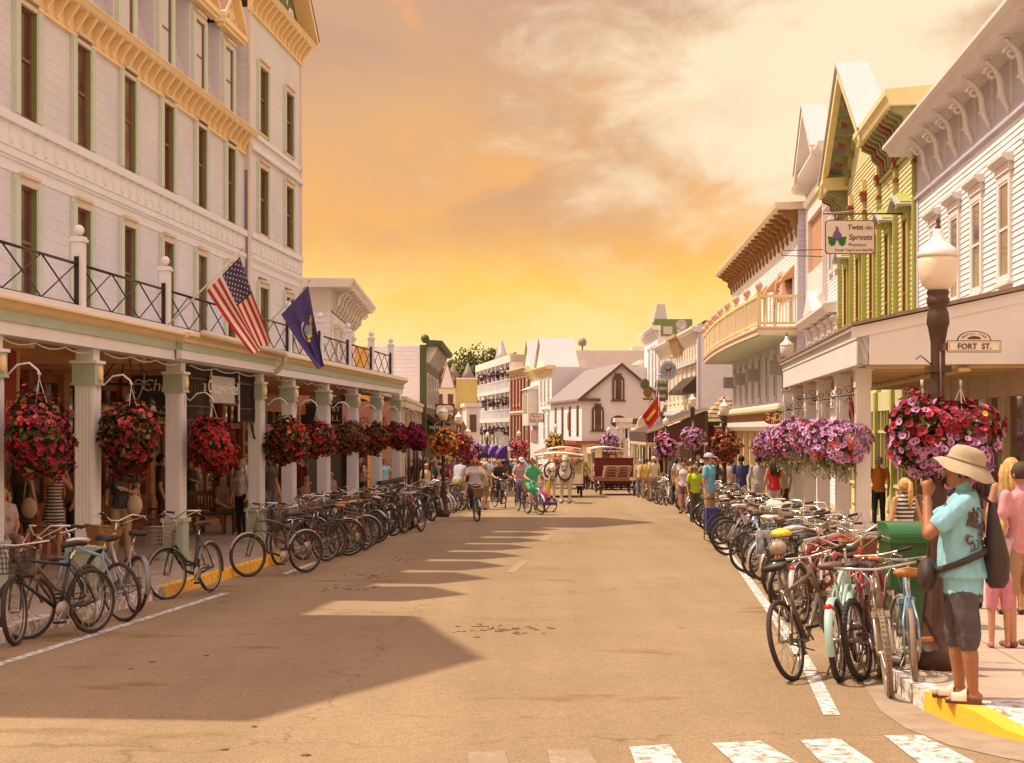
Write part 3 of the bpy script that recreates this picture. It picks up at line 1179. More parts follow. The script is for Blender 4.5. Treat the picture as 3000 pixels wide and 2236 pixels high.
def scroll_bracket(m,u,o0,o1,z0,z1,wd=.12,mi=0):
 """S-scroll eave bracket between wall o0 and soffit z1."""
 sg=m.sg
 h,p=z1-z0,o1-o0
 pts=[]
 for k in range(25):
  t=k/24
  pts.append((u,(o0+.06+p*(.75*t**1.6)+.06*sin(t*2*pi))*sg,z0+.06+h*.88*t))
 m.tube(pts,[.05+.03*sin(pi*(k/24))for k in range(25)],6,mi=mi)
 for(oo,zz,r)in((o0+.10+p*.12,z0+h*.28,.10),(o0+.12+p*.45,z0+h*.7,.14),(o0+.04,z0+.03,.06)):
  m.tube([(u,(oo+(r-r*.07*k)*cos(k*.75))*sg,zz+(r-r*.07*k)*sin(k*.75))for k in range(12)],.035,5,mi=mi)
 m.fb(u-wd/2,u+wd/2,o0,o1,z1-.06,z1,mi)
 m.fb(u-wd/2,u+wd/2,o0,o0+.04,z0,z1-.06,mi)
# ---------------------------------------------------------------- white clapboard shop with the corner porch
CF=6.9
RF=Frame(CF+.0889*34,34.0,.0889,1)
rz=RF.z0
shop=RF.thing('clapboard_shop','white clapboard corner shop with scroll brackets under its eaves and a white columned porch','shop')
v0,v1=RF.u(3260),RF.u(2690)
def az(zabs,F=RF):
 return zabs-F.z0
m=RF.mb()
panel(m,v0,v1,az(3.3),az(7.80),[],0,0,.118,0,None,.022)
m.fb(v0,v1,-.03,-.005,az(-1.2),az(3.3))
m.fb(v1-.004,v1,-7,-.005,az(-1.2),az(8.8))
m.fb(v0,v0+.004,-7,-.005,az(-1.2),az(8.8))
m.fb(v0,v1,-7.02,-7,az(-1.2),az(8.8))
m.build('wall',CLAP,shop)
m=RF.mb()
m.fb(v1-.22,v1+.01,0,.045,az(3.3),az(7.8))
m.fb(v0,v1+.01,0,.06,az(7.72),az(7.86))
m.fb(v0,v1+.01,-.005,.03,az(7.86),az(8.86))
m.fb(v0,v1+.02,0,.10,az(7.68),az(7.74))
m.build('frieze',LAV,shop)
m=RF.mb()
m.fp([(0,az(8.86)),(.66,az(8.86)),(.70,az(8.92)),(.74,az(9.0)),(.84,az(9.05)),(.84,az(9.12)),(-7,az(9.25)),(-7,az(8.9))],v0,v1+.45)
co=m.build('cornice',PORCHW,shop)
bu=RF.u(2700,.3)
nb=0
while bu>v0:
 m=RF.mb()
 scroll_bracket(m,bu,.03,.62,az(7.78),az(8.86),.15)
 m.build('bracket',PORCHW,co)
 bu-=1.62
 nb+=1
wz0,wz1=az(4.62),az(6.72)
win=sash_window(RF.sg,1.12,wz1-wz0,.15,1,PORCHW,GLS_L)
for i,p in enumerate((2730,2787,2850,2929,3035)):
 put(win,shop,(RF.u(p)-1.12,0,wz0),i==0)
OCO=CF-3.95
OFA=CF-3.65
pu0=RF.u(2512,OFA)
pu1=RF.u(2297,OFA)+.3
zt,zb_=az(3.60),az(2.93)
m=RF.mb()
m.fp([(OFA+.12,zt),(OFA+.12,zt+.05),(.02,zt+.78),(.02,zt+.70)],pu0-.14,pu1)
m.build('porch_roof',mat('porch_roofing',(.30,.20,.14),.85,.2,6),shop)
m=RF.mb()
m.fb(pu0,pu1,OFA-.18,OFA,zb_,zt)
m.fb(pu0,pu1,OFA,OFA+.02,zt-.22,zt-.02)
m.fb(pu0,pu1,OFA+.02,OFA+.09,zt-.06,zt)
for k,(ua_,th_)in enumerate(((pu0,.02),)):
 m.fo([(0,0)]*0 or[(pu0,zb_),(pu0+.1,zb_),(pu0+.1,zt),(pu0,zt)],OFA-.2,OFA-.18)
vs=[(OFA,zb_),(OFA,zt-.01),(.02,zt+.69),(.02,zb_)]
m.add([(pu0,o*RF.sg,z)for o,z in vs]+[(pu0+.12,o*RF.sg,z)for o,z in vs],[(0,1,2,3),(4,7,6,5),(0,4,5,1),(0,3,7,4),(1,5,6,2)])
r_=[(OFA+.1,zt-.02),(OFA+.1,zt-.22),(.0,zt+.48),(.0,zt+.68)]
m.add([(pu0-.03,o*RF.sg,z)for o,z in r_]+[(pu0+.0,o*RF.sg,z)for o,z in r_],[(0,1,2,3),(4,7,6,5),(0,4,5,1),(1,5,6,2),(0,3,7,4)])
m.build('porch_beam',PORCHW,shop)
m=RF.mb()
m.fb(pu0+.12,pu1,0.0,OFA-.18,zb_+.05,zb_+.09)
u=pu0+.3
while u<pu1:
 m.fb(u,u+.12,0,OFA-.19,zb_-.06,zb_+.05)
 u+=1.6
m.fb(pu0+.12,pu1,1.3,1.5,zb_-.12,zb_-.06)
m.build('porch_ceiling',mat('tan_ceiling',(.62,.42,.20),.6,.08,3),shop)
for px in(2527,2468,2413,2374,2339,2310):
 uu=RF.u(px,OCO)
 zf=gz(RF.Y(uu,OCO))+UP-rz
 m=RF.mb()
 m.fb(uu-.13,uu+.13,OCO-.13,OCO+.13,zf,zb_)
 m.fb(uu-.145,uu+.145,OCO-.145,OCO+.145,zb_-.36,zb_-.06)
 for k in range(3):
  m.fb(uu-.15-.03*k,uu+.15+.03*k,OCO-.15-.03*k,OCO+.15+.03*k,zb_-.07+.022*k,zb_-.048+.022*k)
 m.fb(uu-.19,uu+.19,OCO-.19,OCO+.19,zf,zf+.42)
 m.fb(uu-.22,uu+.22,OCO-.22,OCO+.22,zf+.42,zf+.48)
 m.fb(uu-.22,uu+.22,OCO-.22,OCO+.22,zf,zf+.09)
 m.build('column',PORCHW,shop)
TAN=mat('tan_wood',(.55,.40,.27),.55,.08,3)
DIS=glass_mat('display_pane',(.09,.05,.03),.04,.9)
m=RF.mb()
g=RF.mb()
pp=[2700,2745,2800,2850,2905,2960,3040,3140]
pu=[RF.u(p)for p in pp]
zf=gz(RF.Y(0))+UP-rz
for i in range(len(pu)-1):
 a_,b_=pu[i+1],pu[i]
 m.fb(b_-.09,b_+.09,-.01,.14,zf-.1,zb_+.1)
 m.fb(a_+.09,b_-.09,-.01,.08,zf-.1,zf+.62)
 m.fb(a_+.09,b_-.09,-.01,.12,zf+.62,zf+.70)
 m.fb(a_+.09,b_-.09,-.01,.10,zb_-.5,zb_+.1)
 g.fb(a_+.09,b_-.09,-.004,.02,zf+.7,zb_-.5)
m.build('shop_front',TAN,shop)
g.build('shop_window',DIS,shop)
# ---------------------------------------------------------------- green and yellow building
gb=RF.thing('green_building','lime green and yellow clapboard shop with a front gable and maroon capped pilasters','shop')
x0,x1=v1,RF.u(2463)
ze=az(10.0)
m=RF.mb()
panel(m,x0,x1,az(2.9),ze+.4,[],-.02,0,.135,0,None,.024)
m.fb(x1-.004,x1,-8,-.025,az(-1.3),ze)
m.fb(x0,x0+.004,-8,-.025,az(8.5),ze)
m.fb(x0,x1,-8.02,-8,az(-1.3),ze)
gu,gh=RF.u(2470,.7),5.4
gc=x1-5.9
za=az(13.1)
m.fo([(gc-4.7,ze),(gc+5.6,ze),(gc,za-.3)],-.3,-.02)
m.build('wall',CLAP_G,gb)
m=RF.mb()
npil=6
for i in range(npil):
 u=x0+.18+(x1-x0-.36)*i/(npil-1)
 m.fb(u-.12,u+.12,-.02,.10,az(2.9),ze-.9,0)
 m.fb(u-.07,u+.07,.10,.125,az(2.9),ze-1.3,0)
 m.fb(u-.2,u+.2,-.02,.16,ze-.95,ze-.75,1)
 m.fb(u-.17,u+.17,-.02,.13,ze-1.35,ze-1.25,1)
 m.fb(u-.22,u+.22,-.02,.2,ze-.75,ze-.66,1)
 m.fb(u-.14,u+.14,-.02,.14,ze-.66,ze-.3,2)
m.build('pilaster',[LIME,MAROON,LIMEY],gb)
m=RF.mb()
CO1=.85
def bracket_rows(mb_,a,b,z1,o1,n,grp=5):
 """Groups of thick ogee brackets under the eaves."""
 for i in range(n):
  u=a+(b-a)*(i+.5)/n
  maro=i%grp==grp-1
  mb_.fp([(0,z1-.95),(.12,z1-.9),(.14,z1-.6),(.34,z1-.42),(.36,z1-.25),(o1-.22,z1-.12),(o1-.22,z1),(0,z1)],u-.1,u+.1,3 if maro else 2)
for a_,b_,n in((x0-.05,gc-3.9,11),(gc+4.0,x1+.5,5)):
 m=RF.mb()
 m.fp([(0,ze+.12),(CO1-.12,ze+.12),(CO1-.06,ze+.3),(CO1,ze+.36),(CO1,ze+.52),(-1.5,ze+.7),(-1.5,ze+.12)],a_,b_,0)
 m.fb(a_,b_,0,.07,ze-.92,ze-.82,1)
 bracket_rows(m,a_,b_,ze+.12,CO1,n)
 m.build('cornice',[LIMEY,LIME,OLIVE,MAROON],gb)
m=RF.mb()
hw_=5.1
for s_ in(-1,1):
 e,c0=gc+s_*hw_,gc
 sl_=(za-ze-.3)/hw_
 m.fo([(e,ze+.05),(c0,za),(c0,za+.38),(e,ze+.42)],CO1-.22,CO1-.02,0)
 m.fo([(e,ze+.42),(c0,za+.38),(c0,za+.5),(e+s_*.1,ze+.5)],-.15,CO1+.05,1)
 m.fo([(e-s_*.3,ze+.1),(c0,za-.18),(c0,za-.5),(e-s_*.5,ze-.1)],-.02,.1,2)
 for k in range(1,6):
  t=k/6
  u,z=c0+(e-c0)*t,za+(ze+.05-za)*t
  m.fp([(0,z-.62),(.2,z-.5),(.24,z-.2),(CO1-.25,z-.02),(CO1-.25,z+.1),(0,z+.1)],u-.14,u+.14,3)
  m.fb(u-.06,u+.06,.3,.5,z-.28,z-.12,4)
m.build('gable_roof',[LIMEY,METROOF,LIME,OLIVE,MAROON],gb)
m=RF.mb()
for px,zz,ww in((2560,12.4,.8),(2592,11.9,.7)):
 u=RF.u(px,-2.5)
 m.fb(u-ww,u+ww,-3.1,-2.2,az(9.5),az(zz),0)
 m.fb(u-ww-.06,u+ww+.06,-3.16,-2.14,az(zz),az(zz)+.12,1)
m.fb(RF.u(2640,-2),RF.u(2760,-2),-5,-2,az(9),az(11.0),2)
m.build('chimney',[CLAP_G,METROOF,mat('brown_roof_box',(.22,.10,.08),.7,.15,4)],gb)
gw=sash_window(RF.sg,1.0,4.3,.17,2,LIME,glass_mat('red_brown_pane',(.09,.028,.018),.08,.4),WOODRED,1)
hd=MB(RF.sg)
hd.fo([(-.3,4.66),(.5,5.0),(.5,5.06),(-.34,4.72)],-.02,.42)
hd.fo([(1.3,4.66),(.5,5.0),(.5,5.06),(1.34,4.72)],-.02,.42)
hdo=hd.build('hood',METROOF,gw[0])
hdo.location=(0,0,-.3)
k=0
zwb=az(3.3)
for i in range(npil-1):
 u=x0+.18+(x1-x0-.36)*(i+.5)/(npil-1)-.5
 put(gw+(hdo,),gb,(u,0,zwb),k==0)
 k+=1
m=RF.mb()
g=RF.mb()
for i in range(npil-1):
 a_=x0+.18+(x1-x0-.36)*i/(npil-1)
 b_=x0+.18+(x1-x0-.36)*(i+1)/(npil-1)
 zf=gz(RF.Y((a_+b_)/2))+UP-rz
 m.fb(a_-.17,a_+.17,-.02,.2,zf-.2,az(2.9),0)
 m.fb(a_+.17,b_-.17,-.02,.08,zf-.2,zf+.85,1)
 m.fb(a_+.17,b_-.17,-.02,.14,zf+.85,zf+.93,1)
 m.fb(a_+.17,b_-.17,-.02,.1,az(2.35),az(2.9),1)
 m.fb(a_+.17,b_-.17,-.02,.1,az(1.7),az(1.78),1)
 for q in(.3,.7):
  c_=a_+(b_-a_)*q
  m.fb(c_-.42,c_+.42,.08,.09,zf+.14,zf+.74,2)
  m.fb(c_-.36,c_+.36,.09,.1,zf+.2,zf+.68,1)
 for q in(.2,.42,.58,.8):
  c_=a_+(b_-a_)*q
  m.fb(c_-.04,c_+.04,-.0,.09,zf+.93,az(2.35),1 if q in(.2,.8)else 0)
 g.fb(a_+.17,b_-.17,-.01,.02,zf+.93,az(2.35))
m.build('shop_front',[LIME,CLAP_G,MAROON],gb)
g.build('shop_window',DIS,gb)
# ---------------------------------------------------------------- narrow grey-white building
nb_=RF.thing('grey_white_building','narrow grey white clapboard house with a small gable and oriel windows beside the green shop','building')
y0,y1=x1+.05,RF.u(2371)
zg=az(12.0)
m=RF.mb()
panel(m,y0,y1,az(-1.5),zg,[],.1,0,.14)
m.fb(y1-.01,y1,-7,.09,az(-1.6),zg)
m.fb(y0,y0+.01,-7,.09,az(7),zg)
yc=RF.u(2410,.1)
m.fo([(yc-3.0,zg),(yc+3.0,zg),(yc,zg+2.2)],-.1,.1)
m.fb(y0,y1,-.3,.09,zg,zg+.5)
m.build('wall',GREYC,nb_)
m=RF.mb()
for s_ in(-1,1):
 e=yc+s_*3.4
 m.fo([(e,zg-.1),(yc,zg+2.1),(yc,zg+2.45),(e,zg+.25)],.1,.9,0)
 m.fo([(e,zg+.25),(yc,zg+2.45),(yc,zg+2.52),(e,zg+.32)],.0,.95,1)
m.fp([(.1,zg-.15),(.7,zg-.1),(.8,zg+.1),(.8,zg+.2),(.1,zg+.25)],y0,y1+.4)
m.fb(y1-.3,y1+.02,.1,.16,az(-1.4),zg)
m.build('gable_roof',[PORCHW,METROOF],nb_)
m=RF.mb()
oa,ob=RF.u(2425,.1),RF.u(2380,.1)
m.fb(oa,ob,.1,.3,az(7.0),az(8.2),0)
m.fp([(.1,az(6.6)),(.2,az(6.7)),(.32,az(7.0)),(.1,az(7.0))],oa,ob,0)
m.fb(oa,ob,.1,.3,az(10.4),az(11),0)
m.fb(oa,oa+.15,.1,.3,az(8.2),az(10.4),0)
m.fb(ob-.15,ob,.1,.3,az(8.2),az(10.4),0)
m.fb(oa+.15,ob-.15,.1,.14,az(8.2),az(10.4),1)
m.fp([(.1,az(11)),(.4,az(11)),(.48,az(11.2)),(.1,az(11.35))],oa-.2,ob+.2,0)
m.build('oriel',[PORCHW,mat('peach_recess',(.50,.26,.14),.6,.1,3)],nb_)
w3=sash_window(RF.sg,1.0,2.2,.13,1,PORCHW,GLS_D)
pos=[(RF.u(2452,.1)-.5,az(3.4)),(RF.u(2434,.1)-.5,az(3.4)),(RF.u(2415,.1)-.5,az(3.4)),(RF.u(2395,.1)-.5,az(3.4)),(RF.u(2375,.1)-.5,az(3.4)),
(RF.u(2452,.1)-.5,az(7.6)),(RF.u(2436,.1)-.5,az(7.6)),(RF.u(2452,.1)-.5,az(10.2))]
for i,(u,z)in enumerate(pos):
 put(w3,nb_,(u,.1,z),i==0)
m=RF.mb()
m.fp([(.1,az(6.05)),(.5,az(6.05)),(.62,az(6.25)),(.62,az(6.35)),(.1,az(6.45))],y0+.2,y1-.3)
cu_=RF.u(2402,.1)
m.fo([(cu_-1.6,az(6.4)),(cu_+1.6,az(6.4)),(cu_,az(7.3))],.1,.6)
m.fb(y0,y1,.1,.3,az(2.6),az(3.0))
m.build('window_hood',PORCHW,nb_)
# ---------------------------------------------------------------- pink and lavender building with the balcony
PF=Frame(12.32,66.0,.0444,1)
pz=PF.z0
pb=PF.thing('balcony_building','white and lavender clapboard building with a curved butter yellow balcony and ochre eave brackets','building')
def pa(z):
 return z-pz
q0,q1=0.0,PF.u(2147)
m=PF.mb()
panel(m,q0,q1,pa(5.6),pa(10.5),[],0,0,.15,0)
m.build('wall',CLAP,pb)
m=PF.mb()
nbd=40
for k in range(60):
 z=pa(-1.5)+k*.22
 if z>pa(11.2):
  break
 m.add([(-.03,0,z),(-.03,-9*-1*-1,z),(-.0,-9,z+.22),(-.0,0,z+.22)],[(0,1,2,3)])
 m.add([(-.03,0,z),(-.03,-9,z),(0,-9,z),(0,0,z)],[(0,1,2,3)])
m.fb(q0,q0+.02,-9,-.01,pa(-1.5),pa(11.2))
m.fb(q1-.02,q1,-9,-.01,pa(-1.7),pa(11.2))
m.fb(q0,q1,-.3,-.02,pa(-1.7),pa(11.2))
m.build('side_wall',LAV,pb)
m=PF.mb()
m.fb(q0,q1,0,.05,pa(10.4),pa(10.62))
m.fb(q0,q1,-.01,.02,pa(10.62),pa(11.3))
m.fb(q0-.04,q0+.3,0,.05,pa(-1.2),pa(10.4))
m.build('frieze',LAV,pb)
m=PF.mb()
m.fp([(0,pa(11.28)),(.95,pa(11.28)),(1.0,pa(11.36)),(1.05,pa(11.55)),(-4,pa(11.75)),(-4,pa(11.3))],q0-.15,q1+.9,0)
n=20
for i in range(n):
 u=q0+.3+(q1-q0-.2)*i/(n-1)
 m.fp([(.02,pa(10.1)),(.1,pa(10.12)),(.14,pa(10.45)),(.30,pa(10.6)),(.3,pa(10.85)),(.62,pa(11.0)),(.66,pa(11.1)),(.86,pa(11.16)),(.86,pa(11.28)),(.02,pa(11.28))],u-.12,u+.12,1)
m.build('cornice',[CREAM,BROWNBR],pb)
def bowo(t):
 return 1.75+.35*sin(pi*t)
nbp=24
ua_,ub__=q0+.1,PF.u(2064,1.7)
arc=[(ua_+(ub__-ua_)*i/nbp,bowo(i/nbp))for i in range(nbp+1)]
m=PF.mb()
def bowed(mb_,o_in,z0,z1,do=0.0,mi=0,inner=0.0):
 s_=mb_.sg
 for(u0_,a),(u1_,b_)in zip(arc,arc[1:]):
  A=[(u0_,inner if inner>=0 else a+inner),(u1_,inner if inner>=0 else b_+inner),(u1_,b_+do),(u0_,a+do)]
  vs_=[(u,o*s_,z0)for u,o in A]+[(u,o*s_,z1)for u,o in A]
  mb_.add(vs_,[(0,3,2,1),(4,5,6,7),(0,1,5,4),(1,2,6,5),(2,3,7,6),(3,0,4,7)],False,mi)
bowed(m,0,pa(5.85),pa(5.9),-.12,0)
bowed(m,0,pa(5.9),pa(6.1),0,1)
bowed(m,0,pa(6.1),pa(6.18),.07,2)
bowed(m,0,pa(6.18),pa(6.26),.0,1)
sl_o=m.build('balcony',[MINT,CREAM,PINKISH],pb)
m=PF.mb()
bowed(m,0,pa(7.50),pa(7.62),.03,0,-.12)
bowed(m,0,pa(6.34),pa(6.44),.0,0,-.1)
s_=PF.sg
for(u0_,a),(u1_,b_)in zip(arc,arc[1:]):
 for k in range(5):
  t=(k+.5)/5
  u,o=u0_+(u1_-u0_)*t,a+(b_-a)*t-.05
  m.box(u-.035,u+.035,s_*o-.02,s_*o+.02,pa(6.44),pa(7.5),1)
for z0_,z1_ in((7.50,7.62),(6.34,6.44)):
 m.fb(ua_-.05,ua_+.05,0,1.7,pa(z0_),pa(z1_))
for k in range(12):
 o=.1+k*.135
 m.fb(ua_-.02,ua_+.02,o,o+.05,pa(6.44),pa(7.5))
m.build('balustrade',[BUTTER,CREAM],sl_o)
for i in(0,3,6,9,12,15,18,21,24):
 u,o=arc[i]
 m=PF.mb()
 m.fb(u-.08,u+.08,o-.14,o+.02,pa(6.26),pa(7.72),0)
 m.fb(u-.11,u+.11,o-.17,o+.05,pa(7.72),pa(7.78),0)
 m.lathe([(.05,0),(.1,.05),(.16,.16),(.17,.26),(.12,.36),(.03,.42)],12,(u,s_*(o-.06),pa(7.78)),1)
 m.build('balcony_post',[BUTTER,PINKISH],sl_o)
m=PF.mb()
cu_=q0+4.0
hv=[(cu_+2.1*cos(pi*k/14),pa(7.75)+1.25*sin(pi*k/14))for k in range(15)]
m.fo(hv+[(cu_-1.9,pa(7.75))]+[(cu_-1.9*cos(pi*k/14),pa(7.75)+1.05*sin(pi*k/14))for k in range(1,14)]+[(cu_+1.9,pa(7.75))],0,.3,0)
m.fo([(cu_+1.9*cos(pi*k/14),pa(7.75)+1.05*sin(pi*k/14))for k in range(15)],0,.1,1)
for k in range(1,13):
 t=pi*k/13
 m.beam((cu_+.5*cos(t),s_*.12,pa(7.75)+.3*sin(t)),(cu_+1.85*cos(t),s_*.14,pa(7.75)+1.0*sin(t)),.12,.05,0)
m.build('arched_hood',[PINKISH,mat('rose_panel',(.45,.25,.23),.6,.1,3)],pb)
wp=sash_window(PF.sg,1.1,2.5,.14,0,WHT2,GLS_D)
aw=MB(PF.sg)
aw.fp([(0,2.2),(0,2.75),(.55,2.15),(.55,2.05)],-.15,1.25)
awo=aw.build('awning',mat('peach_awning',(.62,.30,.16),.7,.1,3),wp[0])
for i in range(7):
 put(wp+(awo,),pb,(q0+1.4+i*(q1-q0-3)/6.2+(1.6 if i>0 else 0),0,pa(6.3)),i==0)
m=PF.mb()
m.fb(q0,q1,0,.06,pa(2.9),pa(3.12))
m.fb(q0,q1,-.01,.03,pa(3.12),pa(5.85))
m.build('lower_wall',LAV,pb)
wl=sash_window(PF.sg,.95,2.3,.12,0,LAV,GLS_D,LAV)
for i in range(9):
 put(wl,pb,(q0+.8+i*(q1-q0-2)/8.4,.03,pa(3.3)),i==0)
m=PF.mb()
for i in(1,4,6,8):
 u=q0+.8+i*(q1-q0-2)/8.4
 m.fb(u+.1,u+.8,.1,.75,pa(4.3),pa(4.95))
m.build('air_conditioner',mat('grey_metal',(.36,.33,.32),.5,.1,4),pb)
m=PF.mb()
m.fp([(0,pa(2.95)),(.8,pa(2.95)),(.9,pa(2.85)),(.9,pa(2.7)),(.7,pa(2.6)),(0,pa(2.6))],q0,q1+.6,0)
m.fb(q0,q1+.4,0,.5,pa(2.2),pa(2.6),2)
n=34
for i in range(n):
 u=q0+.2+(q1-q0)*i/(n-1)
 m.fp([(.5,pa(2.2)),(.62,pa(2.25)),(.78,pa(2.5)),(.78,pa(2.6)),(.5,pa(2.6))],u-.1,u+.1,1)
m.fp([(0,pa(1.75)),(.6,pa(1.75)),(.75,pa(1.95)),(.75,pa(2.2)),(0,pa(2.2))],q0,q1+.5,3)
m.build('shop_cornice',[CREAM,BROWNBR,BUTTER,PORCHW],pb)
m=PF.mb()
g=PF.mb()
n=9
for i in range(n+1):
 u=q0+.3+(q1-q0-.4)*i/n
 zf=gz(PF.Y(u))-pz+UP
 m.fb(u-.14,u+.14,0,.35,zf,pa(1.75))
 m.fb(u-.2,u+.2,0,.42,zf,zf+.5)
 if i<n:
  m.fb(u+.14,u+(q1-q0)/n-.14,0,.2,zf-.1,zf+.6)
  g.fb(u+.14,u+(q1-q0)/n-.14,0.0,.06,zf+.6,pa(1.75))
m.build('shop_front',BUTTER,pb)
g.build('shop_window',DIS,pb)
# ------------------------------------------------------------------ buildings farther down the street
PINKW=mat('salmon_wall',(.50,.215,.135),.65,.08,3)
BRICK=mat('orange_brick',(.42,.13,.05),.8,.22,7,.3,30)
YELW=mat('olive_yellow_clapboard',(.52,.40,.12),.65,.06,2)
AMBER=mat('amber_clapboard',(.62,.33,.08),.65,.06,2)
PALE=mat('pale_paint_and_shade',(.66,.61,.62),.65,.05,1.5)  # lavender shade of white end walls put into the colour; plain pale paint elsewhere
GREYROOF=mat('grey_roof',(.27,.215,.20),.85,.15,3,.2,12)
TANROOF=mat('tan_roof',(.30,.18,.12),.85,.2,4,.2,12)
DGREEN=mat('dark_green_trim',(.075,.085,.03),.55,.15,4)
BROWNT=mat('brown_trim',(.13,.055,.04),.55,.15,4)
BLACKP=mat('black_paint',(.018,.012,.010),.45,.3,5)
PURPLE=mat('purple_canvas',(.16,.06,.33),.75,.12,5)
AQUAC=mat('aqua_canvas',(.30,.50,.46),.75,.12,5)
ORANGEC=mat('orange_canvas',(.62,.15,.035),.75,.12,5)
MAROONC=mat('maroon_canvas',(.16,.02,.018),.75,.12,5)
DARKC=mat('brown_canvas',(.085,.042,.028),.8,.15,5)
CREAMT=mat('cream_letters',(.72,.62,.48),.5,.05,5)
BLACKT=mat('black_letters',(.02,.012,.01),.5,.2,5)
REDS=mat('red_sign',(.26,.02,.015),.5,.15,5)
SIGNG=mat('green_sign',(.12,.13,.06),.5,.15,5)
def end_wall(m,o0,o1,z0,z1,u=0.0,bh=.2,mi=0,lip=.022,flip=1):
 """Clapboard wall across the street line (facing the viewer) at facade position u."""
 k=0
 while z0+k*bh<z1:
  a,b_=z0+k*bh,min(z1,z0+(k+1)*bh)
  A,B=o0*m.sg,o1*m.sg
  m.add([(u-lip*flip,A,a),(u-lip*flip,B,a),(u,B,b_),(u,A,b_)],[(0,1,2,3)],False,mi)
  m.add([(u-lip*flip,A,a),(u-lip*flip,B,a),(u,B,a),(u,A,a)],[(0,1,2,3)],False,mi)
  k+=1
def shell(m,F,u0,u1,depth,ztop,mi=0,near=True):
 zb_=-SLOPE*40-.6
 m.fb(u0,u1,-depth,-depth+.05,zb_,ztop,mi)
 m.fb(u1-.05,u1,-depth,-.02,zb_,ztop,mi)
 if near:
  m.fb(u0,u0+.05,-depth,-.02,zb_,ztop,mi)
 m.fb(u0,u1,-depth,-.02,ztop-.25,ztop-.2,mi)
F2=Frame(-6.6,56,-.028,-1)
b2=F2.thing('bracketed_building','low white clapboard building with a deep bracketed cornice just past the hotel','building')
m=F2.mb()
panel(m,0,11.5,-1,6.1-F2.z0,[],0,0,.16)
shell(m,F2,0,11.5,8,7.0-F2.z0)
end_wall(m,-8,0,-1,6.6-F2.z0)
m.build('wall',CLAP,b2)
m=F2.mb()
zc=7.15-F2.z0
m.fp([(0,zc-.2),(.75,zc-.2),(.8,zc-.1),(.9,zc),(.9,zc+.1),(-8,zc+.2),(-8,zc-.2)],-.7,12.2)
m.fb(0,11.5,-.01,.03,zc-1.0,zc-.2)
m.fb(-.03,0.0,-8,0,zc-1.0,zc-.2)
cb2=m.build('cornice',PORCHW,b2)
for i in range(9):
 m=F2.mb()
 scroll_bracket(m,.3+i*1.36,.03,.75,zc-1.0,zc-.2,.2)
 m.build('bracket',PORCHW,cb2)
wf=sash_window(-1,1.0,1.8,.12,1,PORCHW,GLS_D)
for i in range(4):
 put(wf,b2,(1.2+2.5*i,0,3.6-F2.z0),i==0)
F3=Frame(-6.65,76,-.02,-1)
b3=F3.thing('amber_building','amber yellow clapboard building glimpsed behind the porch railing','building')
m=F3.mb()
end_wall(m,-3.5,0,-.5,5.92-F3.z0)
shell(m,F3,0,10,3.5,5.9-F3.z0)
m.fb(0,10,-.05,0,-.5,5.9-F3.z0)
m.build('wall',AMBER,b3)
F4=Frame(-4.25,75,0.0,-1)
b4=F4.thing('green_front_building','white sided shop with a dark green bracketed front beyond the hotel porch','building')
m=F4.mb()
end_wall(m,-2.5,-.25,-.5,5.95-F4.z0)
m.fb(-.03,.0,-.5,-.25,-.5,5.9-F4.z0)
shell(m,F4,0,13,2.5,5.9-F4.z0)
m.build('wall',CLAP,b4)
m=F4.mb()
m.fb(-.05,13,-.25,.05,-.3,5.95-F4.z0,0)
zt4=5.95-F4.z0
m.fp([(.05,zt4-.1),(.75,zt4-.05),(.85,zt4+.1),(.85,zt4+.2),(.05,zt4+.25)],-.05,13.2,0)
m.ball((.1,-F4.sg*0-.0,zt4+.3),.22,10,6,0)
for i in range(8):
 m.fp([(.05,zt4-.9),(.2,zt4-.85),(.55,zt4-.25),(.6,zt4-.08),(.05,zt4-.08)],.3+i*1.6,.6+i*1.6,1)
for i in range(5):
 m.fb(.8+i*2.5,2.1+i*2.5,.05,.1,2.9-F4.z0,4.6-F4.z0,1)
 m.fb(1.0+i*2.5,1.9+i*2.5,.1,.12,3.05-F4.z0,4.5-F4.z0,2)
m.build('green_front',[DGREEN,PORCHW,GLS_D],b4)
m=F4.mb()
m.fp([(.05,2.6-F4.z0),(1.5,1.6-F4.z0),(1.5,1.3-F4.z0),(.05,2.3-F4.z0)],1,12)
m.build('awning',DARKC,b4)
F5=Frame(-4.3,58,-.02,-1)
b5=F5.thing('chocolate_shop','salmon pink fudge and chocolate shop with a white shed porch roof','shop')
zr=2.95-F5.z0
m=F5.mb()
m.fb(0,17,-2.6,-2.4,-.5,zr+.3)
m.fb(-.12,0,-2.6,0,1.3-F5.z0,zr-.08)
m.fb(0,17,-1.0,-.9,-.5,zr)
m.build('wall',PINKW,b5)
m=F5.mb()
m.fp([(.35,zr-.05),(.35,zr+.08),(-2.4,zr+.65),(-2.4,zr+.5)],-.25,17.2)
m.fb(-.2,17,.2,.3,zr-.3,zr-.05)
for i in range(5):
 m.fb(.1+i*4,.25+i*4,.1,.25,-.4,zr-.2)
m.build('porch_roof',YEL2,b5)
letters('FUDGE & CHOCOLATE',.33,Matrix.Translation((-.125,-F5.sg*.42,2.15-F5.z0))@Matrix.Rotation(-pi/2,4,'Z')@Matrix.Rotation(pi/2,4,'X'),BROWNT,b5,'lettering',.01,'RIGHT',1.02)
s5=thing('hanging_sign','black painted sign reading PONY GRILL hung under the hotel porch','sign',P(947,1212,50))
m=MB()
m.box(-.62,.62,-.03,.03,-.34,.34)
for x in(-.45,.45):
 m.tube([(x,0,.34),(x,0,.75)],.012,5)
m.build('board',BLACKP,s5)
letters('PONY',.27,face_cam((.2,-.035,.14)),mat('gold_letters',(.55,.34,.10),.5,.1,4),s5)
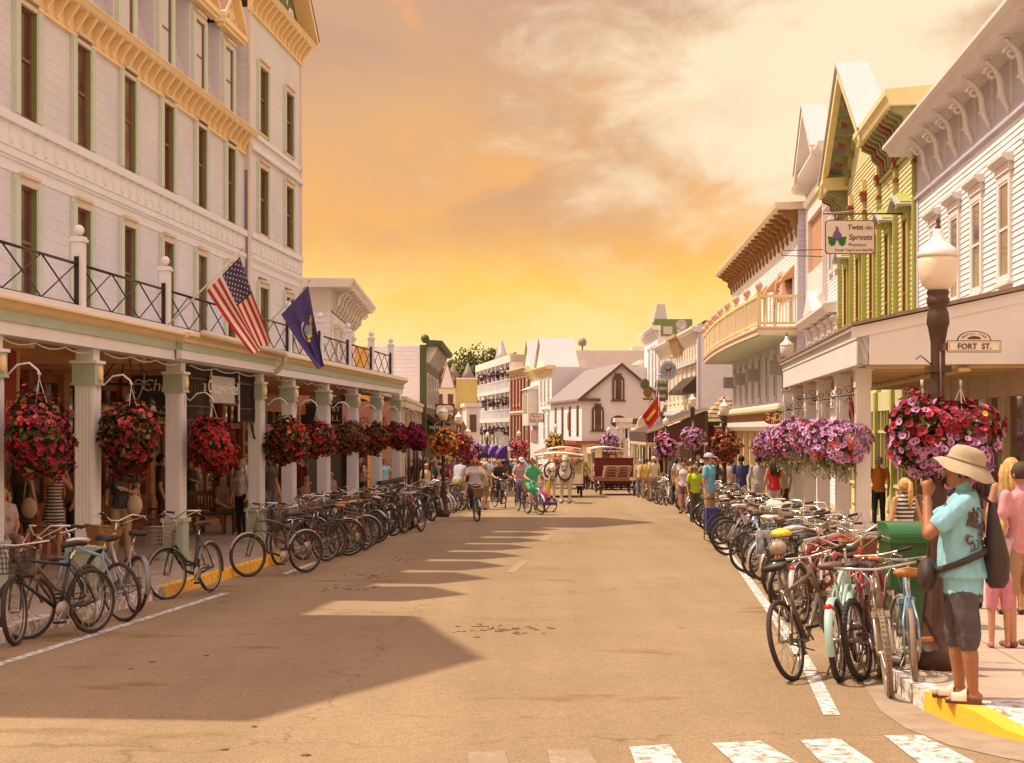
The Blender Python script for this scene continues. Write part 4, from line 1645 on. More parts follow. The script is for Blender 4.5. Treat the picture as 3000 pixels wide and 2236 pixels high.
letters('GRILL',.27,face_cam((.2,-.035,-.16)),_M['gold_letters'],s5)
# ---------------------------------------------------------------- the far end, right of the bend
F7=Frame(5.47,120,-.13,1)
ch=F7.thing('gabled_hall','pale gabled hall with brown arched windows and grey roof at the bend of the street','building')
zE,zA,wid,ln=4.35-F7.z0,6.9-F7.z0,6.2,16
m=F7.mb()
panel(m,0,ln,.9-F7.z0,zE,[],0,0,.2)
m.fb(0,ln,-wid,-wid+.05,-1,zE,0)
m.fb(ln-.05,ln,-wid,0,-1,zE,0)
m.build('wall',CLAP,ch)
m=F7.mb()
end_wall(m,-wid,0,.9-F7.z0,zE,0,.17)
for k in range(12):
 a,b_=k/12,(k+1)/12
 z0_,z1_=zE+(zA-zE)*a,zE+(zA-zE)*b_
 q0_,q1_=wid/2*a,wid/2*b_
 m.add([(-.02,-q0_,z0_),(-.02,-wid+q0_,z0_),(0,-wid+q1_,z1_),(0,-q1_,z1_)],[(0,1,2,3)])
m.build('gable_wall',PALE,ch)  # white siding with its shade painted in
m=F7.mb()
for s_ in(0,1):
 e=0.35 if s_==0 else-wid-.35
 ez=zE-.28
 m.add([(-.35,e,ez),(-.35,-wid/2,zA),(ln,-wid/2,zA),(ln,e,ez),(-.35,e,ez+.16),(-.35,-wid/2,zA+.16),(ln,-wid/2,zA+.16),(ln,e,ez+.16)],
[(0,1,2,3),(4,5,6,7),(0,1,5,4),(1,2,6,5),(2,3,7,6),(3,0,4,7)],False,0)
 m.add([(-.38,e,ez-.12),(-.38,-wid/2,zA-.12),(-.38,-wid/2,zA+.16),(-.38,e,ez+.16)],[(0,1,2,3)],False,1)
m.fb(-.36,-.02,-1.4,.35,zE-.3,zE-.1,1)
m.build('roof',[GREYROOF,BROWNT],ch)
def arch_win():
 """Arched window on an end wall: local y across, z up, faces -x."""
 m_=MB()
 ol=[(-.48,0),(.48,0),(.48,1.55)]+[(.48*cos(pi*k/8),1.55+.45*sin(pi*k/8))for k in range(1,8)]+[(-.48,1.55)]
 m_.prism([(-.08,y,z)for y,z in ol],(.1,0,0),0)
 m_.prism([(-.1,y*.52,z*.88+.12)for y,z in ol],(.03,0,0),1)
 for s_ in(-1,1):
  m_.box(-.115,-.09,s_*.28-.025,s_*.28+.025,.1,1.6,2)
 m_.box(-.12,-.09,-.25,.25,.95,1.0,0)
 m_.box(-.14,.0,-.6,.6,-.08,0,0)
 m_.box(-.13,.0,-.25,.25,1.95,2.1,0)
 return m_.build('window',[BROWNT,GLS_D,PORCHW])
aw_=arch_win()
for i,(px,py)in enumerate(((1752,1262),(1813,1173))):
 X=(px-CX)*120/FP
 put((aw_,),ch,(-.03,-(X-5.47),H+(HY-py)*120/FP-F7.z0),i==0)
m=F7.mb()
for k in range(4):
 m.fb(1.4+3.7*k,2.3+3.7*k,0,.06,1.3-F7.z0,3.7-F7.z0,0)
 m.fb(1.55+3.7*k,2.15+3.7*k,.05,.08,1.4-F7.z0,3.6-F7.z0,1)
m.build('side_window',[BROWNT,GLS_D],ch)
m=F7.mb()
m.fb(-.2,ln,-.02,.5,.75-F7.z0,.95-F7.z0,0)
m.fb(-.45,-.05,-wid,.3,.75-F7.z0,.95-F7.z0,0)
m.fb(0,ln,-.02,0,-1,.75-F7.z0,1)
m.fb(-.03,0,-wid,0,-1,.75-F7.z0,1)
for k in range(6):
 m.fb(-.08,-.03,-.5-k*1.05,-.1-k*1.05,-1,.7-F7.z0,2)
 m.fb(-.06,-.03,-1.0-k*1.05,-.55-k*1.05,-.6,.5-F7.z0,3)
m.build('shop_front',[MAROON,CREAM,BUTTER,GLS_D],ch)
m=F7.mb()
m.fp([(0,.55-F7.z0),(1.9,-.25-F7.z0),(1.9,-.45-F7.z0),(0,.2-F7.z0)],.2,7.5,0)
m.fp([(0,.55-F7.z0),(1.6,-.15-F7.z0),(1.6,-.35-F7.z0),(0,.2-F7.z0)],8.5,15,1)
m.box(-1.2,-.05,-3.4,-1.9,-.15-F7.z0,.45-F7.z0,2)
m.build('awning',[ORANGEC,mat('rust_canvas',(.40,.13,.06),.75,.12,5),MAROONC],ch)
m=MB()
m.prism([(0,.36*cos(t),.75*sin(t))for t in[2*pi*k/20 for k in range(20)]],(-.08,0,0),0)
so=m.build('oval_plaque',mat('rust_plaque',(.42,.12,.05),.5,.1,5),ch)
so.location=(6,.12,2.5-F7.z0)
so.rotation_euler=(0,0,pi/2)
def town_house(F,name,label,ln,depth,ztop,wall,side,trim,wins,cat='building',board=.2,cornice_mi=None,winw=1.0,glass=GLS_D):
 """Street house on frame F: front wall, end wall toward the viewer, cornice, windows at (u, z, h)."""
 t=F.thing(name,label,cat)
 z1=ztop-F.z0
 m_=F.mb()
 panel(m_,0,ln,-.6,z1,[],0,0,board)
 shell(m_,F,0,ln,depth,z1,0,False)
 m_.build('wall',wall,t)
 m_=F.mb()
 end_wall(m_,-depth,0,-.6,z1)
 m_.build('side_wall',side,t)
 m_=F.mb()
 m_.fp([(0,z1-.25),(.45,z1-.2),(.6,z1),(.6,z1+.12),(-.3,z1+.15),(-.3,z1-.25)],-.1,ln+.1)
 k=.3
 while k<ln:
  m_.fp([(0,z1-.8),(.12,z1-.75),(.4,z1-.3),(.4,z1-.2),(0,z1-.2)],k,k+.2)
  k+=.7
 m_.build('cornice',trim,t)
 hs=sorted(set(h for _,_,h in wins))
 for h in hs:
  wt=sash_window(F.sg,winw,h,.14,1,PORCHW,glass)
  first=True
  for u,z,hh in wins:
   if hh==h:
    put(wt,t,(u,0,z-F.z0),first)
    first=False
 return t
F8=Frame(3.56,137,-.138,1)
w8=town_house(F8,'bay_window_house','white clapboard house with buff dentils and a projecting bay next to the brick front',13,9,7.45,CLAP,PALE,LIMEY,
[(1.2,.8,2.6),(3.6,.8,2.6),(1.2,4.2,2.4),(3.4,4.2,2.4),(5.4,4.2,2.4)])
m=F8.mb()
m.fo([(8,2.2-F8.z0),(11.5,2.2-F8.z0),(11.5,5.6-F8.z0),(8,5.6-F8.z0)],0,1.0,0)
m.fb(8.5,11.0,1.0,1.03,3.4-F8.z0,5.2-F8.z0,1)
m.fp([(0,5.6-F8.z0),(1.2,5.6-F8.z0),(0,6.1-F8.z0)],7.8,11.7,0)
m.build('bay',[PORCHW,GLS_D],w8)
m=F8.mb()
for ua,hw__,zt_ in((6.5,3.0,10.2),(14.5,3.0,10.4)):
 zb=7.45-F8.z0
 m.prism([(ua-hw__,0,zb),(ua+hw__,0,zb),(ua,0,zt_-F8.z0)],(0,-3.0,0),0)
 m.add([(ua-hw__-.3,.2,zb-.1),(ua,.2,zt_+.2-F8.z0),(ua,-3.1,zt_+.2-F8.z0),(ua-hw__-.3,-3.1,zb-.1)],[(0,1,2,3)],False,1)
 m.add([(ua+hw__+.3,.2,zb-.1),(ua,.2,zt_+.2-F8.z0),(ua,-3.1,zt_+.2-F8.z0),(ua+hw__+.3,-3.1,zb-.1)],[(0,1,2,3)],False,1)
m.build('roof_gable',[PORCHW,METROOF],w8)
F9=Frame(1.75,150,-.15,1)
w9=town_house(F9,'brick_building','narrow orange brick shop front with cream window heads between two white houses',12,8,7.9,BRICK,BRICK,CREAM,
[(u,z,2.5)for u in(1.0,3.2,5.3,7.4,9.6)for z in(.6,4.3)],winw=1.15)
m=F9.mb()
for u in(.0,2.7,4.8,6.9,9.1,11.3):
 m.fb(u,u+.4,0,.2,-.5,7.6-F9.z0)
m.fb(0,12,0,.25,3.5-F9.z0,3.75-F9.z0,1)
m.fb(0,12,0,.35,-.3-F9.z0,.1-F9.z0,1)
m.build('pilaster',[BRICK,CREAM],w9)
F10=Frame(-.1,162,-.15,1)
w10=F10.thing('porch_hotel','white three storey building with open balconies full of flower baskets and purple awnings','hotel')
zt=9.75-F10.z0
L10=29
m=F10.mb()
m.fb(0,L10,-8,-2.0,-.6,zt-.5,0)
m.fb(0,.1,-2.0,0,-.6,zt,0)
for z0_ in(9.2,6.1,2.9,-.1):
 m.fb(0,L10,-2.0,.15,z0_-F10.z0-.25,z0_-F10.z0+(.55 if z0_>9 else .05),0)
m.build('wall',PORCHW,w10)
m=F10.mb()
for u in np.linspace(.3,L10-.3,9):
 m.fb(u-.13,u+.13,-.1,.12,-.5,zt)
for z0_ in(6.15,2.95):
 m.fb(0,L10,.0,.08,z0_-F10.z0+1.0,z0_-F10.z0+1.1)
 for u in np.linspace(.3,L10-.3,90):
  m.fb(u-.05,u+.05,.02,.06,z0_-F10.z0,z0_-F10.z0+1.0)
 m.fb(0,L10,-.02,.0,z0_-F10.z0,z0_-F10.z0+.95,1)
m.build('balcony_railing',[WHT2,PALE],w10)
m=F10.mb()
for z0_ in(6.2,3.0,.1):
 for u in np.linspace(1.2,L10-2,9):
  m.fb(u,u+1.3,-2.0,-1.95,z0_-F10.z0,z0_-F10.z0+2.1)
m.build('door',GLS_D,w10)
m=F10.mb()
for i,u in enumerate((1.5,8.5,15.5,22.5)):
 pts=[(.15,.1-F10.z0)]+[(.15+1.1*sin(pi/2*k/6),-1.3-F10.z0+1.4*cos(pi/2*k/6))for k in range(7)]
 m.fp(pts+[(.15,-1.3-F10.z0)],u,u+2.4,0 if i not in(3,)else 1)
m.build('awning',[PURPLE,AQUAC],w10)
m=F10.mb()
m.lathe([(.9,0),(.55,.9),(.1,2.3),(.02,2.5)],4,(14,-1.0,zt))
m.build('spire',METROOF,w10)
F11=Frame(2.0,196,0,1)
w11=F11.thing('large_grey_building','large plain grey building filling the skyline behind the gabled hall','building')
m=MB(1)
zt=11.95-F11.z0
m.box(0,8,-18,.2,-1,zt)
m.box(-.5,0,-18,.2,zt-2.4,zt-.05)
m.box(2,6,-17.9,-13.5,zt,zt+.6)
m.build('wall',mat('plain_grey',(.62,.55,.52),.7,.04,.6),w11)
m=MB(1)
m.lathe([(.1,0),(.1,.5),(.5,.7),(.55,1.1),(.4,1.5),(.1,1.6)],12,(.5,-7.0,zt))
m.build('roof_vent',mat('vent_metal',(.22,.19,.19),.5,.1,4),w11)
# ---------------------------------------------------------------- bar row on the right
F12=Frame(12.29,100,-.008,1)
w12=town_house(F12,'cream_bar','cream fronted two storey bar with brown striped awnings beyond the yellow balcony',25,8,8.4,CREAM,CLAP,PORCHW,
[(1.5+2.6*k,3.8,2.4)for k in range(8)])
m=F12.mb()
m.fb(-.02,.6,0,.2,-.6,8.6-F12.z0,0)
m.fb(-.05,.65,-.3,.25,8.4-F12.z0,8.7-F12.z0,0)
for k in range(16):
 m.fb(1+k*1.45,1.5+k*1.45,.02,.12,6.6-F12.z0,7.4-F12.z0,1)
m.fb(.6,25,0,.3,6.2-F12.z0,6.35-F12.z0,0)
m.fb(.6,25,0,.25,2.9-F12.z0,3.2-F12.z0,0)
m.build('pilaster',[LAV,PORCHW],w12)
m=F12.mb()
for k in range(4):
 m.fp([(.1,5.4-F12.z0),(1.1,4.5-F12.z0),(1.1,4.25-F12.z0),(.1,4.25-F12.z0)],.8+k*2.2,2.6+k*2.2)
m.build('awning',DARKC,w12)
m=F12.mb()
for k in range(7):
 m.fp([(.1,7.1-F12.z0),(.25,7.1-F12.z0),(.55,8.0-F12.z0),(.6,8.35-F12.z0),(.1,8.35-F12.z0)],9+k*.7,9.3+k*.7)
m.fb(8.5,14.3,.1,.75,8.35-F12.z0,8.6-F12.z0)
m.build('bracket_hood',mat('faded_ochre',(.46,.30,.17),.6,.12,4),w12)
m=F12.mb()
m.tube([(8,F12.sg*.3,8.4-F12.z0),(8,F12.sg*.3,9.0-F12.z0)],.04,6)
m.T=Matrix.Translation((8,.3,9.15-F12.z0))@Matrix.Scale(.45,4)@Matrix.Rotation(-1.3,4,'Y')
m.lathe([(.05,-.18),(.5,-.05),(.85,.12),(.87,.14),(.5,0)],16)
m.build('satellite_dish',mat('dish_grey',(.40,.34,.30),.5,.05,4),w12)
F13=Frame(12.1,127,.005,1)
w13=town_house(F13,'tall_white_building','tall white building with a green topped parapet and a narrow front beside the cream bar',14,9,10.3,CLAP,CLAP,PORCHW,
[(1.5,5.2,3.4),(4.5,5.2,3.4),(8,5.2,3.4)],winw=1.2)
m=F13.mb()
zt=10.45-F13.z0
m.box(-.1,2,-2.8,.3,zt,zt+.5,0)
for y in(-1.15,-2.3):
 m.box(-.14,-.1,y,y+.75,zt-.75,zt-.1,1)
m.box(-.12,-.09,-2.5,-.2,zt-.9,zt,0)
m.prism([(0,-.75,zt+.3),(0,.4,zt+.3),(0,.1,zt+1.75),(0,-.55,zt+1.75)],(3,0,0),1)
m.build('parapet',[mat('moss_green',(.15,.19,.06),.6,.1,3),METROOF],w13)
F14=Frame(12.3,141.2,0,1)
town_house(F14,'small_white_house','small white house with a buff cornice showing between the hall and the tall white building',9,6,8.1,CLAP,CLAP,CREAM,[(2,3.9,2),(5,3.9,2)])
kb=thing('kiosk','little white ticket booth with a green eave and lattice posts','kiosk',(7.6,109,gz(109)))
m=MB()
z0=-gz(109)
m.box(-.1,1.1,-.1,2.0,1.9+z0,2.35+z0,0)
m.box(-.3,1.0,-.3,2.2,2.35+z0,2.65+z0,0)
m.box(.95,2.4,-.3,2.2,2.2+z0,2.6+z0,1)
m.box(.4,2.2,.0,1.9,1.2+z0,1.9+z0,0)
m.build('roof',[PORCHW,DGREEN],kb)
for x in(0,.45,.9,1.4):
 for y in(0,1.8):
  m=MB()
  m.box(x,x+.14,y,y+.14,0,1.95+z0)
  m.build('post',PORCHW,kb)
m=MB()
for k in range(6):
 m.box(.002,1.498,.04,.1,.5+k*.5,.56+k*.5)
m.box(.6,.64,.03,.05,.5,3.06)
m.build('lattice',PORCHW,kb)
kc=thing('porch_shop','low cream shop with arched gable, olive panels and turned posts','shop',(8.6,104,gz(104)))
m=MB()
z0=-gz(104)
m.box(0,3.6,0,10,.98+z0,1.75+z0,0)
m.box(.4,3.7,-.02,10,1.1+z0,1.6+z0,1)
m.box(-.2,3.7,-.2,10,1.75+z0,1.95+z0,0)
m.prism([(x,-.1,z)for x,z in[(-.15,1.95+z0),(1.1,1.95+z0)]+[(.47+.62*cos(t),1.95+z0+.9*sin(t))for t in(.5,1.1,1.57,2.1,2.6)]],(0,.5,0),0)
m.build('roof',[CREAM,mat('olive_panel',(.25,.24,.15),.6,.1,4)],kc)
m=MB()
for k in range(5):
 x=.1+k*.82
 for y in(.1,5):
  m=MB()
  m.lathe([(.11,0),(.11,.6),(.08,.8),(.1,2.4),(.13,2.7),(.16,.98+z0)],8,(x,y,0))
  m.build('post',BUTTER,kc)
m=MB()
m.box(0,3.6,6,10,0,.98+z0,0)
m.box(.3,3.2,5.94,6,.8,2.5,1)
m.build('wall',[CREAM,GLS_D],kc)
ka=thing('awning_shop','shop under a big dark brown awning with a scalloped pale valance','shop',(7.9,90,gz(90)))
z0=-gz(90)
m=MB()
m.add([(0,0,1.62+z0),(3.6,0,3.0+z0),(3.6,13,3.0+z0),(0,13,1.62+z0),(0,0,1.68+z0),(3.6,0,3.08+z0),(3.6,13,3.08+z0),(0,13,1.68+z0)],
[(0,1,2,3),(4,5,6,7),(0,1,5,4),(1,2,6,5),(2,3,7,6),(3,0,4,7)],False,0)
m.box(-.03,.0,0,13,1.05+z0,1.66+z0,0)
m.add([(0.05,.03,1.05+z0),(3.6,.03,1.05+z0),(3.6,.03,2.9+z0),(.05,.03,1.55+z0)],[(0,1,2,3)],False,0)
for k in range(12):
 x=.0+k*.3
 m.prism([(x+.15+.15*cos(t),-.01,1.06+z0-.2*sin(t))for t in[pi*j/6 for j in range(7)]],(0,.03,0),1)
 m.prism([(-.05,k*1.08+.54+.54*cos(t),1.06+z0-.2*sin(t))for t in[pi*j/6 for j in range(7)]],(.03,0,0),1)
m.beam((-.03,-.03,1.66+z0),(3.6,-.03,3.05+z0),.06,.14,1)
m.build('awning',[DARKC,YEL2],ka)
m=MB()
for x,y in((.1,.1),(.1,4),(.1,8),(.1,12),(3.4,.1)):
 m.tube([(x,y,.1),(x,y,1.7+z0)],.04,6)
m.box(3.4,3.6,0,13,0,2.9+z0,1)
m.box(1.6,3.4,5,5.2,0,2.0+z0,2)
m.build('front',[PORCHW,BROWNT,CREAM],ka)
SHAKE=mat('cedar_shake',(.46,.32,.19),.9,.35,3,.5,9)
kd=thing('shingled_booth','small booth with a cedar shingle hip roof and olive fascia','kiosk',(12.2,96.2,gz(96)))
z0=-gz(96)
m=MB()
a=[(-.3,-.3),(3,-.3),(3,3.3),(-.3,3.3)]
m.add([(x,y,2.3+z0)for x,y in a]+[(1.2,1.0,3.9+z0),(3,1.0,3.9+z0),(3,2.0,3.9+z0),(1.2,2.0,3.9+z0)],[(0,1,5,4),(1,2,6,5),(2,3,7,6),(3,0,4,7),(4,5,6,7)],False,0)
for k in range(6):
 t=k/6
 m.tube([(-.3+1.5*t,-.32+1.3*t,2.32+z0+1.6*t),(3,-.32+1.3*t,2.32+z0+1.6*t)],.03,4,mi=0)
 m.tube([(-.32+1.5*t,-.3+1.3*t,2.32+z0+1.6*t),(-.32+1.5*t,3.3-1.3*t,2.32+z0+1.6*t)],.03,4,mi=0)
m.build('roof',SHAKE,kd)
m=MB()
m.box(-.35,3,-.35,3.35,2.08+z0,2.3+z0,0)
m.box(0,3,0,3,0,2.08+z0,1)
m.box(.3,1.2,-.03,0,.9,2.4,2)
m.box(-.03,0,.4,2.7,.9,2.4,2)
m.build('wall',[DGREEN,BROWNT,GLS_D],kd)
kds=thing('shop_sign','dark red hanging sign with pale lettering beside the shingled booth','sign',P(2121,1268,90))
m=MB()
m.box(-.59,.59,-.03,.03,-.34,.34,0)
m.box(-.61,.61,-.04,.04,.34,.41,1)
m.build('board',[REDS,YEL2],kds)
letters('Ship Off',.29,face_cam((0,-.035,.15)),CREAMT,kds)
letters('My Rock',.29,face_cam((0,-.035,-.15)),CREAMT,kds)
# ---------------------------------------------------------------- left far end
F20=Frame(-5.3,146,-.1,-1)
w20=F20.thing('gabled_cream_house','cream house with twin white gables and an olive yellow side wall','building')
m=MB(1)
zt=6.6-F20.z0
m.box(-.0,22,-.0,4,-1,zt-.6)
m.build('wall',CREAM,w20)
m=MB(1)
m.box(-.15,-.0,-2.0,.0,-1,zt,0)
m.box(0,14,-2.0,-0.0,-1,zt,0)
m.box(-.2,.4,-2.05,0,zt,zt+.15,1)
m.build('side_wall',[YELW,PORCHW],w20)
m=MB(1)
for y0_,y1_,zz in((.2,1.5,2.2),(1.7,3.4,2.9)):
 yc_=(y0_+y1_)/2
 m.prism([(-.2,y0_,zt-.8),(-.2,y1_,zt-.8),(-.2,yc_,zt-.8+zz)],(.2,0,0),1)
 m.prism([(0,y0_-.2,zt-.85),(0,y1_+.2,zt-.85),(0,yc_,zt-.7+zz)],(6,0,0),0)
m.prism([(3,-.3,zt-.8),(3,4,zt-.8),(3,2,zt+2.6)],(10,0,0),0)
m.build('roof',[TANROOF,PORCHW],w20)
m=MB(1)
for y in(.3,1.3,2.3,3.2):
 m.box(-.05,0,y,y+.5,3.2-F20.z0,5.2-F20.z0,0)
 m.box(-.5,0,y-.2,y+.7,1.9-F20.z0,2.9-F20.z0,1)
m.build('window',[GLS_D,PORCHW],w20)
for nm,px,yy,lb in(('turret',1328,205,'tan conical turret roof rising nearest the left trees'),('turret',1371,205,'grey conical turret roof standing right of the tan turret')):
 c_=P(px,1062,yy)
 t_=thing(nm,lb,'turret',(c_.x,c_.y,gz(yy)))
 m=MB()
 hh=c_.z-gz(yy)
 m.lathe([(.8,0),(.8,hh-2.2),(.95,hh-2.1),(.5,hh-1.2),(.03,hh)],10)
 m.build('roof',TANROOF if px<1350 else GREYROOF,t_)
F21=Frame(-3.3,128,-.08,-1)
w21=F21.thing('olive_roof_house','small yellow house with an olive gable roof in front of the flower balconies','building')
m=MB(1)
m.box(0,9,0,4,-1,.6-F21.z0)
m.build('wall',YELW,w21)
m=MB(1)
m.prism([(-.2,-.3,.6-F21.z0),(-.2,3.0,.6-F21.z0),(-.2,1.4,3.7-F21.z0)],(9.5,0,0))
m.add([(-.25,-.4,.55-F21.z0),(-.25,-.4,.55-F21.z0),(-.25,1.4,3.8-F21.z0)],[(0,1,2)])
m.build('roof',mat('olive_roof',(.28,.17,.05),.8,.15,4),w21)
F22=Frame(-2.95,140,-.1,-1)
w22=F22.thing('slim_white_house','slim white house front with a capped cornice just left of the flower balconies','building')
m=MB(1)
m.box(0,8,0,1.2,-1,3.9-F22.z0)
m.box(-.2,8,-.2,1.4,3.9-F22.z0,4.25-F22.z0)
m.build('wall',PORCHW,w22)
m=MB(1)
m.box(-.05,0,.3,.9,1.6-F22.z0,3.2-F22.z0)
m.build('window',GLS_D,w22)
F23=Frame(-7.4,118,-.05,-1)
w23=F23.thing('dark_roof_house','white house with a dark sloped roof peeking out behind the green shop front','building')
m=MB(1)
m.box(0,12,-1.2,6,-1,5.0-F23.z0,0)
m.prism([(-.2,-1.6,5.0-F23.z0),(-.2,6,5.0-F23.z0),(-.2,6,7.0-F23.z0),(-.2,2,7.0-F23.z0)],(12,0,0),1)
m.build('wall',[PALE,GREYROOF],w23)
F24=Frame(-4.6,90,-.01,-1)
w24=F24.thing('awning_row','row of low shops with brown and white striped awnings along the far left pavement','shop')
m=F24.mb()
m.fb(0,26,-2,0,-1,2.0-F24.z0,0)
m.fp([(0,1.4-F24.z0),(1.5,.5-F24.z0),(1.5,.3-F24.z0),(0,.9-F24.z0)],.2,25.5,1)
for k in range(12):
 m.fp([(0.0,1.42-F24.z0),(1.52,.52-F24.z0),(1.52,.28-F24.z0),(1.5,.5-F24.z0),(0,1.4-F24.z0)],.5+2.1*k,1.5+2.1*k,0)
m.build('wall',[PORCHW,DARKC],w24)
F25=Frame(-7.5,158,-.1,-1)
w25=F25.thing('pale_back_house','pale house with a grey gable behind the cream twin gables','building')
m=MB(1)
m.box(0,12,-1.5,8,-1,7.4-F25.z0,0)
m.prism([(-.2,-1.8,7.4-F25.z0),(-.2,3,7.4-F25.z0),(-.2,.6,9.2-F25.z0)],(12,0,0),1)
m.build('wall',[PALE,GREYROOF],w25)
# ---------------------------------------------------------------- wooded hill and trees
hb=MB()
def hillz(x,y):
 return gz(250)+9.5*math.exp(-((y-300)/40)**2)*(1-.002*abs(x+10))
hb.grid(lambda a,b_:(-90+200*a,240+140*b_,hillz(-90+200*a,240+140*b_)-1),20,14)
struct('hill',hb,mat('hill_grass',(.07,.085,.025),.9,.3,.3))
LEAF=mat('tree_leaf',(.085,.105,.018),.7,.45,.5,0,40,0,.25,None,(.16,.17,.035))
BARK=mat('bark',(.09,.055,.035),.9,.3,4)
def tree(px,py,Y,rad_,seed,label,group):
 r_=random.Random(seed)
 top=P(px,py,Y)
 base=hillz(top.x,Y)-1 if Y>240 else gz(Y)
 hh=top.z-base
 t=thing('tree',label,'tree',(top.x,Y,base),0,group)
 m_=MB()
 m_.tube([(0,0,0),(.1,0,hh*.3),(-.1,.1,hh*.6),(0,0,hh*.85)],[.35,.28,.2,.08],7)
 for k in range(6):
  a_=r_.uniform(0,6.28)
  z_=hh*r_.uniform(.35,.7)
  m_.tube([(0,0,z_),(rad_*.7*cos(a_),rad_*.7*sin(a_),z_+rad_*.6)],[.12,.04],5)
 m_.build('trunk',BARK,t)
 m_=MB()
 cl=[]
 for k in range(16):
  a_,q,zz=r_.uniform(0,6.28),r_.uniform(.1,1)**.6,r_.uniform(-.8,.75)
  rr_=rad_*(1-.45*abs(zz))*q
  cl.append((rr_*cos(a_),rr_*sin(a_),hh-rad_*1.05+zz*rad_*.95,rad_*r_.uniform(.25,.42)))
 for cx_,cy_,cz_,cr_ in cl:
  for k in range(110):
   d=Vector((r_.gauss(0,1),r_.gauss(0,1),r_.gauss(0,1))).normalized()
   p=Vector((cx_,cy_,cz_))+d*cr_*r_.uniform(.6,1.08)
   n_=(d+Vector((r_.gauss(0,.5),r_.gauss(0,.5),r_.gauss(0,.5)))).normalized()
   a1=n_.orthogonal().normalized()
   b1=n_.cross(a1)
   s_=r_.uniform(.16,.36)
   m_.add([p-a1*s_,p-b1*s_*.6,p+a1*s_,p+b1*s_*.6],[(0,1,2,3)])
 m_.build('crown',LEAF,t,recalc=False)
GT='trees on the wooded rise behind the town'
for i,(px,py,Y,r_,lb)in enumerate([(1392,1018,275,4.2,'broad green tree, second left of the white spire'),(1425,1010,280,4.4,'tall round tree just left of the white spire'),
(1468,1020,285,3.6,'green tree behind and right of the white spire'),(1352,1050,270,3.2,'rounded tree standing behind the twin turrets'),
(1316,1048,268,3.4,'green tree rising above the tan turret'),(1283,1055,266,3.4,'tree at the left end of the wooded rise'),
(1378,1068,262,3.0,'low tree between the two turrets'),(1262,1085,262,3.5,'low tree peeking past the green shop cornice'),
(2078,928,255,2.6,'lone tree top above the roofs beside the yellow balcony'),(2062,938,256,2.2,'smaller tree top left of the lone tree by the balcony')]):
 tree(px,py,Y,r_,30+i,lb,GT)
# ------------------------------------------------------------------ hanging flower baskets
LEAFD=mat('basket_leaf_dark',(.05,.020,.010),.65,.4,3,0,40,0,.3,None,(.12,.055,.02))
LEAFG=mat('basket_leaf_green',(.16,.17,.035),.65,.4,3,0,40,0,.3,None,(.30,.29,.09))
LEAFS=mat('trailing_silver_leaf',(.30,.27,.12),.65,.4,3,0,40,0,.3,None,(.52,.46,.26))
FCRIM=mat('crimson_petal',(.30,.008,.022),.6,.3,6,0,40,0,.3,None,(.45,.02,.04))
FRED=mat('scarlet_petal',(.52,.025,.018),.6,.3,6,0,40,0,.3)
FDKR=mat('dark_red_petal',(.20,.006,.012),.6,.3,6,0,40,0,.3)
FPINK=mat('coral_petal',(.62,.10,.10),.6,.3,6,0,40,0,.3)
FMAG=mat('magenta_petal',(.30,.008,.07),.6,.3,6,0,40,0,.3)
FPUR=mat('lilac_petal',(.52,.20,.42),.6,.25,6,0,40,0,.3,None,(.66,.34,.56))
FPURD=mat('plum_throat',(.16,.02,.10),.6,.3,6)
FORG=mat('orange_petal',(.70,.16,.02),.6,.3,6)
FYEL=mat('yellow_petal',(.78,.58,.06),.6,.25,6)
FRUST=mat('rust_leaf',(.20,.035,.015),.65,.4,4)
POT=mat('basket_liner',(.10,.055,.03),.9,.3,12)
CHAIN=mat('hanger_wire',(.55,.47,.40),.45,.1,8)
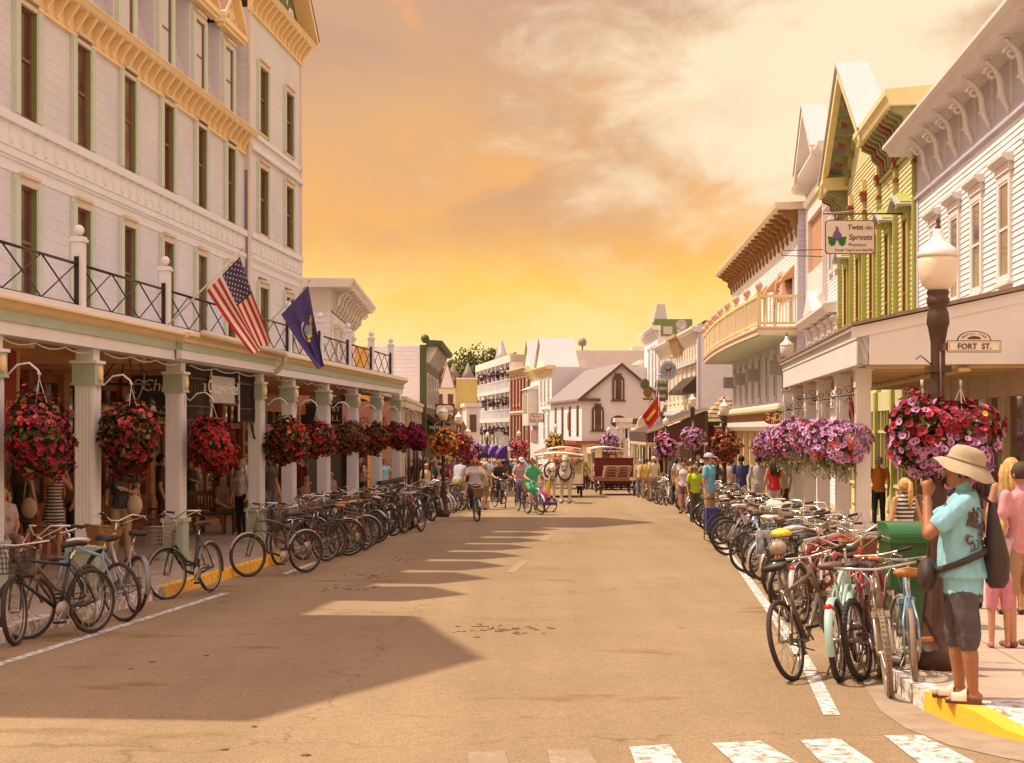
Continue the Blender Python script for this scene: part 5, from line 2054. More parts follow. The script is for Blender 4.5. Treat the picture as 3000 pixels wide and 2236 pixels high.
def basket(r_,rx,rz_,flowers,nf,nl,fs=.05,trail=0,top=None,trail_mi=1,leaf=(0,0,0,1),ls=.05):
 """One hanging basket around the origin (centre of the flower mass). flowers: list of (weight, petal material, throat material, zone)."""
 mats=[]
 def mi(m):
  if m not in mats:
   mats.append(m)
  return mats.index(m)
 def pt(scale=1.0):
  d=Vector((r_.gauss(0,1),r_.gauss(0,1),r_.gauss(0,1))).normalized()
  k=1+.15*sin(3.1*d.x+2*d.z+seedp)+.13*sin(5*d.y-3*d.x+seedp*2)+.07*sin(11*d.z+9*d.x+seedp)
  return Vector((d.x*rx*k,d.y*rx*k,d.z*rz_*k))*scale,d
 seedp=r_.uniform(0,6)
 fo=MB()
 lm=[LEAFD,LEAFG]
 for _ in range(nl):
  p,d=pt(r_.uniform(.72,1.07))
  n_=(d+Vector((r_.gauss(0,.6),r_.gauss(0,.6),r_.gauss(0,.6)))).normalized()
  a=n_.orthogonal().normalized()
  a.rotate(Matrix.Rotation(r_.uniform(0,6.28),3,n_))
  b_=n_.cross(a)
  s_=ls*r_.uniform(.6,1.3)
  q=p+n_*s_*.35
  fo.add([p-a*s_,q-b_*s_*.55,p+a*s_-n_*s_*.2,q+b_*s_*.55],[(0,1,2,3)],False,r_.choice(leaf))
 for _ in range(trail):
  a_=r_.uniform(0,6.28)
  rr_=rx*r_.uniform(.1,.75)
  x,y,z=rr_*cos(a_),rr_*sin(a_),-rz_*r_.uniform(.35,.8)
  ln=rz_*r_.uniform(.35,1.0)
  n=int(ln/.035)
  for k in range(n):
   x+=r_.gauss(0,.012)
   y+=r_.gauss(0,.012)
   z-=.035
   for _2 in range(2):
    d=Vector((r_.gauss(0,1),r_.gauss(0,1),r_.gauss(0,.5))).normalized()
    p=Vector((x,y,z))+d*.02
    a=d.orthogonal().normalized()
    b_=d.cross(a)
    s_=.022*r_.uniform(.7,1.4)
    fo.add([p-a*s_,p-b_*s_,p+a*s_,p+b_*s_],[(0,1,2,3)],False,2)
 bl=MB()
 tot=sum(f[0]for f in flowers)
 for _ in range(nf):
  p,d=pt(r_.uniform(.98,1.1))
  cand=[]
  for w_,pm,tm,zone in flowers:
   ok={'':True,'top':d.z>.35,'up':d.z>-.1,'low':d.z<.1,'side':d.x>.0,'bot':d.z<-.35}[zone]
   if ok:
    cand.append((w_,pm,tm))
  if not cand:
   continue
  t_=r_.uniform(0,sum(c_[0]for c_ in cand))
  for w_,pm,tm in cand:
   t_-=w_
   if t_<=0:
    break
  if trail and d.z<-.55:
   continue
  n_=(d*1.2+Vector((r_.gauss(0,.35),r_.gauss(0,.35),r_.gauss(0,.35)+.15))).normalized()
  a=n_.orthogonal().normalized()
  b_=n_.cross(a)
  s_=fs*r_.uniform(.75,1.2)
  ph=r_.uniform(0,6.28)
  vs=[p+n_*s_*.0]
  for k in range(6):
   th=ph+pi*k/3
   vs.append(p+(a*cos(th)+b_*sin(th))*s_*.33+n_*s_*.22)
  for k in range(6):
   th=ph+pi*k/3
   q=r_.uniform(.85,1.1)
   vs.append(p+(a*cos(th)+b_*sin(th))*s_*q+n_*s_*(.42+.12*(k%2)))
  bl.add(vs,[(0,1+k,1+(k+1)%6)for k in range(6)],False,mi(tm))
  bl.add(vs,[(1+k,7+k,7+(k+1)%6,1+(k+1)%6)for k in range(6)],False,mi(pm))
 return fo,bl,mats
BASKETS={}
def make_basket(key,label,loc,group,seed,rx,rz_,hang=.9,**kw):
 t=thing('flower_basket',label,'flower basket',loc,0,group)
 fo,bl,mats=basket(random.Random(seed),rx,rz_,**kw)
 fo.build('foliage',[LEAFD,LEAFG,LEAFS],t,recalc=False)
 bl.build('blossoms',mats,t,recalc=False)
 m=MB()
 m.lathe([(rx*.12,-rz_*.62),(rx*.42,-rz_*.45),(rx*.6,-rz_*.05),(rx*.62,rz_*.1)],12)
 m.build('liner',POT,t,recalc=False)
 m=MB()
 for k in range(3):
  a_=k*2.094+.4
  m.tube([(rx*.55*cos(a_),rx*.55*sin(a_),rz_*.1),(0,0,hang)],.006,4)
 m.tube([(0,0,hang),(0,0,hang+.06)],.012,5)
 m.build('hanger',CHAIN,t)
 return t
CR=(3,FCRIM,FDKR,'')
LB=[]
GL='flower baskets hung along the hotel porch'
defs=[(74,1283,.41,.52,[(1.2,FPINK,FRED,'top'),(1.2,FCRIM,FDKR,'low'),(1.6,FMAG,FDKR,'side')],'dark leafy basket with coral pink flowers on top at the left edge of the porch',(0,0,0,0,1)),
(377,1284,.40,.56,[(.9,FPINK,FRED,'top'),(2.0,FDKR,FDKR,'low'),(1.3,FCRIM,FDKR,'side')],'tall dark basket with few pink blooms beside the second porch column',(0,0,0,0,1)),
(624,1306,.43,.45,[(4,FCRIM,FDKR,''),(2.5,FRED,FCRIM,'side')],'dense crimson basket below the iron grille of the porch',(0,0,1)),
(848,1296,.43,.50,[(2.2,FRED,FCRIM,'side'),(1.2,FDKR,FDKR,''),(.3,FYEL,FORG,'top')],'basket of red flowers with a pale green tuft on top',(0,0,1)),
(945,1290,.40,.44,[(2,FCRIM,FDKR,''),(.5,FPINK,FRED,'top')],'crimson basket in front of the fifth porch column',(0,0,0,1)),
(1028,1285,.40,.42,[(1,FRUST,FDKR,''),(.3,FCRIM,FDKR,'low')],'brownish green leafy basket near the middle of the porch row',(0,0,1,1)),
(1105,1284,.40,.44,[(1.6,FRUST,FDKR,''),(.6,FCRIM,FDKR,'low')],'rusty brown basket before the salmon shop wall',(0,0,0,1)),
(1176,1280,.40,.42,[(3,FMAG,FDKR,'side'),(1.2,FCRIM,FDKR,'')],'magenta and maroon basket, second last of the porch row',(0,0,0)),
(1228,1282,.38,.42,[(4,FMAG,FCRIM,'')],'deep magenta basket at the far end of the porch row',(0,0,0))]
allc=[-35]+CPX
for i,(px,py,rx,rz_,fl,lb,lf)in enumerate(defs):
 uu=HF.u(allc[i],OC)
 w_=HF.W(uu,OC+.62,0)
 Y=w_.y
 c_=Vector((w_.x,Y,H+(HY-py)*Y/FP))
 dense=i in(2,8)
 tb=make_basket('l%d'%i,lb,c_,GL,100+i,rx*.86,rz_*.86,hang=.70,flowers=fl,nf=(850 if dense else 430),nl=(1900 if i<4 else 1000),fs=.037,leaf=lf,ls=.055)
 m=HF.mb()
 z0=c_.z-hz0+.76
 sg=HF.sg
 m.tube([(uu,sg*(OC+.14),z0-.12),(uu,sg*(OC+.16),z0+.06),(uu,sg*(OC+.24),z0-.02),(uu,sg*(OC+.36),z0+.10),(uu,sg*(OC+.5),z0+.12),
(uu,sg*(OC+.6),z0+.04),(uu,sg*(OC+.64),z0-.02),(uu,sg*(OC+.60),z0)],.013,5)
 m.build('basket_arm',WHT2,hotel)
GR='lilac flower baskets along the white porch columns'
for i,(px,dz,lb)in enumerate([(2527,.0,'nearest lilac and scarlet flower basket on the white porch columns'),(2468,.03,'lilac basket second from the porch corner, with scarlet blooms'),
(2413,.16,'tall lilac basket mounded highest in the row at the white porch'),(2374,.0,'lilac basket with orange specks behind the tall one'),
(2339,.02,'lilac basket fifth along the white porch'),(2310,-.02,'farthest lilac basket of the white porch, edged in red')]):
 uu=RF.u(px,OCO)
 w_=RF.W(uu,OCO+.42,0)
 zc=H+(HY-1292)*31/FP+dz-.02*(w_.y-31)*0
 zc=1.52+dz-.012*(w_.y-28)
 make_basket('r%d'%i,lb,(w_.x,w_.y,zc),GR,130+i,.50,.42,hang=.85,flowers=[(7,FPUR,FPURD,''),(.7,FRED,FORG,'low'),(.35,FORG,FRED,''),(1.0,FRED,FRED,'bot')],
nf=620,nl=420,fs=.055,trail=70,leaf=(1,1,0),ls=.05)
 m=RF.mb()
 sg=RF.sg
 zb2=zc+.92-rz
 o0=OCO+.13
 m.tube([(uu,sg*o0,zb2-.35),(uu,sg*o0,zb2+.3)],.011,5)
 m.tube([(uu,sg*o0,zb2),(uu,sg*(o0+.45),zb2-.04)],.010,5)
 for cx_,cz_,r0,dr in((o0+.12,.09,.09,1),(o0+.3,.07,.07,-1),(o0+.42,-.02,.06,1),(o0+.12,-.1,.08,-1)):
  m.tube([(uu,sg*(cx_+(r0-r0*.07*k)*cos(dr*k*.7)),zb2+cz_+(r0-r0*.07*k)*sin(dr*k*.7))for k in range(11)],.008,4)
 m.build('basket_arm',IRON,shop)
# ------------------------------------------------------------------ street lamps
LAMPM=mat('lamp_brown',(.085,.040,.026),.5,.25,10,.1,30,.3,.5)
GLOBE=mat('frosted_globe',(.78,.66,.52),.3,.06,3,0,40,0,.5)
GLOBEC=mat('globe_cap',(.80,.74,.68),.18,.05,4,0,40,.2,.8)
def street_lamp(loc,hgt,label,s=1.0,group='acorn globe street lamps'):
 t=thing('street_lamp',label,'street lamp',loc,0,group)
 m=MB()
 hp=hgt-.72*s
 m.lathe([(.19,0),(.19,.14),(.175,.16),(.15,.24),(.115,.42),(.082,.7),(.068,1.0),(.062,1.25),(.068,1.27),(.068,1.32),(.058,1.34),(.058,hp-.62*s),(.06,hp-.50*s),(.10*s,hp-.36*s),(.115*s,hp-.32*s),
(.105*s,hp-.22*s),(.085*s,hp-.17*s),(.11*s,hp-.13*s),(.115*s,hp-.08*s),(.10*s,hp-.06*s),(.112*s,hp-.02*s),(.112*s,hp)],12)
 for k in range(6):
  a_=k*pi/3
  m.beam((.15*s**.5*cos(a_),.15*s**.5*sin(a_),.13),(.06*cos(a_),.06*sin(a_),1.0),.035,.03)
 m.build('pole',LAMPM,t)
 m=MB()
 m.lathe([(.09*s,0),(.155*s,.06*s),(.185*s,.16*s),(.196*s,.28*s),(.19*s,.34*s)],20,(0,0,hp))
 m.build('globe',GLOBE,t)
 m=MB()
 m.lathe([(.20*s,.335*s),(.206*s,.355*s),(.18*s,.41*s),(.13*s,.45*s),(.075*s,.50*s),(.05*s,.58*s),(.048*s,.61*s)],20,(0,0,hp))
 cp=m.build('globe_cap',GLOBEC,t)
 m=MB()
 m.lathe([(.035*s,.60*s),(.03*s,.63*s),(.012*s,.66*s),(.022*s,.69*s),(.002,.75*s)],10,(0,0,hp))
 m.build('finial',LAMPM,cp)
 return t
def ground(X,Y,up=0.0):
 return Vector((X,Y,gz(Y)+up))
LX,LY=(2748-CX)*12.15/FP,12.15
near_lamp=street_lamp(ground(LX,LY,UP),3.56,'big brown street lamp with an acorn globe at the near right corner',.80)
m=MB()
for s_ in(-1,1):
 m.tube([(s_*.05,0,2.02),(s_*.10,-.01,2.07),(s_*.145,-.02,2.0),(s_*.16,-.02,1.86)],.011,5)
m.box(-.075,.075,-.075,.075,1.98,2.02)
m.box(-.085,.085,-.08,.08,2.34,2.39)
m.tube([(-.06,-.03,2.4),(-.15,-.05,2.47),(-.19,-.05,2.44)],.006,4)
m.tube([(.0,-.08,2.5),(.0,-.08,1.6)],.012,5)
m.build('basket_arm',LAMPM,near_lamp)
for k,(dx,dy,lb)in enumerate([(-.14,-.05,'red and lilac petunia basket on the street side of the near lamp'),(.16,-.06,'lilac and dark red petunia basket on the pavement side of the near lamp')]):
 tb=make_basket('n%d'%k,lb,(LX+dx,LY+dy,gz(LY)+1.96),'petunia baskets on the near street lamp',160+k,.275,.295,hang=.40,flowers=[(5,FDKR,FPURD,'up'),(2.5,FCRIM,FDKR,'up'),(11,FPUR,FPURD,'low'),(1.5,FPUR,FPURD,'top'),(1.0,FCRIM,FDKR,'')]+([(.35,FYEL,FYEL,'top')]if k else[]),nf=520,nl=700,fs=.034,leaf=(0,0,1,1),ls=.03)
lamps=[(2305,1165-190,44.0,1.35,'street lamp whose globe rises above the end of the white porch roof',None),(2122,1163,43.0,1.0,'street lamp beside the shingled booth',(2128,1312,[(2,FRUST,FDKR,''),(.5,FORG,FRED,'')],'rust and brown flower basket on the lamp by the shingled booth')),
(2029,1148,52.0,1.0,'street lamp in front of the cream bar',(2030,1283,[(7,FPUR,FPURD,''),(.3,FORG,FRED,'')],'round lilac basket on the lamp before the brown awning')),
(1951,1216,74.0,1.0,'street lamp under the edge of the dark brown awning',(1950,1312,[(4,FPUR,FPURD,''),(2,FRED,FCRIM,'top'),(1,FMAG,FDKR,'')],'pink and scarlet basket at the corner of the brown awning')),
(1784,1246,104.0,1.0,'small street lamp in front of the gabled hall',(1787,1299,[(7,FPUR,FPURD,'')],'lilac basket in front of the gabled hall')),
(1299,1181,48.0,1.05,'nearest left side lamp beside the oval gift shop sign',(1300,1296,[(2,FORG,FRED,''),(1.4,FYEL,FYEL,''),(.8,FRED,FCRIM,'')],'orange and yellow basket on the lamp by the oval sign')),
(1344,1200,56.0,1.05,'second lamp along the left pavement past the porch',(1344,1306,[(4,FCRIM,FMAG,''),(.3,FYEL,FORG,'')],'crimson basket on the second lamp of the left pavement')),
(1371,1248,66.0,.95,'third lamp of the left pavement, with a darker pole',(1373,1328,[(3,FMAG,FPURD,''),(2,FPUR,FPURD,'')],'dusky purple basket on the third lamp of the left pavement')),
(1428,1262,118.0,1.0,'distant lamp before the purple awnings',None),
(1520,1258,118.0,1.0,'distant lamp before the orange brick front',(1520,1311,[(3,FPINK,FMAG,''),(1,FPUR,FPURD,'')],'pinkish basket before the orange brick front')),
(1627,1238,108.0,1.0,'distant lamp before the orange awning of the gabled hall',(1628,1297,[(2,FYEL,FYEL,''),(1,FRUST,FDKR,'')],'yellow flecked basket on the lamp before the gabled hall'))]
for i,(px,py,Y,s,lb,bk)in enumerate(lamps):
 top=P(px,py,Y)
 up=UP if not(XL(Y)<top.x<XR(Y))else 0
 street_lamp((top.x,Y,gz(Y)+up),top.z-gz(Y)-up,lb,s*.74)
 if bk:
  c_=P(bk[0],bk[1],Y-.35)
  rx=36*Y/FP*{43.0:1.05,52.0:.82}.get(Y,1.0)if Y<90 else .62
  rx=min(rx,.62)
  make_basket('k%d'%i,bk[3],c_,'flower baskets on the street lamps',180+i,rx,rx*.95,hang=rx*1.5,flowers=bk[2],nf=300,nl=300,fs=.055 if Y<60 else .085,leaf=(0,0,1),ls=.06 if Y<60 else .09)
for r in range(3):
 for i in range(8):
  u=1.3+i*3.5
  w_=F10.W(u,.15,0)
  z=(8.0,4.9,1.7)[r]
  make_basket('p','purple and white balcony basket, %s row, %s from the brick front'%(('top','middle','lower')[r],('first','second','third','fourth','fifth','sixth','seventh','eighth')[i]),(w_.x,w_.y,z),'flower baskets on the porch hotel balconies',220+r*8+i,.36,.42,hang=.8,
flowers=[(3,FPURD,FPURD,''),(1.2,FPUR,FPURD,''),(2.4,PORCHW,FPURD,'')],nf=44,nl=50,fs=.12,leaf=(0,1),ls=.2)
# ------------------------------------------------------------------ signs
SIGNW=mat('cream_sign_board',(.80,.68,.54),.5,.05,3)
st=thing('street_sign','cream street sign reading FORT ST. with an arched top on the near lamp','sign',(LX+.06,LY-.09,0))
p0,p1=P(2775,1039,LY-.09),P(2933,985,LY-.09)
cx_,cz_=(p0.x+p1.x)/2-LX-.06,(P(0,1015,LY-.09).z)
wd,ht=(p1.x-p0.x),.095
m=MB()
arch=[(cx_+.135*cos(t),cz_+ht/2+.075*sin(t))for t in[pi*k/14 for k in range(15)]]
m.prism([(x,0,z)for x,z in arch],(0,.012,0),1)
m.prism([(cx_+(x-cx_)*.92,-.003,cz_+ht/2+(z-cz_-ht/2)*.9)for x,z in arch],(0,.01,0),0)
m.prism([(cx_+.055*cos(t),-.005,cz_+ht/2+.008+.026*sin(t))for t in[pi*k/10 for k in range(11)]],(0,.01,0),1)
m.box(cx_-wd/2,cx_+wd/2,-.002,.012,cz_-ht/2,cz_+ht/2,1)
m.box(cx_-wd/2+.006,cx_+wd/2-.006,-.005,.012,cz_-ht/2+.006,cz_+ht/2-.006,0)
m.box(cx_-wd/2+.014,cx_+wd/2-.014,-.0065,.0,cz_-ht/2+.013,cz_+ht/2-.013,1)
m.box(cx_-wd/2+.017,cx_+wd/2-.017,-.0085,.0,cz_-ht/2+.016,cz_+ht/2-.016,0)
m.beam((-.05,.05,cz_),(cx_-wd/2,.005,cz_),.02,.06,1)
m.build('board',[SIGNW,BROWNT],st)
letters('FORT  ST.',.062,face_cam((cx_,-.0125,cz_-.002)),BROWNT,st,'lettering',.003,'CENTER',1.0,0,.0012)
for k,chh in enumerate('Mackinac Island'):
 a_=pi*(.86-.72*k/14)
 letters(chh,.028,Matrix.Translation((cx_+.098*cos(a_),-.0095,cz_+ht/2+.054*sin(a_)))@Matrix.Rotation(pi/2,4,'X')@Matrix.Rotation((a_-pi/2)*.7,4,'Z'),BROWNT,st,'lettering',.002)if chh!=' ' else None
YS=41.0
sg_=thing('yogurt_sign','cream hanging sign with a purple swirl and two green leaves','sign',P(2490,695,YS))
w_,h_=146*YS/FP,100*YS/FP
def rrect(w2,h2,r,y):
 o=[]
 for qx,qz,a0 in((w2-r,h2-r,0),(-w2+r,h2-r,pi/2),(-w2+r,-h2+r,pi),(w2-r,-h2+r,3*pi/2)):
  for k in range(5):
   a_=a0+pi/2*k/4
   o.append((qx+r*cos(a_),y,qz+r*sin(a_)))
 return o
m=MB()
m.prism(rrect(w_/2,h_/2,.1,-.02),(0,.05,0),1)
m.prism(rrect(w_/2-.025,h_/2-.025,.085,-.026),(0,.03,0),0)
m.build('board',[SIGNW,MAROON],sg_)
m=MB()
lx=-w_*.26
sw=[(lx-.13,-.02),(lx-.10,.10),(lx-.03,.20),(lx-.045,.29),(lx+.03,.26),(lx+.05,.16),(lx+.12,.06),(lx+.13,-.02),(lx+.02,-.10)]
m.prism([(x,-.032,z)for x,z in sw],(0,.01,0),0)
for s_ in(-1,1):
 lf=[(lx+.01*s_,-.03),(lx+.01*s_+.05*s_,-.18),(lx+.15*s_,-.22),(lx+.22*s_,-.15),(lx+.24*s_,-.0),(lx+.26*s_,.04),(lx+.12*s_,.03),(lx+.04*s_,-.0)]
 m.prism([(x,-.036,z-.03)for x,z in lf],(0,.01,0),1)
m.build('emblem',[mat('swirl_purple',(.22,.09,.26),.5,.1,5),mat('leaf_green',(.03,.16,.035),.5,.1,5)],sg_)
PURT=mat('purple_letters',(.19,.055,.09),.5,.1,5)
letters('Twist -n-',.185,face_cam((w_*.20,-.034,h_*.28)),PURT,sg_,'lettering',.004,'CENTER',1.0,.08,.004)
letters('Sprouts',.20,face_cam((w_*.21,-.034,-h_*.01)),mat('olive_letters',(.12,.085,.03),.5,.1,5),sg_,'lettering',.004,'CENTER',1.0,.08,.004)
letters('Premium',.13,face_cam((w_*.14,-.034,-h_*.23)),PURT,sg_,'lettering',.004,'CENTER',1.0,.15)
letters('Frozen Yogurt and Salad Bar',.095,face_cam((w_*.08,-.034,-h_*.38)),PURT,sg_,'lettering',.004,'CENTER',.95,.15)
m=MB()
m.tube([(-w_/2-.05,0,h_/2+.17),(w_/2+.75,0,h_/2+.17)],.022,6)
for x in(-w_*.32,w_*.34):
 m.tube([(x,0,h_/2),(x,0,h_/2+.17)],.012,4)
m.tube([(-w_/2-1.1,.3,-h_/2-.0),(-w_/2,.3,-h_/2-.03)],.014,4)
m.tube([(-w_/2-1.1,.3,-h_/2+.13),(-w_/2,.3,-h_/2+.16)],.014,4)
m.tube([(-w_/2-1.1,.3,-h_/2-.0),(-w_/2-1.1,.3,-h_/2+.13)],.014,4)
n=20
m.tube([(-w_/2+(w_+.8)*i/n,.02,h_/2+.2+.45*i/n-.12*sin(pi*i/n))for i in range(n+1)],.010,4,mi=1)
m.build('bracket',[BROWNT,SIGNW],sg_)
def hang_sign(name,label,px0,py0,px1,py1,Y,board,hang=.3,th=.05,rz_=0):
 a,b_=P(px0,py1,Y),P(px1,py0,Y)
 c_=(a+b_)/2
 t=thing(name,label,'sign',c_,rz_)
 m_=MB()
 w2,h2=(b_.x-a.x)/2,(b_.z-a.z)/2
 m_.box(-w2,w2,-th/2,th/2,-h2,h2)
 if hang:
  for x in(-w2*.7,w2*.7):
   m_.tube([(x,0,h2),(x,0,h2+hang)],.01,4)
 m_.build('board',board,t)
 return t,w2,h2
t,w2,h2=hang_sign('pub_sign','black sign with white script for the pub, partly behind the second porch column',386,1100,560,1188,27.0,BLACKP,.35)
letters('Chippewa',.30,face_cam((w2*.42,-.03,h2*.30)),CREAMT,t,'lettering',.006,'CENTER',.95,.2)
letters('Pub',.20,face_cam((w2*.45,-.03,-h2*.62)),CREAMT,t,'lettering',.006,'CENTER')
m=MB()
m.tube([(-w2+.13+.10*cos(k*.5),-.03,.05+.14*sin(k*.5))for k in range(9)],.014,4)
m.tube([(-w2+.10+.03*k,-.03,-h2+.12+.02*k*k)for k in range(6)],.014,4)
m.build('emblem',CREAMT,t)
t,w2,h2=hang_sign('restaurant_sign','small black sign reading Home of Restaurant beneath the pub sign',446,1196,560,1232,27.2,BLACKP,.05)
letters('Home of',.12,face_cam((-.05,-.03,.04)),CREAMT,t)
letters('Restaurant',.085,face_cam((-.05,-.03,-.07)),CREAMT,t)
t,w2,h2=hang_sign('deck_sign','narrow black sign reading Upper Deck left below the iron grille',544,1219,594,1236,27.4,BLACKP,.0)
letters('Upper Deck',.085,face_cam((0,-.03,0)),CREAMT,t)
t,w2,h2=hang_sign('red_banner_sign','tall dark red sign with pale script and a wheel at the left edge',-40,1028,50,1262,20.2,REDS,.1)
letters('Mackinac',.21,face_cam((-.06,-.03,-.16)),mat('gold_script',(.42,.22,.08),.5,.1,5),t,'lettering',.006,'CENTER',1,.2)
m=MB()
m.tube([(-.08+.2*cos(k*.35),-.03,.3+.2*sin(k*.35))for k in range(18)],.012,4,closed=True)
for k in range(8):
 m.tube([(-.08,-.03,.3),(-.08+.2*cos(k*.785),-.03,.3+.2*sin(k*.785))],.005,3)
m.build('emblem',BROWNT,t)
m=MB()
m.box(w2,w2+.025,-.03,.03,-h2,h2)
m.build('edge',_M['gold_script'],t)
gu0,gu1=HF.u(540,OC),HF.u(752,OC)
gr=HF.thing('iron_grille','black iron grille screen carrying the pale grey hotel name board above the entrance','grille')
m=HF.mb()
zt_,zb2=pz0-.03,hz(1.95)
sg=HF.sg
L_=gu1-gu0
segs=[(.0,.33,zb2),(.33,.72,zb2+.35),(.72,1.0,zb2)]
for a,b_,zl in segs:
 ua_,ub_=gu0+L_*a,gu0+L_*b_
 for z in(zt_,zl,zl+.25,zt_-.2):
  m.beam((ua_,sg*OC,z),(ub_,sg*OC,z),.025)
 n=int((ub_-ua_)/.085)
 for k in range(n+1):
  u=ua_+(ub_-ua_)*k/n
  m.beam((u,sg*OC,zl),(u,sg*OC,zt_),.018)
  if k<n:
   cu_=u+(ub_-ua_)/n/2
   m.tube([(cu_+.04*cos(t_),sg*OC,zl+.1+.09*sin(t_))for t_ in[2*pi*j/8 for j in range(8)]],.008,3,True)
   m.tube([(cu_+.04*cos(t_),sg*OC,zt_-.1+.09*sin(t_))for t_ in[2*pi*j/8 for j in range(8)]],.008,3,True)
for u in(gu0+L_*.33,gu0+L_*.72):
 m.beam((u,sg*OC,zb2),(u,sg*OC,zt_),.03,mi=1)
for u,d in((gu0,1),(gu1,-1)):
 m.tube([(u+d*.02,sg*OC,zb2-.9),(u+d*.1,sg*OC,zb2-.4),(u+d*.5,sg*OC,zb2)],.02,5)
 m.tube([(u+d*.02,sg*OC,zb2-.4),(u+d*.25,sg*OC,zb2-.25),(u+d*.3,sg*OC,zb2)],.014,5)
m.build('screen',[IRON,WHT2],gr)
m=HF.mb()
ca,cb_=HF.u(618,OC+.06),HF.u(686,OC+.06)
m.fb(ca,cb_,OC+.03,OC+.07,hz(2.28),hz(2.76))
m.build('name_board',mat('pale_grey_board',(.42,.38,.35),.5,.06,4),gr)
letters('Chippewa Hotel',.33,Matrix.Translation(((ca+cb_)/2,sg*(OC+.075),hz(2.55)))@Matrix.Rotation(0,4,'Z')@Matrix.Rotation(pi/2,4,'X'),WHT2,gr,'lettering',.006,'CENTER',.92)
la=thing('lantern_cluster','dark hanging ring of glass lanterns under the porch between the first two columns','chandelier',P(372,1130,24.0))
m=MB()
for k in range(4):
 a_=k*pi/2+.5
 m.tube([(0,0,.62),(.36*cos(a_),.36*sin(a_),.12)],.012,4)
 m.beam((.36*cos(a_),.36*sin(a_),.02),(.36*cos(a_+pi/2),.36*sin(a_+pi/2),.02),.03)
 m.tube([(.36*cos(a_),.36*sin(a_),.02),(.36*cos(a_),.36*sin(a_),-.2)],.01,4)
 m.lathe([(.01,-.16),(.09,-.26),(.1,-.28),(.06,-.29)],8,(.36*cos(a_),.36*sin(a_),0))
m.build('frame',IRON,la)
for k in range(4):
 a_=k*pi/2+.5
 m=MB()
 m.lathe([(.07,-.29),(.1,-.38),(.085,-.48),(.04,-.54)],8,(.36*cos(a_),.36*sin(a_),0))
 m.build('lantern',glass_mat('amber_glass',(.30,.16,.07),.1,.2),la)
def oval_sign(name,label,px,py,rx_px,ry_px,Y,m0,m1,bars=True):
 c_=P(px,py,Y)
 t=thing(name,label,'sign',c_)
 a,b_=rx_px*Y/FP,ry_px*Y/FP
 m_=MB()
 ts=[2*pi*k/28 for k in range(28)]
 m_.prism([(a*cos(q),-.03,b_*sin(q))for q in ts],(0,.06,0),0)
 m_.prism([(a*.93*cos(q),-.04,b_*.92*sin(q))for q in ts],(0,.03,0),1)
 m_.prism([(a*.89*cos(q),-.045,b_*.87*sin(q))for q in ts],(0,.03,0),0)
 if bars:
  m_.tube([(-a*.8,0,b_+.2),(a*.8,0,b_+.2)],.03,5,mi=0)
  for x in(-a*.4,a*.4):
   m_.tube([(x,0,b_*.8),(x,0,b_+.2)],.02,4,mi=0)
 m_.build('board',[m0,m1],t)
 return t,a,b_
t,a,b_=oval_sign('oval_sign','dark oval sign reading HARBORSIDE GIFTS on the left pavement',1299,1254,31,21,62,BLACKP,SIGNW)
letters('HARBORSIDE',.19,face_cam((0,-.052,.02)),CREAMT,t)
letters('GIFTS',.19,face_cam((0,-.052,-.17)),CREAMT,t)
t,a,b_=oval_sign('oval_sign','round maroon sign reading SA behind the ticket booth',1812,1235,24,18,112,MAROONC,REDS,False)
letters('SAND',.42,face_cam((-.1,-.06,.06)),CREAMT,t)
t,w2,h2=hang_sign('panel_sign','cream rounded sign framed in dark red above the oval gift sign',1275,1184,1332,1226,66,MAROONC,.1)
m=MB()
m.prism(rrect(w2*.88,h2*.84,.15,-.035),(0,.02,0),0)
m.build('face',SIGNW,t)
letters('on',.3,face_cam((w2*.45,-.045,0)),BROWNT,t,'lettering',.005,'CENTER',1,.3)
t,w2,h2=hang_sign('crown_sign','dark carved sign hung between the cream panel and the oval gift sign',1272,1214,1318,1234,64,BROWNT,.1)
t,w2,h2=hang_sign('fudge_sign','tan sign with dark script reading Fudge Shops before the bay window house',1553,1212,1592,1238,128,SIGNW,.1)
letters("Ryba's",.34,face_cam((0,-.035,.14)),BROWNT,t,'lettering',.005,'CENTER',1,.15)
letters('Fudge Shops',.27,face_cam((0,-.035,-.16)),BROWNT,t,'lettering',.005,'CENTER',.9,.15)
m=MB()
for s_,b0 in((-1,0),(1,0)):
 m.box(s_*w2-.03,s_*w2+.03,-.04,.0,-h2,h2)
m.box(-w2,w2,-.04,.0,h2-.05,h2)
m.box(-w2,w2,-.04,.0,-h2,-h2+.05)
m.build('edge',BROWNT,t)
t,a,b_=oval_sign('dog_sign','round blue grey sign with a brown dog above the bar row',1958,1086,25,28,88,mat('blue_grey_sign',(.34,.38,.44),.5,.06,4),SIGNW)
m=MB()
dog=[(-.16,.06),(-.19,.14),(-.13,.12),(-.10,.08),(.05,.08),(.09,.16),(.17,.17),(.19,.10),(.13,.06),(.12,-.02),(.11,-.18),(.07,-.18),(.05,-.03),(-.06,-.03),(-.08,-.18),(-.13,-.18),(-.12,-.02)]
m.prism([(x*1.1,-.055,z*1.1)for x,z in dog],(0,.01,0))
for k in range(24):
 q=2*pi*k/24
 m.box(a*.55*cos(q)-.018,a*.55*cos(q)+.018,-.052,-.04,b_*.55*sin(q)-.018,b_*.55*sin(q)+.018)
m.build('emblem',BROWNT,t)
for k,chh in enumerate("Millie's on Main"):
 a_=pi*(1.08-1.16*k/15)
 if chh!=' ':
  letters(chh,.15,Matrix.Translation((a*.74*cos(a_),-.052,b_*.74*sin(a_)))@Matrix.Rotation(pi/2,4,'X')@Matrix.Rotation(a_-pi/2,4,'Z'),mat('navy_letters',(.07,.09,.16),.5,.1,5),t,'lettering',.004)
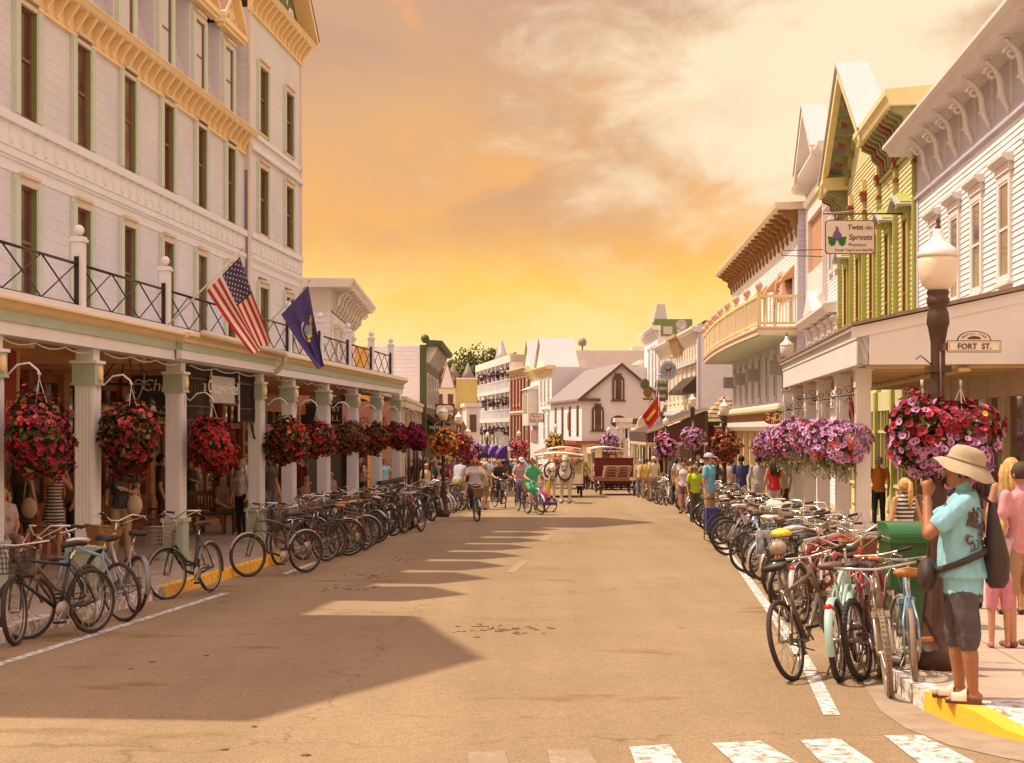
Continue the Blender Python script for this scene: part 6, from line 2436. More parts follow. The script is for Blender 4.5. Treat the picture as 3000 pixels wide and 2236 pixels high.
t,w2,h2=hang_sign('bar_sign',"olive green sign with white letters reading HORN'S BAR",1920,1124,1957,1172,91,SIGNG,.1)
letters("HORN'S",.27,face_cam((0,-.035,h2*.38)),SIGNW,t,'lettering',.005,'CENTER',.95,0,.006)
letters('BAR',.27,face_cam((0,-.035,-h2*.55)),SIGNW,t,'lettering',.005,'CENTER',.95,0,.006)
m=MB()
for x in(-.25,0,.25):
 m.ball((x,0,h2+.1),.17,8,6,0,(1,.3,1))
m.build('crest',mat('sage_crest',(.30,.34,.22),.6,.1,4),t)
t,a,b_=oval_sign('round_sign','round green and cream coffee sign left of the bar signs',1889,1126,14,17,94,SIGNG,SIGNW,False)
t,a,b_=oval_sign('carved_sign','round carved brown sign below the green and cream coffee sign',1899,1150,14,15,92,BROWNBR,BROWNT,False)
m=MB()
m.box(-a*1.1,a*1.1,-.04,.04,-b_-.15,-b_-.02)
m.build('foot',BROWNBR,t)
t,a,b_=oval_sign('oval_sign','red half oval sign with yellow 3-D on the butter yellow shop cornice',2265,1227,28,17,64.0,REDS,REDS,False)
letters('3-D',.42,face_cam((0,-.055,.06)),mat('sign_yellow',(.75,.48,.05),.5,.1,5),t,'lettering',.01,'CENTER',1,0,.012)
for px,py,rx_,ry_,Y,mm,lb in((1461,1273,15,9,150,PALE,'grey oval shop sign over the purple awnings'),(1397,1275,8,11,150,mat('slate_sign',(.20,.19,.18),.5,.1,4),'dark grey sign left over the purple awnings')):
 oval_sign('oval_sign',lb,px,py,rx_,ry_,Y,mm,mm,False)
t,w2,h2=hang_sign('banner_sign','yellow banner sign hung across the purple awnings',1417,1283,1445,1291,146,mat('banner_yellow',(.70,.45,.05),.5,.08,4),0)
t,w2,h2=hang_sign('tall_sign','tall rounded pink sign left of the rust awning',1555,1262,1571,1296,122,mat('pale_pink_sign',(.66,.40,.32),.5,.06,4),0)
# ------------------------------------------------------------------ flags
FL_R=mat('flag_red',(.42,.016,.014),.75,.12,5)
FL_W=mat('flag_white',(.66,.55,.48),.75,.06,5)
FL_B=mat('flag_navy',(.055,.035,.085),.75,.12,5)
FL_P=mat('flag_indigo',(.065,.045,.16),.75,.12,5)
POLE=mat('flag_pole',(.62,.55,.48),.4,.08,5)
def flag(name,label,A,B,Cc,D,fn_mi,mats,nu=40,nv=26,fold=.05,foot=None,tip=None,extra=None):
 """Hoist corners A (upper) and B (lower), fly corners D (from A) and Cc (from B); foot/tip of the pole."""
 t=thing(name,label,'flag',foot)
 A,B,Cc,D,foot,tip=[Vector(v)-Vector(foot)for v in(A,B,Cc,D,foot,tip)]
 def pos(u,v):
  p=A.lerp(D,u)*(1-v)+B.lerp(Cc,u)*v
  k=u**.8
  sag=Vector((0,0,-.03*sin(pi*u)*v))
  return p+Vector((0.03*sin(v*9+1)*k,-fold*sin(v*13+u*2.2)*k-.05*sin(u*5)*(1-v),0))+sag
 m_=MB()
 m_.grid(pos,nu,nv,0,True,fn_mi)
 m_.build('cloth',mats,t,recalc=False)
 m_=MB()
 m_.tube([foot,tip],.016,6)
 m_.tube([tip,tip+(tip-foot).normalized()*.07],[.028,.012],6)
 m_.build('pole',POLE,t)
 return t,pos
YF=23.6
ft,tp=P(492,952,YF),P(707,732,YF)
t,pos=flag('us_flag','striped red and white flag with white stars on navy, hung from the hotel balcony',P(703,752,YF),P(606,852,YF),P(741,1038,YF-.1),P(787,1002,YF+.1),
lambda u,v:2 if(u<.42 and v<.54)else(0 if int(v*13)%2==0 else 1),[FL_R,FL_W,FL_B],52,39,.045,ft,tp)
m=MB()
for r in range(9):
 for c_ in range(6 if r%2==0 else 5):
  u,v=(.035+.07*c_+(.035 if r%2 else 0)),.03+.06*r
  p=pos(u,v)
  du_,dv=(pos(u+.01,v)-p).normalized(),(pos(u,v+.01)-p).normalized()
  n_=du_.cross(dv).normalized()
  if n_.y>0:
   n_=-n_
  vs=[p+n_*.006]
  for k in range(10):
   q=pi/2+k*pi/5
   r_=.017 if k%2==0 else .0075
   vs.append(p+n_*.006+du_*r_*cos(q)+dv*r_*sin(q))
  m.add(vs,[(0,1+k,1+(k+1)%10)for k in range(10)])
m.build('stars',FL_W,t,recalc=False)
YF=30.2
ft,tp=P(783,950,YF),P(905,824,YF)
t,pos=flag('state_flag','indigo state flag with a white and gold crest, hanging right of the striped flag',P(903,837,YF),P(824,922,YF),P(934,1082,YF-.1),P(945,1072,YF+.05),
lambda u,v:0,[FL_P],36,24,.06,ft,tp)
m=MB()
c0=Vector((.47,.40))
def onflag(x,y,lift=.012):
 u,v=c0.x+x,c0.y+y
 p=pos(u,v)
 n_=(pos(u+.01,v)-p).cross(pos(u,v+.01)-p).normalized()
 if n_.y>0:
  n_=-n_
 return p+n_*lift
for k in range(14):
 a0_,a1_=1.7+k*.2,1.7+(k+1)*.2
 m.add([onflag(.15*sin(a0_),.34*cos(a0_)*-1),onflag(.15*sin(a1_),-.34*cos(a1_)),onflag(.12*sin(a1_),-.27*cos(a1_)),onflag(.12*sin(a0_),-.27*cos(a0_))],[(0,1,2,3)],False,0)
for k in range(12):
 a0_,a1_=k*pi/6,(k+1)*pi/6
 m.add([onflag(0,0),onflag(.07*cos(a0_),.17*sin(a0_)),onflag(.07*cos(a1_),.17*sin(a1_))],[(0,1,2)],False,1)
for x0_,x1_,y0_,y1_ in((-.13,-.05,-.30,-.24),(-.1,.02,-.24,-.17),(-.02,.06,-.17,-.08),(.05,.1,-.1,.12)):
 m.add([onflag(x0_,y0_,.02),onflag(x1_,y0_,.02),onflag(x1_,y1_,.02),onflag(x0_,y1_,.02)],[(0,1,2,3)],False,2)
m.build('crest',[FL_W,mat('crest_blue',(.22,.30,.45),.7,.1,5),mat('crest_gold',(.65,.40,.03),.7,.1,5)],t,recalc=False)
YF=86
ft,tp=P(1917,1290,YF),P(1912,1130,YF)
t,pos=flag('red_flag','red flag with a yellow figure hanging above the dark brown awning',P(1925,1160,YF),P(1937,1212,YF),P(1902,1258,YF),P(1880,1220,YF),lambda u,v:1 if .42<v<.58 and .3<u<.85 else 0,
[mat('flag_scarlet',(.55,.03,.012),.7,.1,5),FYEL],14,12,.12,P(1930,1300,YF),P(1930,1150,YF))
t,pos=flag('us_flag','small striped flag with stars hanging by the green bar sign',P(1922,1110,90),P(1914,1150,90),P(1900,1190,90),P(1908,1165,90),lambda u,v:2 if(u<.45 and v<.54)else(0 if int(v*13)%2==0 else 1),
[FL_R,FL_W,FL_B],20,26,.08,P(1915,1330,90),P(1926,1100,90))
t,pos=flag('us_flag','red and white striped flag furled beside the near white porch column',P(2500,1142,30.2),P(2486,1160,30.2),P(2488,1240,30.2),P(2502,1250,30.2),lambda u,v:(0 if int((v*5+u*3))%2==0 else 1),
[FL_R,FL_W],24,20,.05,P(2508,1230,30.4),P(2497,1138,30.2))
# ------------------------------------------------------------------ green mail storage box, rail, benches
bx=thing('mail_box','green metal street box with a rounded lid between the parked bicycles and the lamp','mail box',ground((2668-CX)*15.2/FP,15.2,UP),.02)
GBOX=mat('box_green',(.018,.075,.018),.4,.35,3,.06,20,.1,.5,None,(.03,.12,.03))
m=MB()
m.box(-.26,.26,-.22,.22,.06,.84)
m.box(-.235,.235,-.228,-.22,.1,.79)
for x in(-.24,.24):
 for k in range(12):
  m.ball((x,-.224,.1+k*.065),.006,6,4)
m.box(-.24,.24,-.2,.2,0,.06)
m.build('body',GBOX,bx)
m=MB()
lid=[(-.235,.84),(-.235,.90)]+[(-.235+.2*(1-cos(pi/2*k/6)),.90+.13*sin(pi/2*k/6))for k in range(7)]+[(.235,1.03),(.235,.84)]
m.prism([(-.272,y,z)for y,z in lid],(.544,0,0))
m.build('lid',mat('lid_green',(.020,.125,.028),.32,.2,3,0,20,.1,.6),bx)
WOODB=mat('bench_wood',(.20,.085,.035),.55,.25,6)
def wooden_seat(X,Y,rz_,wd,label):
 t=thing('bench',label,'bench',ground(X,Y,UP),rz_,'wooden seats on the hotel porch')
 m_=MB()
 m_.box(-wd,wd,-.24,.24,.40,.44)
 m_.build('seat',WOODB,t)
 m_=MB()
 m_.box(-wd,wd,.22,.26,.85,.95)
 m_.box(-wd,wd,.22,.26,.48,.54)
 n=int(wd*2/.07)
 for k in range(n):
  x=-wd+.03+k*.07
  m_.box(x,x+.035,.23,.25,.54,.85)
 m_.build('backrest',WOODB,t)
 for x in(-wd+.03,wd-.03):
  for y in(-.22,.24):
   m_=MB()
   m_.box(x-.03,x+.03,y-.03,y+.03,0,.40 if y>0 else .66)
   if y>0:
    m_.box(x-.028,x+.028,y-.028,y+.028,.40,.95)
   m_.build('leg',WOODB,t)
 m_=MB()
 for x in(-wd+.03,wd-.03):
  m_.box(x-.045,x+.045,-.26,.22,.64,.67)
 m_.build('armrest',WOODB,t)
for px,py,wd,r_,lb in((585,1566,.55,.1,'slatted wooden bench behind the woman in the green dress'),(655,1560,.5,.1,'slatted wooden bench where a person sits in the shade'),(395,1590,.45,.6,'wooden armchair behind the woman with the pale shoulder bag'),(300,1600,.4,.3,'wooden armchair half behind the second porch column')):
 g=G(px,py,UP)
 wooden_seat(g.x,g.y,r_,wd,lb)
kr=thing('porch_screen','dark wooden rail screen at the far end of the porch','rail',ground(-3.6,46,UP),pi/2-.084)
m=MB()
m.box(-2.2,2.2,-.03,.03,.1,1.0)
for k in range(12):
 m.box(-2.2+k*.37,-2.1+k*.37,-.045,.045,.1,1.0)
m.box(-2.3,2.3,-.06,.06,1.0,1.07)
m.build('panel',mat('dark_screen',(.07,.033,.018),.6,.2,5),kr)
for i,px in enumerate((1222,1213,1197,1240)):
 c_=ground((px-CX)*(50+i)/FP,50+i,UP)
 t=thing('awning_pole','thin dark pole in the left crowd, %s'%('nearest the porch end','just left of the porch end one','farthest left of the four','rightmost of the four')[i],'pole',c_)
 m=MB()
 m.tube([(0,0,0),(0,0,2.6)],.045,8)
 m.tube([(0,0,0),(0,0,.1)],.09,8)
 m.build('pole',IRON,t)
# ------------------------------------------------------------------ bicycles
BK_PAINT=mat('bike_paint',(.03,.025,.025),.3,.1,10,0,40,.1,.6)
RUBBER=mat('tyre_rubber',(.045,.030,.022),.8,.2,20)
CHROME=mat('chrome',(.62,.55,.47),.22,.08,20,0,40,.9)
STEEL=mat('dull_steel',(.34,.28,.23),.4,.15,20,0,40,.7)
SADDLE=mat('saddle_black',(.035,.024,.020),.55,.2,10)
GRIP=mat('grip_rubber',(.035,.022,.016),.75,.2,10)
FENDER=mat('fender_paint',(.20,.17,.15),.3,.1,10,0,40,.3,.6)
BASKW=mat('basket_wire',(.055,.04,.03),.5,.15,10)
RW=.335
def bike(style):
 """A parked bicycle on the origin, heading +x. style: dict of options. Parts: frame, fork, wheels (> tyre), handlebar (> grips), saddle, crankset ..."""
 t=bpy.data.objects.new('bicycle',None)
 C.objects.link(t)
 steer=Matrix.Translation((.43,0,0))@Matrix.Rotation(style.get('steer',0),4,'Z')@Matrix.Translation((-.43,0,0))
 xr,xf=-.53,.55
 bb,st=Vector((-.09,0,.28)),Vector((-.27,0,.78))
 hd0,hd1=Vector((.43,0,.64)),Vector((.365,0,.86))
 fr=MB()
 kind=style['frame']
 if kind=='diamond':
  fr.tube([st-Vector((-.02,0,.06)),hd1-Vector((-.01,0,.04))],.017,7)
  fr.tube([bb,hd0],.020,7)
 elif kind=='cruiser':
  fr.tube([st-Vector((-.02,0,.08)),Vector((-.05,0,.80)),Vector((.18,0,.86)),hd1-Vector((0,0,.02))],.019,7)
  fr.tube([bb+Vector((-.05,0,.2)),Vector((.08,0,.62)),Vector((.26,0,.70)),hd0+Vector((-.02,0,.06))],.016,7)
  fr.tube([bb,Vector((.2,0,.38)),hd0],.020,7)
 else:
  fr.tube([bb+Vector((-.05,0,.12)),Vector((.08,0,.46)),Vector((.26,0,.60)),hd0+Vector((-.02,0,.10))],.019,7)
  fr.tube([bb,Vector((.14,0,.34)),Vector((.32,0,.50)),hd0],.019,7)
 fr.tube([bb,st],.017,7)
 fr.tube([hd0-Vector((-.02,0,.05)),hd1+Vector((-.01,0,.03))],.024,8)
 for s_ in(-1,1):
  fr.tube([bb+Vector((0,s_*.03,0)),Vector((-.35,s_*.055,.31)),Vector((xr,s_*.06,RW))],.010,5)
  fr.tube([st-Vector((-.02,0,.05))+Vector((0,s_*.02,0)),Vector((-.40,s_*.055,.56)),Vector((xr,s_*.06,RW))],.009,5)
 fr.build('frame',BK_PAINT,t)
 fk=MB()
 fk.T=steer
 for s_ in(-1,1):
  fk.tube([(.445,s_*.05,.62),(.50,s_*.055,.47),(xf,s_*.055,RW)],[.016,.015,.009]if style.get('susp')else[.012,.012,.008],6)
 fk.box(.42,.47,-.07,.07,.60,.645)
 fk.build('fork',CHROME if style.get('susp')else BK_PAINT,t)
 tr=style.get('tyre',.022)
 for front,xx in((0,xr),(1,xf)):
  m_=MB()
  T=Matrix.Translation((xx,0,RW))
  m_.T=(steer@T)if front else T
  n=32
  m_.tube([((RW-tr*1.6)*cos(2*pi*k/n),0,(RW-tr*1.6)*sin(2*pi*k/n))for k in range(n)],.013,5,True,0)
  for k in range(18):
   a_=2*pi*k/18
   s_=1 if k%2 else-1
   m_.tube([(.02*cos(a_+.9),s_*.03,.02*sin(a_+.9)),((RW-tr*2)*cos(a_),0,(RW-tr*2)*sin(a_))],.0022,3,False,0,False,False)
  m_.T=m_.T@Matrix.Rotation(pi/2,4,'X')
  m_.lathe([(.012,-.055),(.022,-.045),(.022,.045),(.012,.055)],8)
  if not front:
   m_.lathe([(.05,.035),(.05,.05),(.03,.055)],12)
  w_=m_.build('wheel',style.get('rim',STEEL),t)
  m_=MB()
  m_.T=(steer@T)if front else T
  m_.tube([((RW-tr)*cos(2*pi*k/n),0,(RW-tr)*sin(2*pi*k/n))for k in range(n)],tr,7,True)
  if style.get('knob'):
   for k in range(48):
    a_=2*pi*k/48
    for y in(-.013,.013):
     m_.ball((RW*cos(a_),y,RW*sin(a_)),.008,4,3)
  m_.build('tyre',style.get('tyre_mat',RUBBER),w_)
 hb_=MB()
 hb_.T=steer
 zt=hd1.z+(.16 if style['bar']!='flat' else .10)
 hb_.tube([hd1,(.355,0,zt-.02),(.40,0,zt)],.014,6)
 if style['bar']=='flat':
  pts=[(.36,-.31,zt+.03),(.40,-.12,zt+.01),(.42,0,zt),(.40,.12,zt+.01),(.36,.31,zt+.03)]
  gl=[[(.345,s_*.20,zt+.02),(.335,s_*.33,zt+.035)]for s_ in(-1,1)]
 else:
  zz=zt+.10
  pts=[(.10,-.34,zz-.02),(.24,-.33,zz),(.36,-.22,zz+.01),(.40,-.06,zt+.02),(.40,.06,zt+.02),(.36,.22,zz+.01),(.24,.33,zz),(.10,.34,zz-.02)]
  gl=[[(.21,s_*.333,zz),(.08,s_*.342,zz-.02)]for s_ in(-1,1)]
 hb_.tube(pts,.011,6)
 for s_ in(-1,1):
  p=pts[1 if s_<0 else-2]
  hb_.tube([(p[0]+.03,p[1],p[2]-.01),(p[0]+.05,p[1]+s_*.08,p[2]-.045)],.006,4)
  hb_.tube([(p[0]+.03,p[1],p[2]),(.52,s_*.06,zt-.06),(.45,s_*.03,.72)],.0045,4)
 ho=hb_.build('handlebar',CHROME,t)
 for q in gl:
  gp=MB()
  gp.T=steer
  gp.tube(q,.0175,6)
  gp.build('grip',GRIP,ho)
 sd=MB()
 sp=Vector((-.315,0,.93))
 sd.tube([st-Vector((-.02,0,.06)),sp-Vector((0,0,.05))],.013,6,mi=1)
 sec=[(-.13,.085 if not style.get('wide')else .115,.0),(-.06,.085 if not style.get('wide')else .11,.01),(.03,.045,.005),(.10,.026,.0),(.15,.02,-.012)]
 vs,n=[],8
 for x,w_,dz in sec:
  for k in range(n):
   a_=2*pi*k/n
   vs.append((sp.x+x,w_*cos(a_),sp.z+dz+(.028 if sin(a_)>0 else .035)*sin(a_)))
 sd.add(vs,[(i*n+k,i*n+(k+1)%n,(i+1)*n+(k+1)%n,(i+1)*n+k)for i in range(len(sec)-1)for k in range(n)]+[tuple(range(n)),tuple(range((len(sec)-1)*n,len(sec)*n))],True,0)
 sd.build('saddle',[SADDLE,CHROME],t)
 ck=MB()
 ck.T=Matrix.Translation(bb)@Matrix.Rotation(pi/2,4,'X')
 ck.lathe([(.09,-.055),(.092,-.05),(.09,-.045)],18)
 ck.T=Matrix.Translation(bb)
 for s_ in(-1,1):
  ck.tube([(0,s_*.06,0),(s_*.12,s_*.075,-s_*.11)],.011,5)
  ck.box(s_*.12-.045,s_*.12+.045,s_*.125-.045,s_*.125+.045,-s_*.11-.012,-s_*.11+.012,1)
 ck.tube([(0,-.05,.09),(xr-bb.x,-.048,RW-bb.z+.04)],.006,4,mi=1)
 ck.tube([(0,-.05,-.09),(xr-bb.x,-.048,RW-bb.z-.04)],.006,4,mi=1)
 ck.build('crankset',[STEEL,GRIP],t)
 if style.get('fender'):
  for front,xx in((0,xr),(1,xf)):
   m_=MB()
   T=Matrix.Translation((xx,0,RW))
   m_.T=(steer@T)if front else T
   n=12
   a0,a1=((-.25,2.75)if not front else(.35,2.9))
   R2=RW+.018
   vs=[]
   for k in range(n+1):
    a_=a0+(a1-a0)*k/n
    for y,dr in((-.034,-.014),(-.02,0),(.02,0),(.034,-.014)):
     vs.append(((R2+dr)*cos(pi-a_)if not front else(R2+dr)*cos(a_),y,(R2+dr)*sin(a_)))
   m_.add(vs,[(k*4+j,k*4+j+1,(k+1)*4+j+1,(k+1)*4+j)for k in range(n)for j in range(3)],True)
   m_.build('fender',FENDER,t)
 if style.get('stand'):
  m_=MB()
  m_.tube([(-.14,.04,.27),(-.20,.17,.0)],.008,5)
  m_.build('kickstand',STEEL,t)
 def cage(m_,x0,x1,y0,y1,z0,z1,taper=.03,d=.05,r=.0035):
  def ring(z,k):
   return[(x0+taper*k,y0+taper*k,z),(x1-taper*k,y0+taper*k,z),(x1-taper*k,y1-taper*k,z),(x0+taper*k,y1-taper*k,z)]
  n=5
  for i in range(n+1):
   f=i/n
   m_.tube(ring(z0+(z1-z0)*f,1-f),r*(1.8 if i==n else 1),4,True)
  A,B=ring(z0,1),ring(z1,0)
  for e in range(4):
   for i in range(8):
    f=i/8
    p=Vector(A[e]).lerp(Vector(A[(e+1)%4]),f)
    q=Vector(B[e]).lerp(Vector(B[(e+1)%4]),f)
    m_.tube([p,q],r,3,caps=False)
  for i in range(5):
   f=i/5
   m_.tube([Vector(A[0]).lerp(Vector(A[1]),f),Vector(A[3]).lerp(Vector(A[2]),f)],r,3,caps=False)
 if style.get('rack'):
  m_=MB()
  for y in(-.06,0,.06):
   m_.tube([(-.36,y,.72),(-.74,y,.72)],.006,4)
  m_.tube([(-.36,-.06,.72),(-.36,.06,.72)],.006,4)
  m_.tube([(-.74,-.06,.72),(-.74,.06,.72)],.006,4)
  for s_ in(-1,1):
   m_.tube([(-.66,s_*.065,.72),(xr,s_*.07,RW)],.006,4)
  m_.build('rack',STEEL,t)
 if style.get('basket')=='front':
  m_=MB()
  m_.T=steer
  cage(m_,.46,.74,-.18,.18,.70,.95)
  m_.build('basket',BASKW,t)
 if style.get('basket')=='rear':
  m_=MB()
  cage(m_,-.78,-.40,-.18,.18,.73,.93)
  m_.build('basket',BASKW,t)
 if style.get('basket')=='wicker':
  m_=MB()
  m_.T=steer
  m_.add([(.48,-.13,.72),(.70,-.13,.72),(.70,.13,.72),(.48,.13,.72),(.45,-.18,.96),(.75,-.18,.96),(.75,.18,.96),(.45,.18,.96)],[(0,3,2,1),(0,1,5,4),(1,2,6,5),(2,3,7,6),(3,0,4,7)])
  m_.tube([(.45,-.18,.96),(.75,-.18,.96),(.75,.18,.96),(.45,.18,.96)],.012,5,True)
  m_.build('basket',mat('wicker',(.30,.15,.055),.8,.35,30,.5,50),t)
 if style.get('lamp'):
  m_=MB()
  m_.T=Matrix.Translation((-.72,0,.62))@Matrix.Rotation(-pi/2,4,'Y')
  m_.lathe([(.02,-.02),(.035,0),(.035,.015),(.01,.025)],10)
  m_.build('rear_light',mat('red_lens',(.55,.01,.02),.25,.1,5),t)
 return t
STY={'mtb':dict(frame='diamond',bar='flat',susp=1,tyre=.027,stand=1,knob=1),'mtbb':dict(frame='diamond',bar='flat',tyre=.025,basket='front',stand=1,steer=.5),
'cruiser':dict(frame='cruiser',bar='swept',fender=1,wide=1,tyre=.027,stand=1,lamp=1),
'step':dict(frame='step',bar='swept',fender=1,wide=1,basket='front',stand=1,steer=-.35),
'wick':dict(frame='step',bar='swept',fender=1,wide=1,basket='wicker',stand=1,steer=.25),
'city':dict(frame='diamond',bar='flat',fender=1,rack=1,basket='rear',stand=1),
'plain':dict(frame='diamond',bar='flat',stand=1,wide=1,steer=.3),
'swept':dict(frame='step',bar='swept',wide=1,stand=1,steer=-.5,tyre=.024),
}
TEMPL={}
for k_ in STY:
 TEMPL[k_]=bike(STY[k_])
USED=set()
PCOL={'black':(.022,.017,.016),'dark red':(.20,.018,.015),'teal':(.06,.22,.22),'blue':(.05,.10,.28),'silver':(.42,.36,.32),'white':(.62,.54,.47),'green':(.10,.22,.04),'orange':(.50,.14,.03),
'violet':(.13,.09,.34),'brown':(.12,.055,.03),'aqua':(.36,.52,.44),'sky blue':(.24,.38,.48),'yellow':(.60,.40,.05),'red':(.45,.02,.02),'bronze':(.17,.11,.07)}
def paint(c_):
 n='bike_paint_'+c_.replace(' ','_')
 return mat(n,PCOL[c_],.3,.1,10,0,40,.1,.6)
def put_bike(key,p,heading,label,colour,lean=0.0,group=None,fender=None,saddle=None,tyre=None,pitch=0.0,basketm=None):
 src=TEMPL[key]
 if key in USED:
  o=copy_tree(src)
 else:
  o=src
  USED.add(key)
 o.location=(p[0],p[1],p[2]+.001)
 o.rotation_euler=(lean,pitch,heading)
 tag(o,label,'bicycle',group)
 pr={'bike_paint':paint(colour)}
 if fender:
  pr['fender_paint']=CHROME if fender=='chrome' else paint(fender)
 if saddle:
  pr['saddle_black']=saddle
 if tyre:
  pr['tyre_rubber']=tyre
 if basketm:
  pr['basket_wire']=basketm
 recolour(o,pr)
 return o
def at_wheels(rear,front,**k):
 """Position and heading from the ground pixels below the two wheels."""
 a,b_=G(*rear),G(*front)
 c_=(a+b_)/2
 return(c_.x,c_.y,gz(c_.y)),math.atan2(b_.y-a.y,b_.x-a.x)
SADW=mat('saddle_white',(.60,.54,.48),.5,.08,10)
SADT=mat('saddle_tan',(.42,.17,.04),.5,.15,10)
SADB=mat('saddle_brown',(.13,.055,.025),.5,.15,10)
DUST=mat('dusty_rubber',(.24,.17,.115),.85,.15,20)
GLB,GRB='bicycles along the left kerb','bicycles along the right kerb'
near=[('mtbb',(258,1860),(50,1888),'black mountain bike with a wire front basket, nearest on the left','black',.06,GLB,{}),
('swept',(275,1838),(82,1876),'dark bicycle with a white saddle just behind the nearest left bicycle','bronze',.05,GLB,dict(saddle=SADW)),
('plain',(335,1818),(218,1806),'light blue bicycle leaning among the nearest left group','sky blue',-.10,GLB,{}),
('wick',(392,1795),(300,1775),'silver bicycle with looping cables before the second porch column','silver',.10,GLB,{}),
('step',(618,1736),(502,1756),'lone dark bicycle with a pale wire basket between two porch columns','black',.06,GLB,dict(basketm=STEEL)),
('cruiser',(893,1680),(735,1690),'long cruiser with a lavender fender and whitewall wheel near the third porch column','brown',.04,GLB,dict(fender='silver')),
('cruiser',(985,1632),(900,1640),'black cruiser with fat tyres beside the lavender fender one','black',.10,GLB,dict(fender='black')),
('mtb',(1075,1612),(1000,1622),'rusty orange framed bicycle in the thick left row','orange',.08,GLB,{}),
('mtb',(1252,1556),(1165,1566),'brown mountain bike parked side on at the far end of the porch','brown',.06,GLB,{}),
('plain',(1225,1545),(1190,1556),'thin dark red bicycle close behind the brown side on one','dark red',.06,GLB,{}),

('plain',(2338,1990),(2450,1952),'thin tyred dark bicycle leaning over the white line','bronze',-.24,GRB,{}),
('cruiser',(2452,2004),(2525,1940),'aqua cruiser with aqua fenders and a brown saddle in the nearest right group','aqua',-.10,GRB,dict(fender='aqua',saddle=SADB)),
('mtb',(2532,1992),(2632,1950),'dark mountain bike with knobby tyres at the front of the right group','dark red',-.16,GRB,{}),
('mtb',(2570,1965),(2617,2062),'bicycle with a dusty pale front tyre pointing at the viewer','bronze',.10,GRB,dict(tyre=DUST)),
('plain',(2688,2066),(2660,1958),'sky blue bicycle with a tan saddle and orange grips beside the lamp','sky blue',-.05,GRB,dict(saddle=SADT,tyre=DUST)),
('mtbb',(2392,1795),(2286,1824),'grey city bicycle with a wire front basket by the white line','silver',.10,GRB,{}),
('cruiser',(2345,1830),(2440,1800),'dark bicycle with a chrome fender next to the grey city one','dark red',-.10,GRB,dict(fender='chrome')),
('wick',(2480,1900),(2560,1850),'red step through bicycle with a brown wicker basket in front of the green box','red',-.08,GRB,{}),
('city',(2250,1645),(2310,1625),'bicycle with white fenders carrying a pale helmet, mid way along the right row','white',-.08,GRB,dict(fender='chrome')),
]
for key,rp,fp_,lb,colr,ln,grp,kw in near:
 p,hd=at_wheels(rp,fp_)
 put_bike(key,p,hd,lb,colr,ln,grp,**kw)
for o in[x for x in C.objects if x.get('label','').startswith('sky blue bicycle with a tan')]:
 recolour(o,{'grip_rubber':mat('orange_grip',(.55,.17,.04),.7,.15,10)})
rb_=random.Random(11)
feat={'mtb':'knobby tyres','mtbb':'a wire basket','cruiser':'a curved frame','step':'a low frame','wick':'a wicker basket','city':'a rear rack','plain':'a straight bar','swept':'swept bars'}
combos=[(c_,k)for c_ in PCOL for k in STY]
rb_.shuffle(combos)
cl_,cr_=list(combos),list(combos)
rb_.shuffle(cr_)
def row(ya,yb,gap,xfn,hd0,jit,side,grp,cl):
 y=ya
 while y<yb:
  c_,k=cl.pop()
  if side=='left':
   c_={'white':'bronze','yellow':'brown','aqua':'black','orange':'brown','red':'black','violet':'bronze','sky blue':'silver','teal':'black','blue':'black','green':'bronze'}.get(c_,c_)
  x=xfn(y)
  where=('near part','middle part','far part','very end')[min(3,int((y-ya)/(yb-ya)*4))]
  sd_=rb_.choice(['black','black','brown','white' if side=='right' else 'tan'])
  fe_=rb_.choice(['chrome','black','silver'])
  lb='%s bicycle with %s and %s saddle, %s of %s row'%(c_,feat[k],sd_,where,side)
  for q in('turned outwards','turned inwards','leaning','half hidden','squeezed in'):
   if lb in SEEN_L:
    lb='%s bicycle, %s, with %s, %s of %s row'%(c_,q,feat[k],where,side)
  SEEN_L.add(lb)
  put_bike(k,(x+rb_.uniform(-.1,.1),y,gz(y)),hd0+rb_.gauss(0,jit),lb,c_,rb_.uniform(-.12,.12),grp,fender=fe_,saddle={'black':None,'brown':SADB,'white':SADW,'tan':SADT}[sd_])
  y+=gap*rb_.uniform(.75,1.25)*(1+.004*y)
SEEN_L=set()
row(26.5,33,.70,lambda y:XL(y)-.30,pi+.55,.22,'left',GLB,cl_)
row(33.5,41,.55,lambda y:XL(y)-.42,2.3,.25,'left',GLB,cl_)
row(41.5,58,.7,lambda y:XL(y)-.35,2.0,.4,'left',GLB,cl_)
row(17.6,24.5,.80,lambda y:XR(y)+.66,.55,.2,'right',GRB,cr_)
row(25,46,.70,lambda y:XR(y)+.45,.75,.35,'right',GRB,cr_)
row(46,76,.85,lambda y:XR(y)+.5,.9,.5,'right',GRB,cr_)
row(60,80,.9,lambda y:XR(y)-.45,.9,.5,'right',GRB,cr_)
row(118,128,1.0,lambda y:-2.6-(y-118)*.12+.4*sin(y*7),1.2,.6,'far bend','bicycles at the far bend',[(c_,k)for c_,k in combos])
def blob(name,label,cat,loc,r,sc,m_,seed):
 o=MB().ball((0,0,0),r,14,10,0,sc)
 rr_=random.Random(seed)
 o.v=[tuple(c_*(1+rr_.uniform(-.09,.09))for c_ in v)for v in o.v]
 ob=o.build(name,m_)
 ob.location=loc
 return tag(ob,label,cat)
g=G(2285,1640)
blob('bag','crumpled pale plastic bag tied over a bicycle basket in the right row','bag',(g.x,g.y,g.z+.93),.22,(1.2,.9,.75),mat('pale_plastic',(.55,.50,.38),.5,.1,5),3)
p_=G(2286,1824)
p_=(p_.x+.22,p_.y,p_.z)
blob('bag','bright yellow bag in the wire basket of the grey city bicycle','bag',(p_[0]-.20,p_[1]+.06,p_[2]+.97),.085,(1.3,1,.7),FYEL,4)
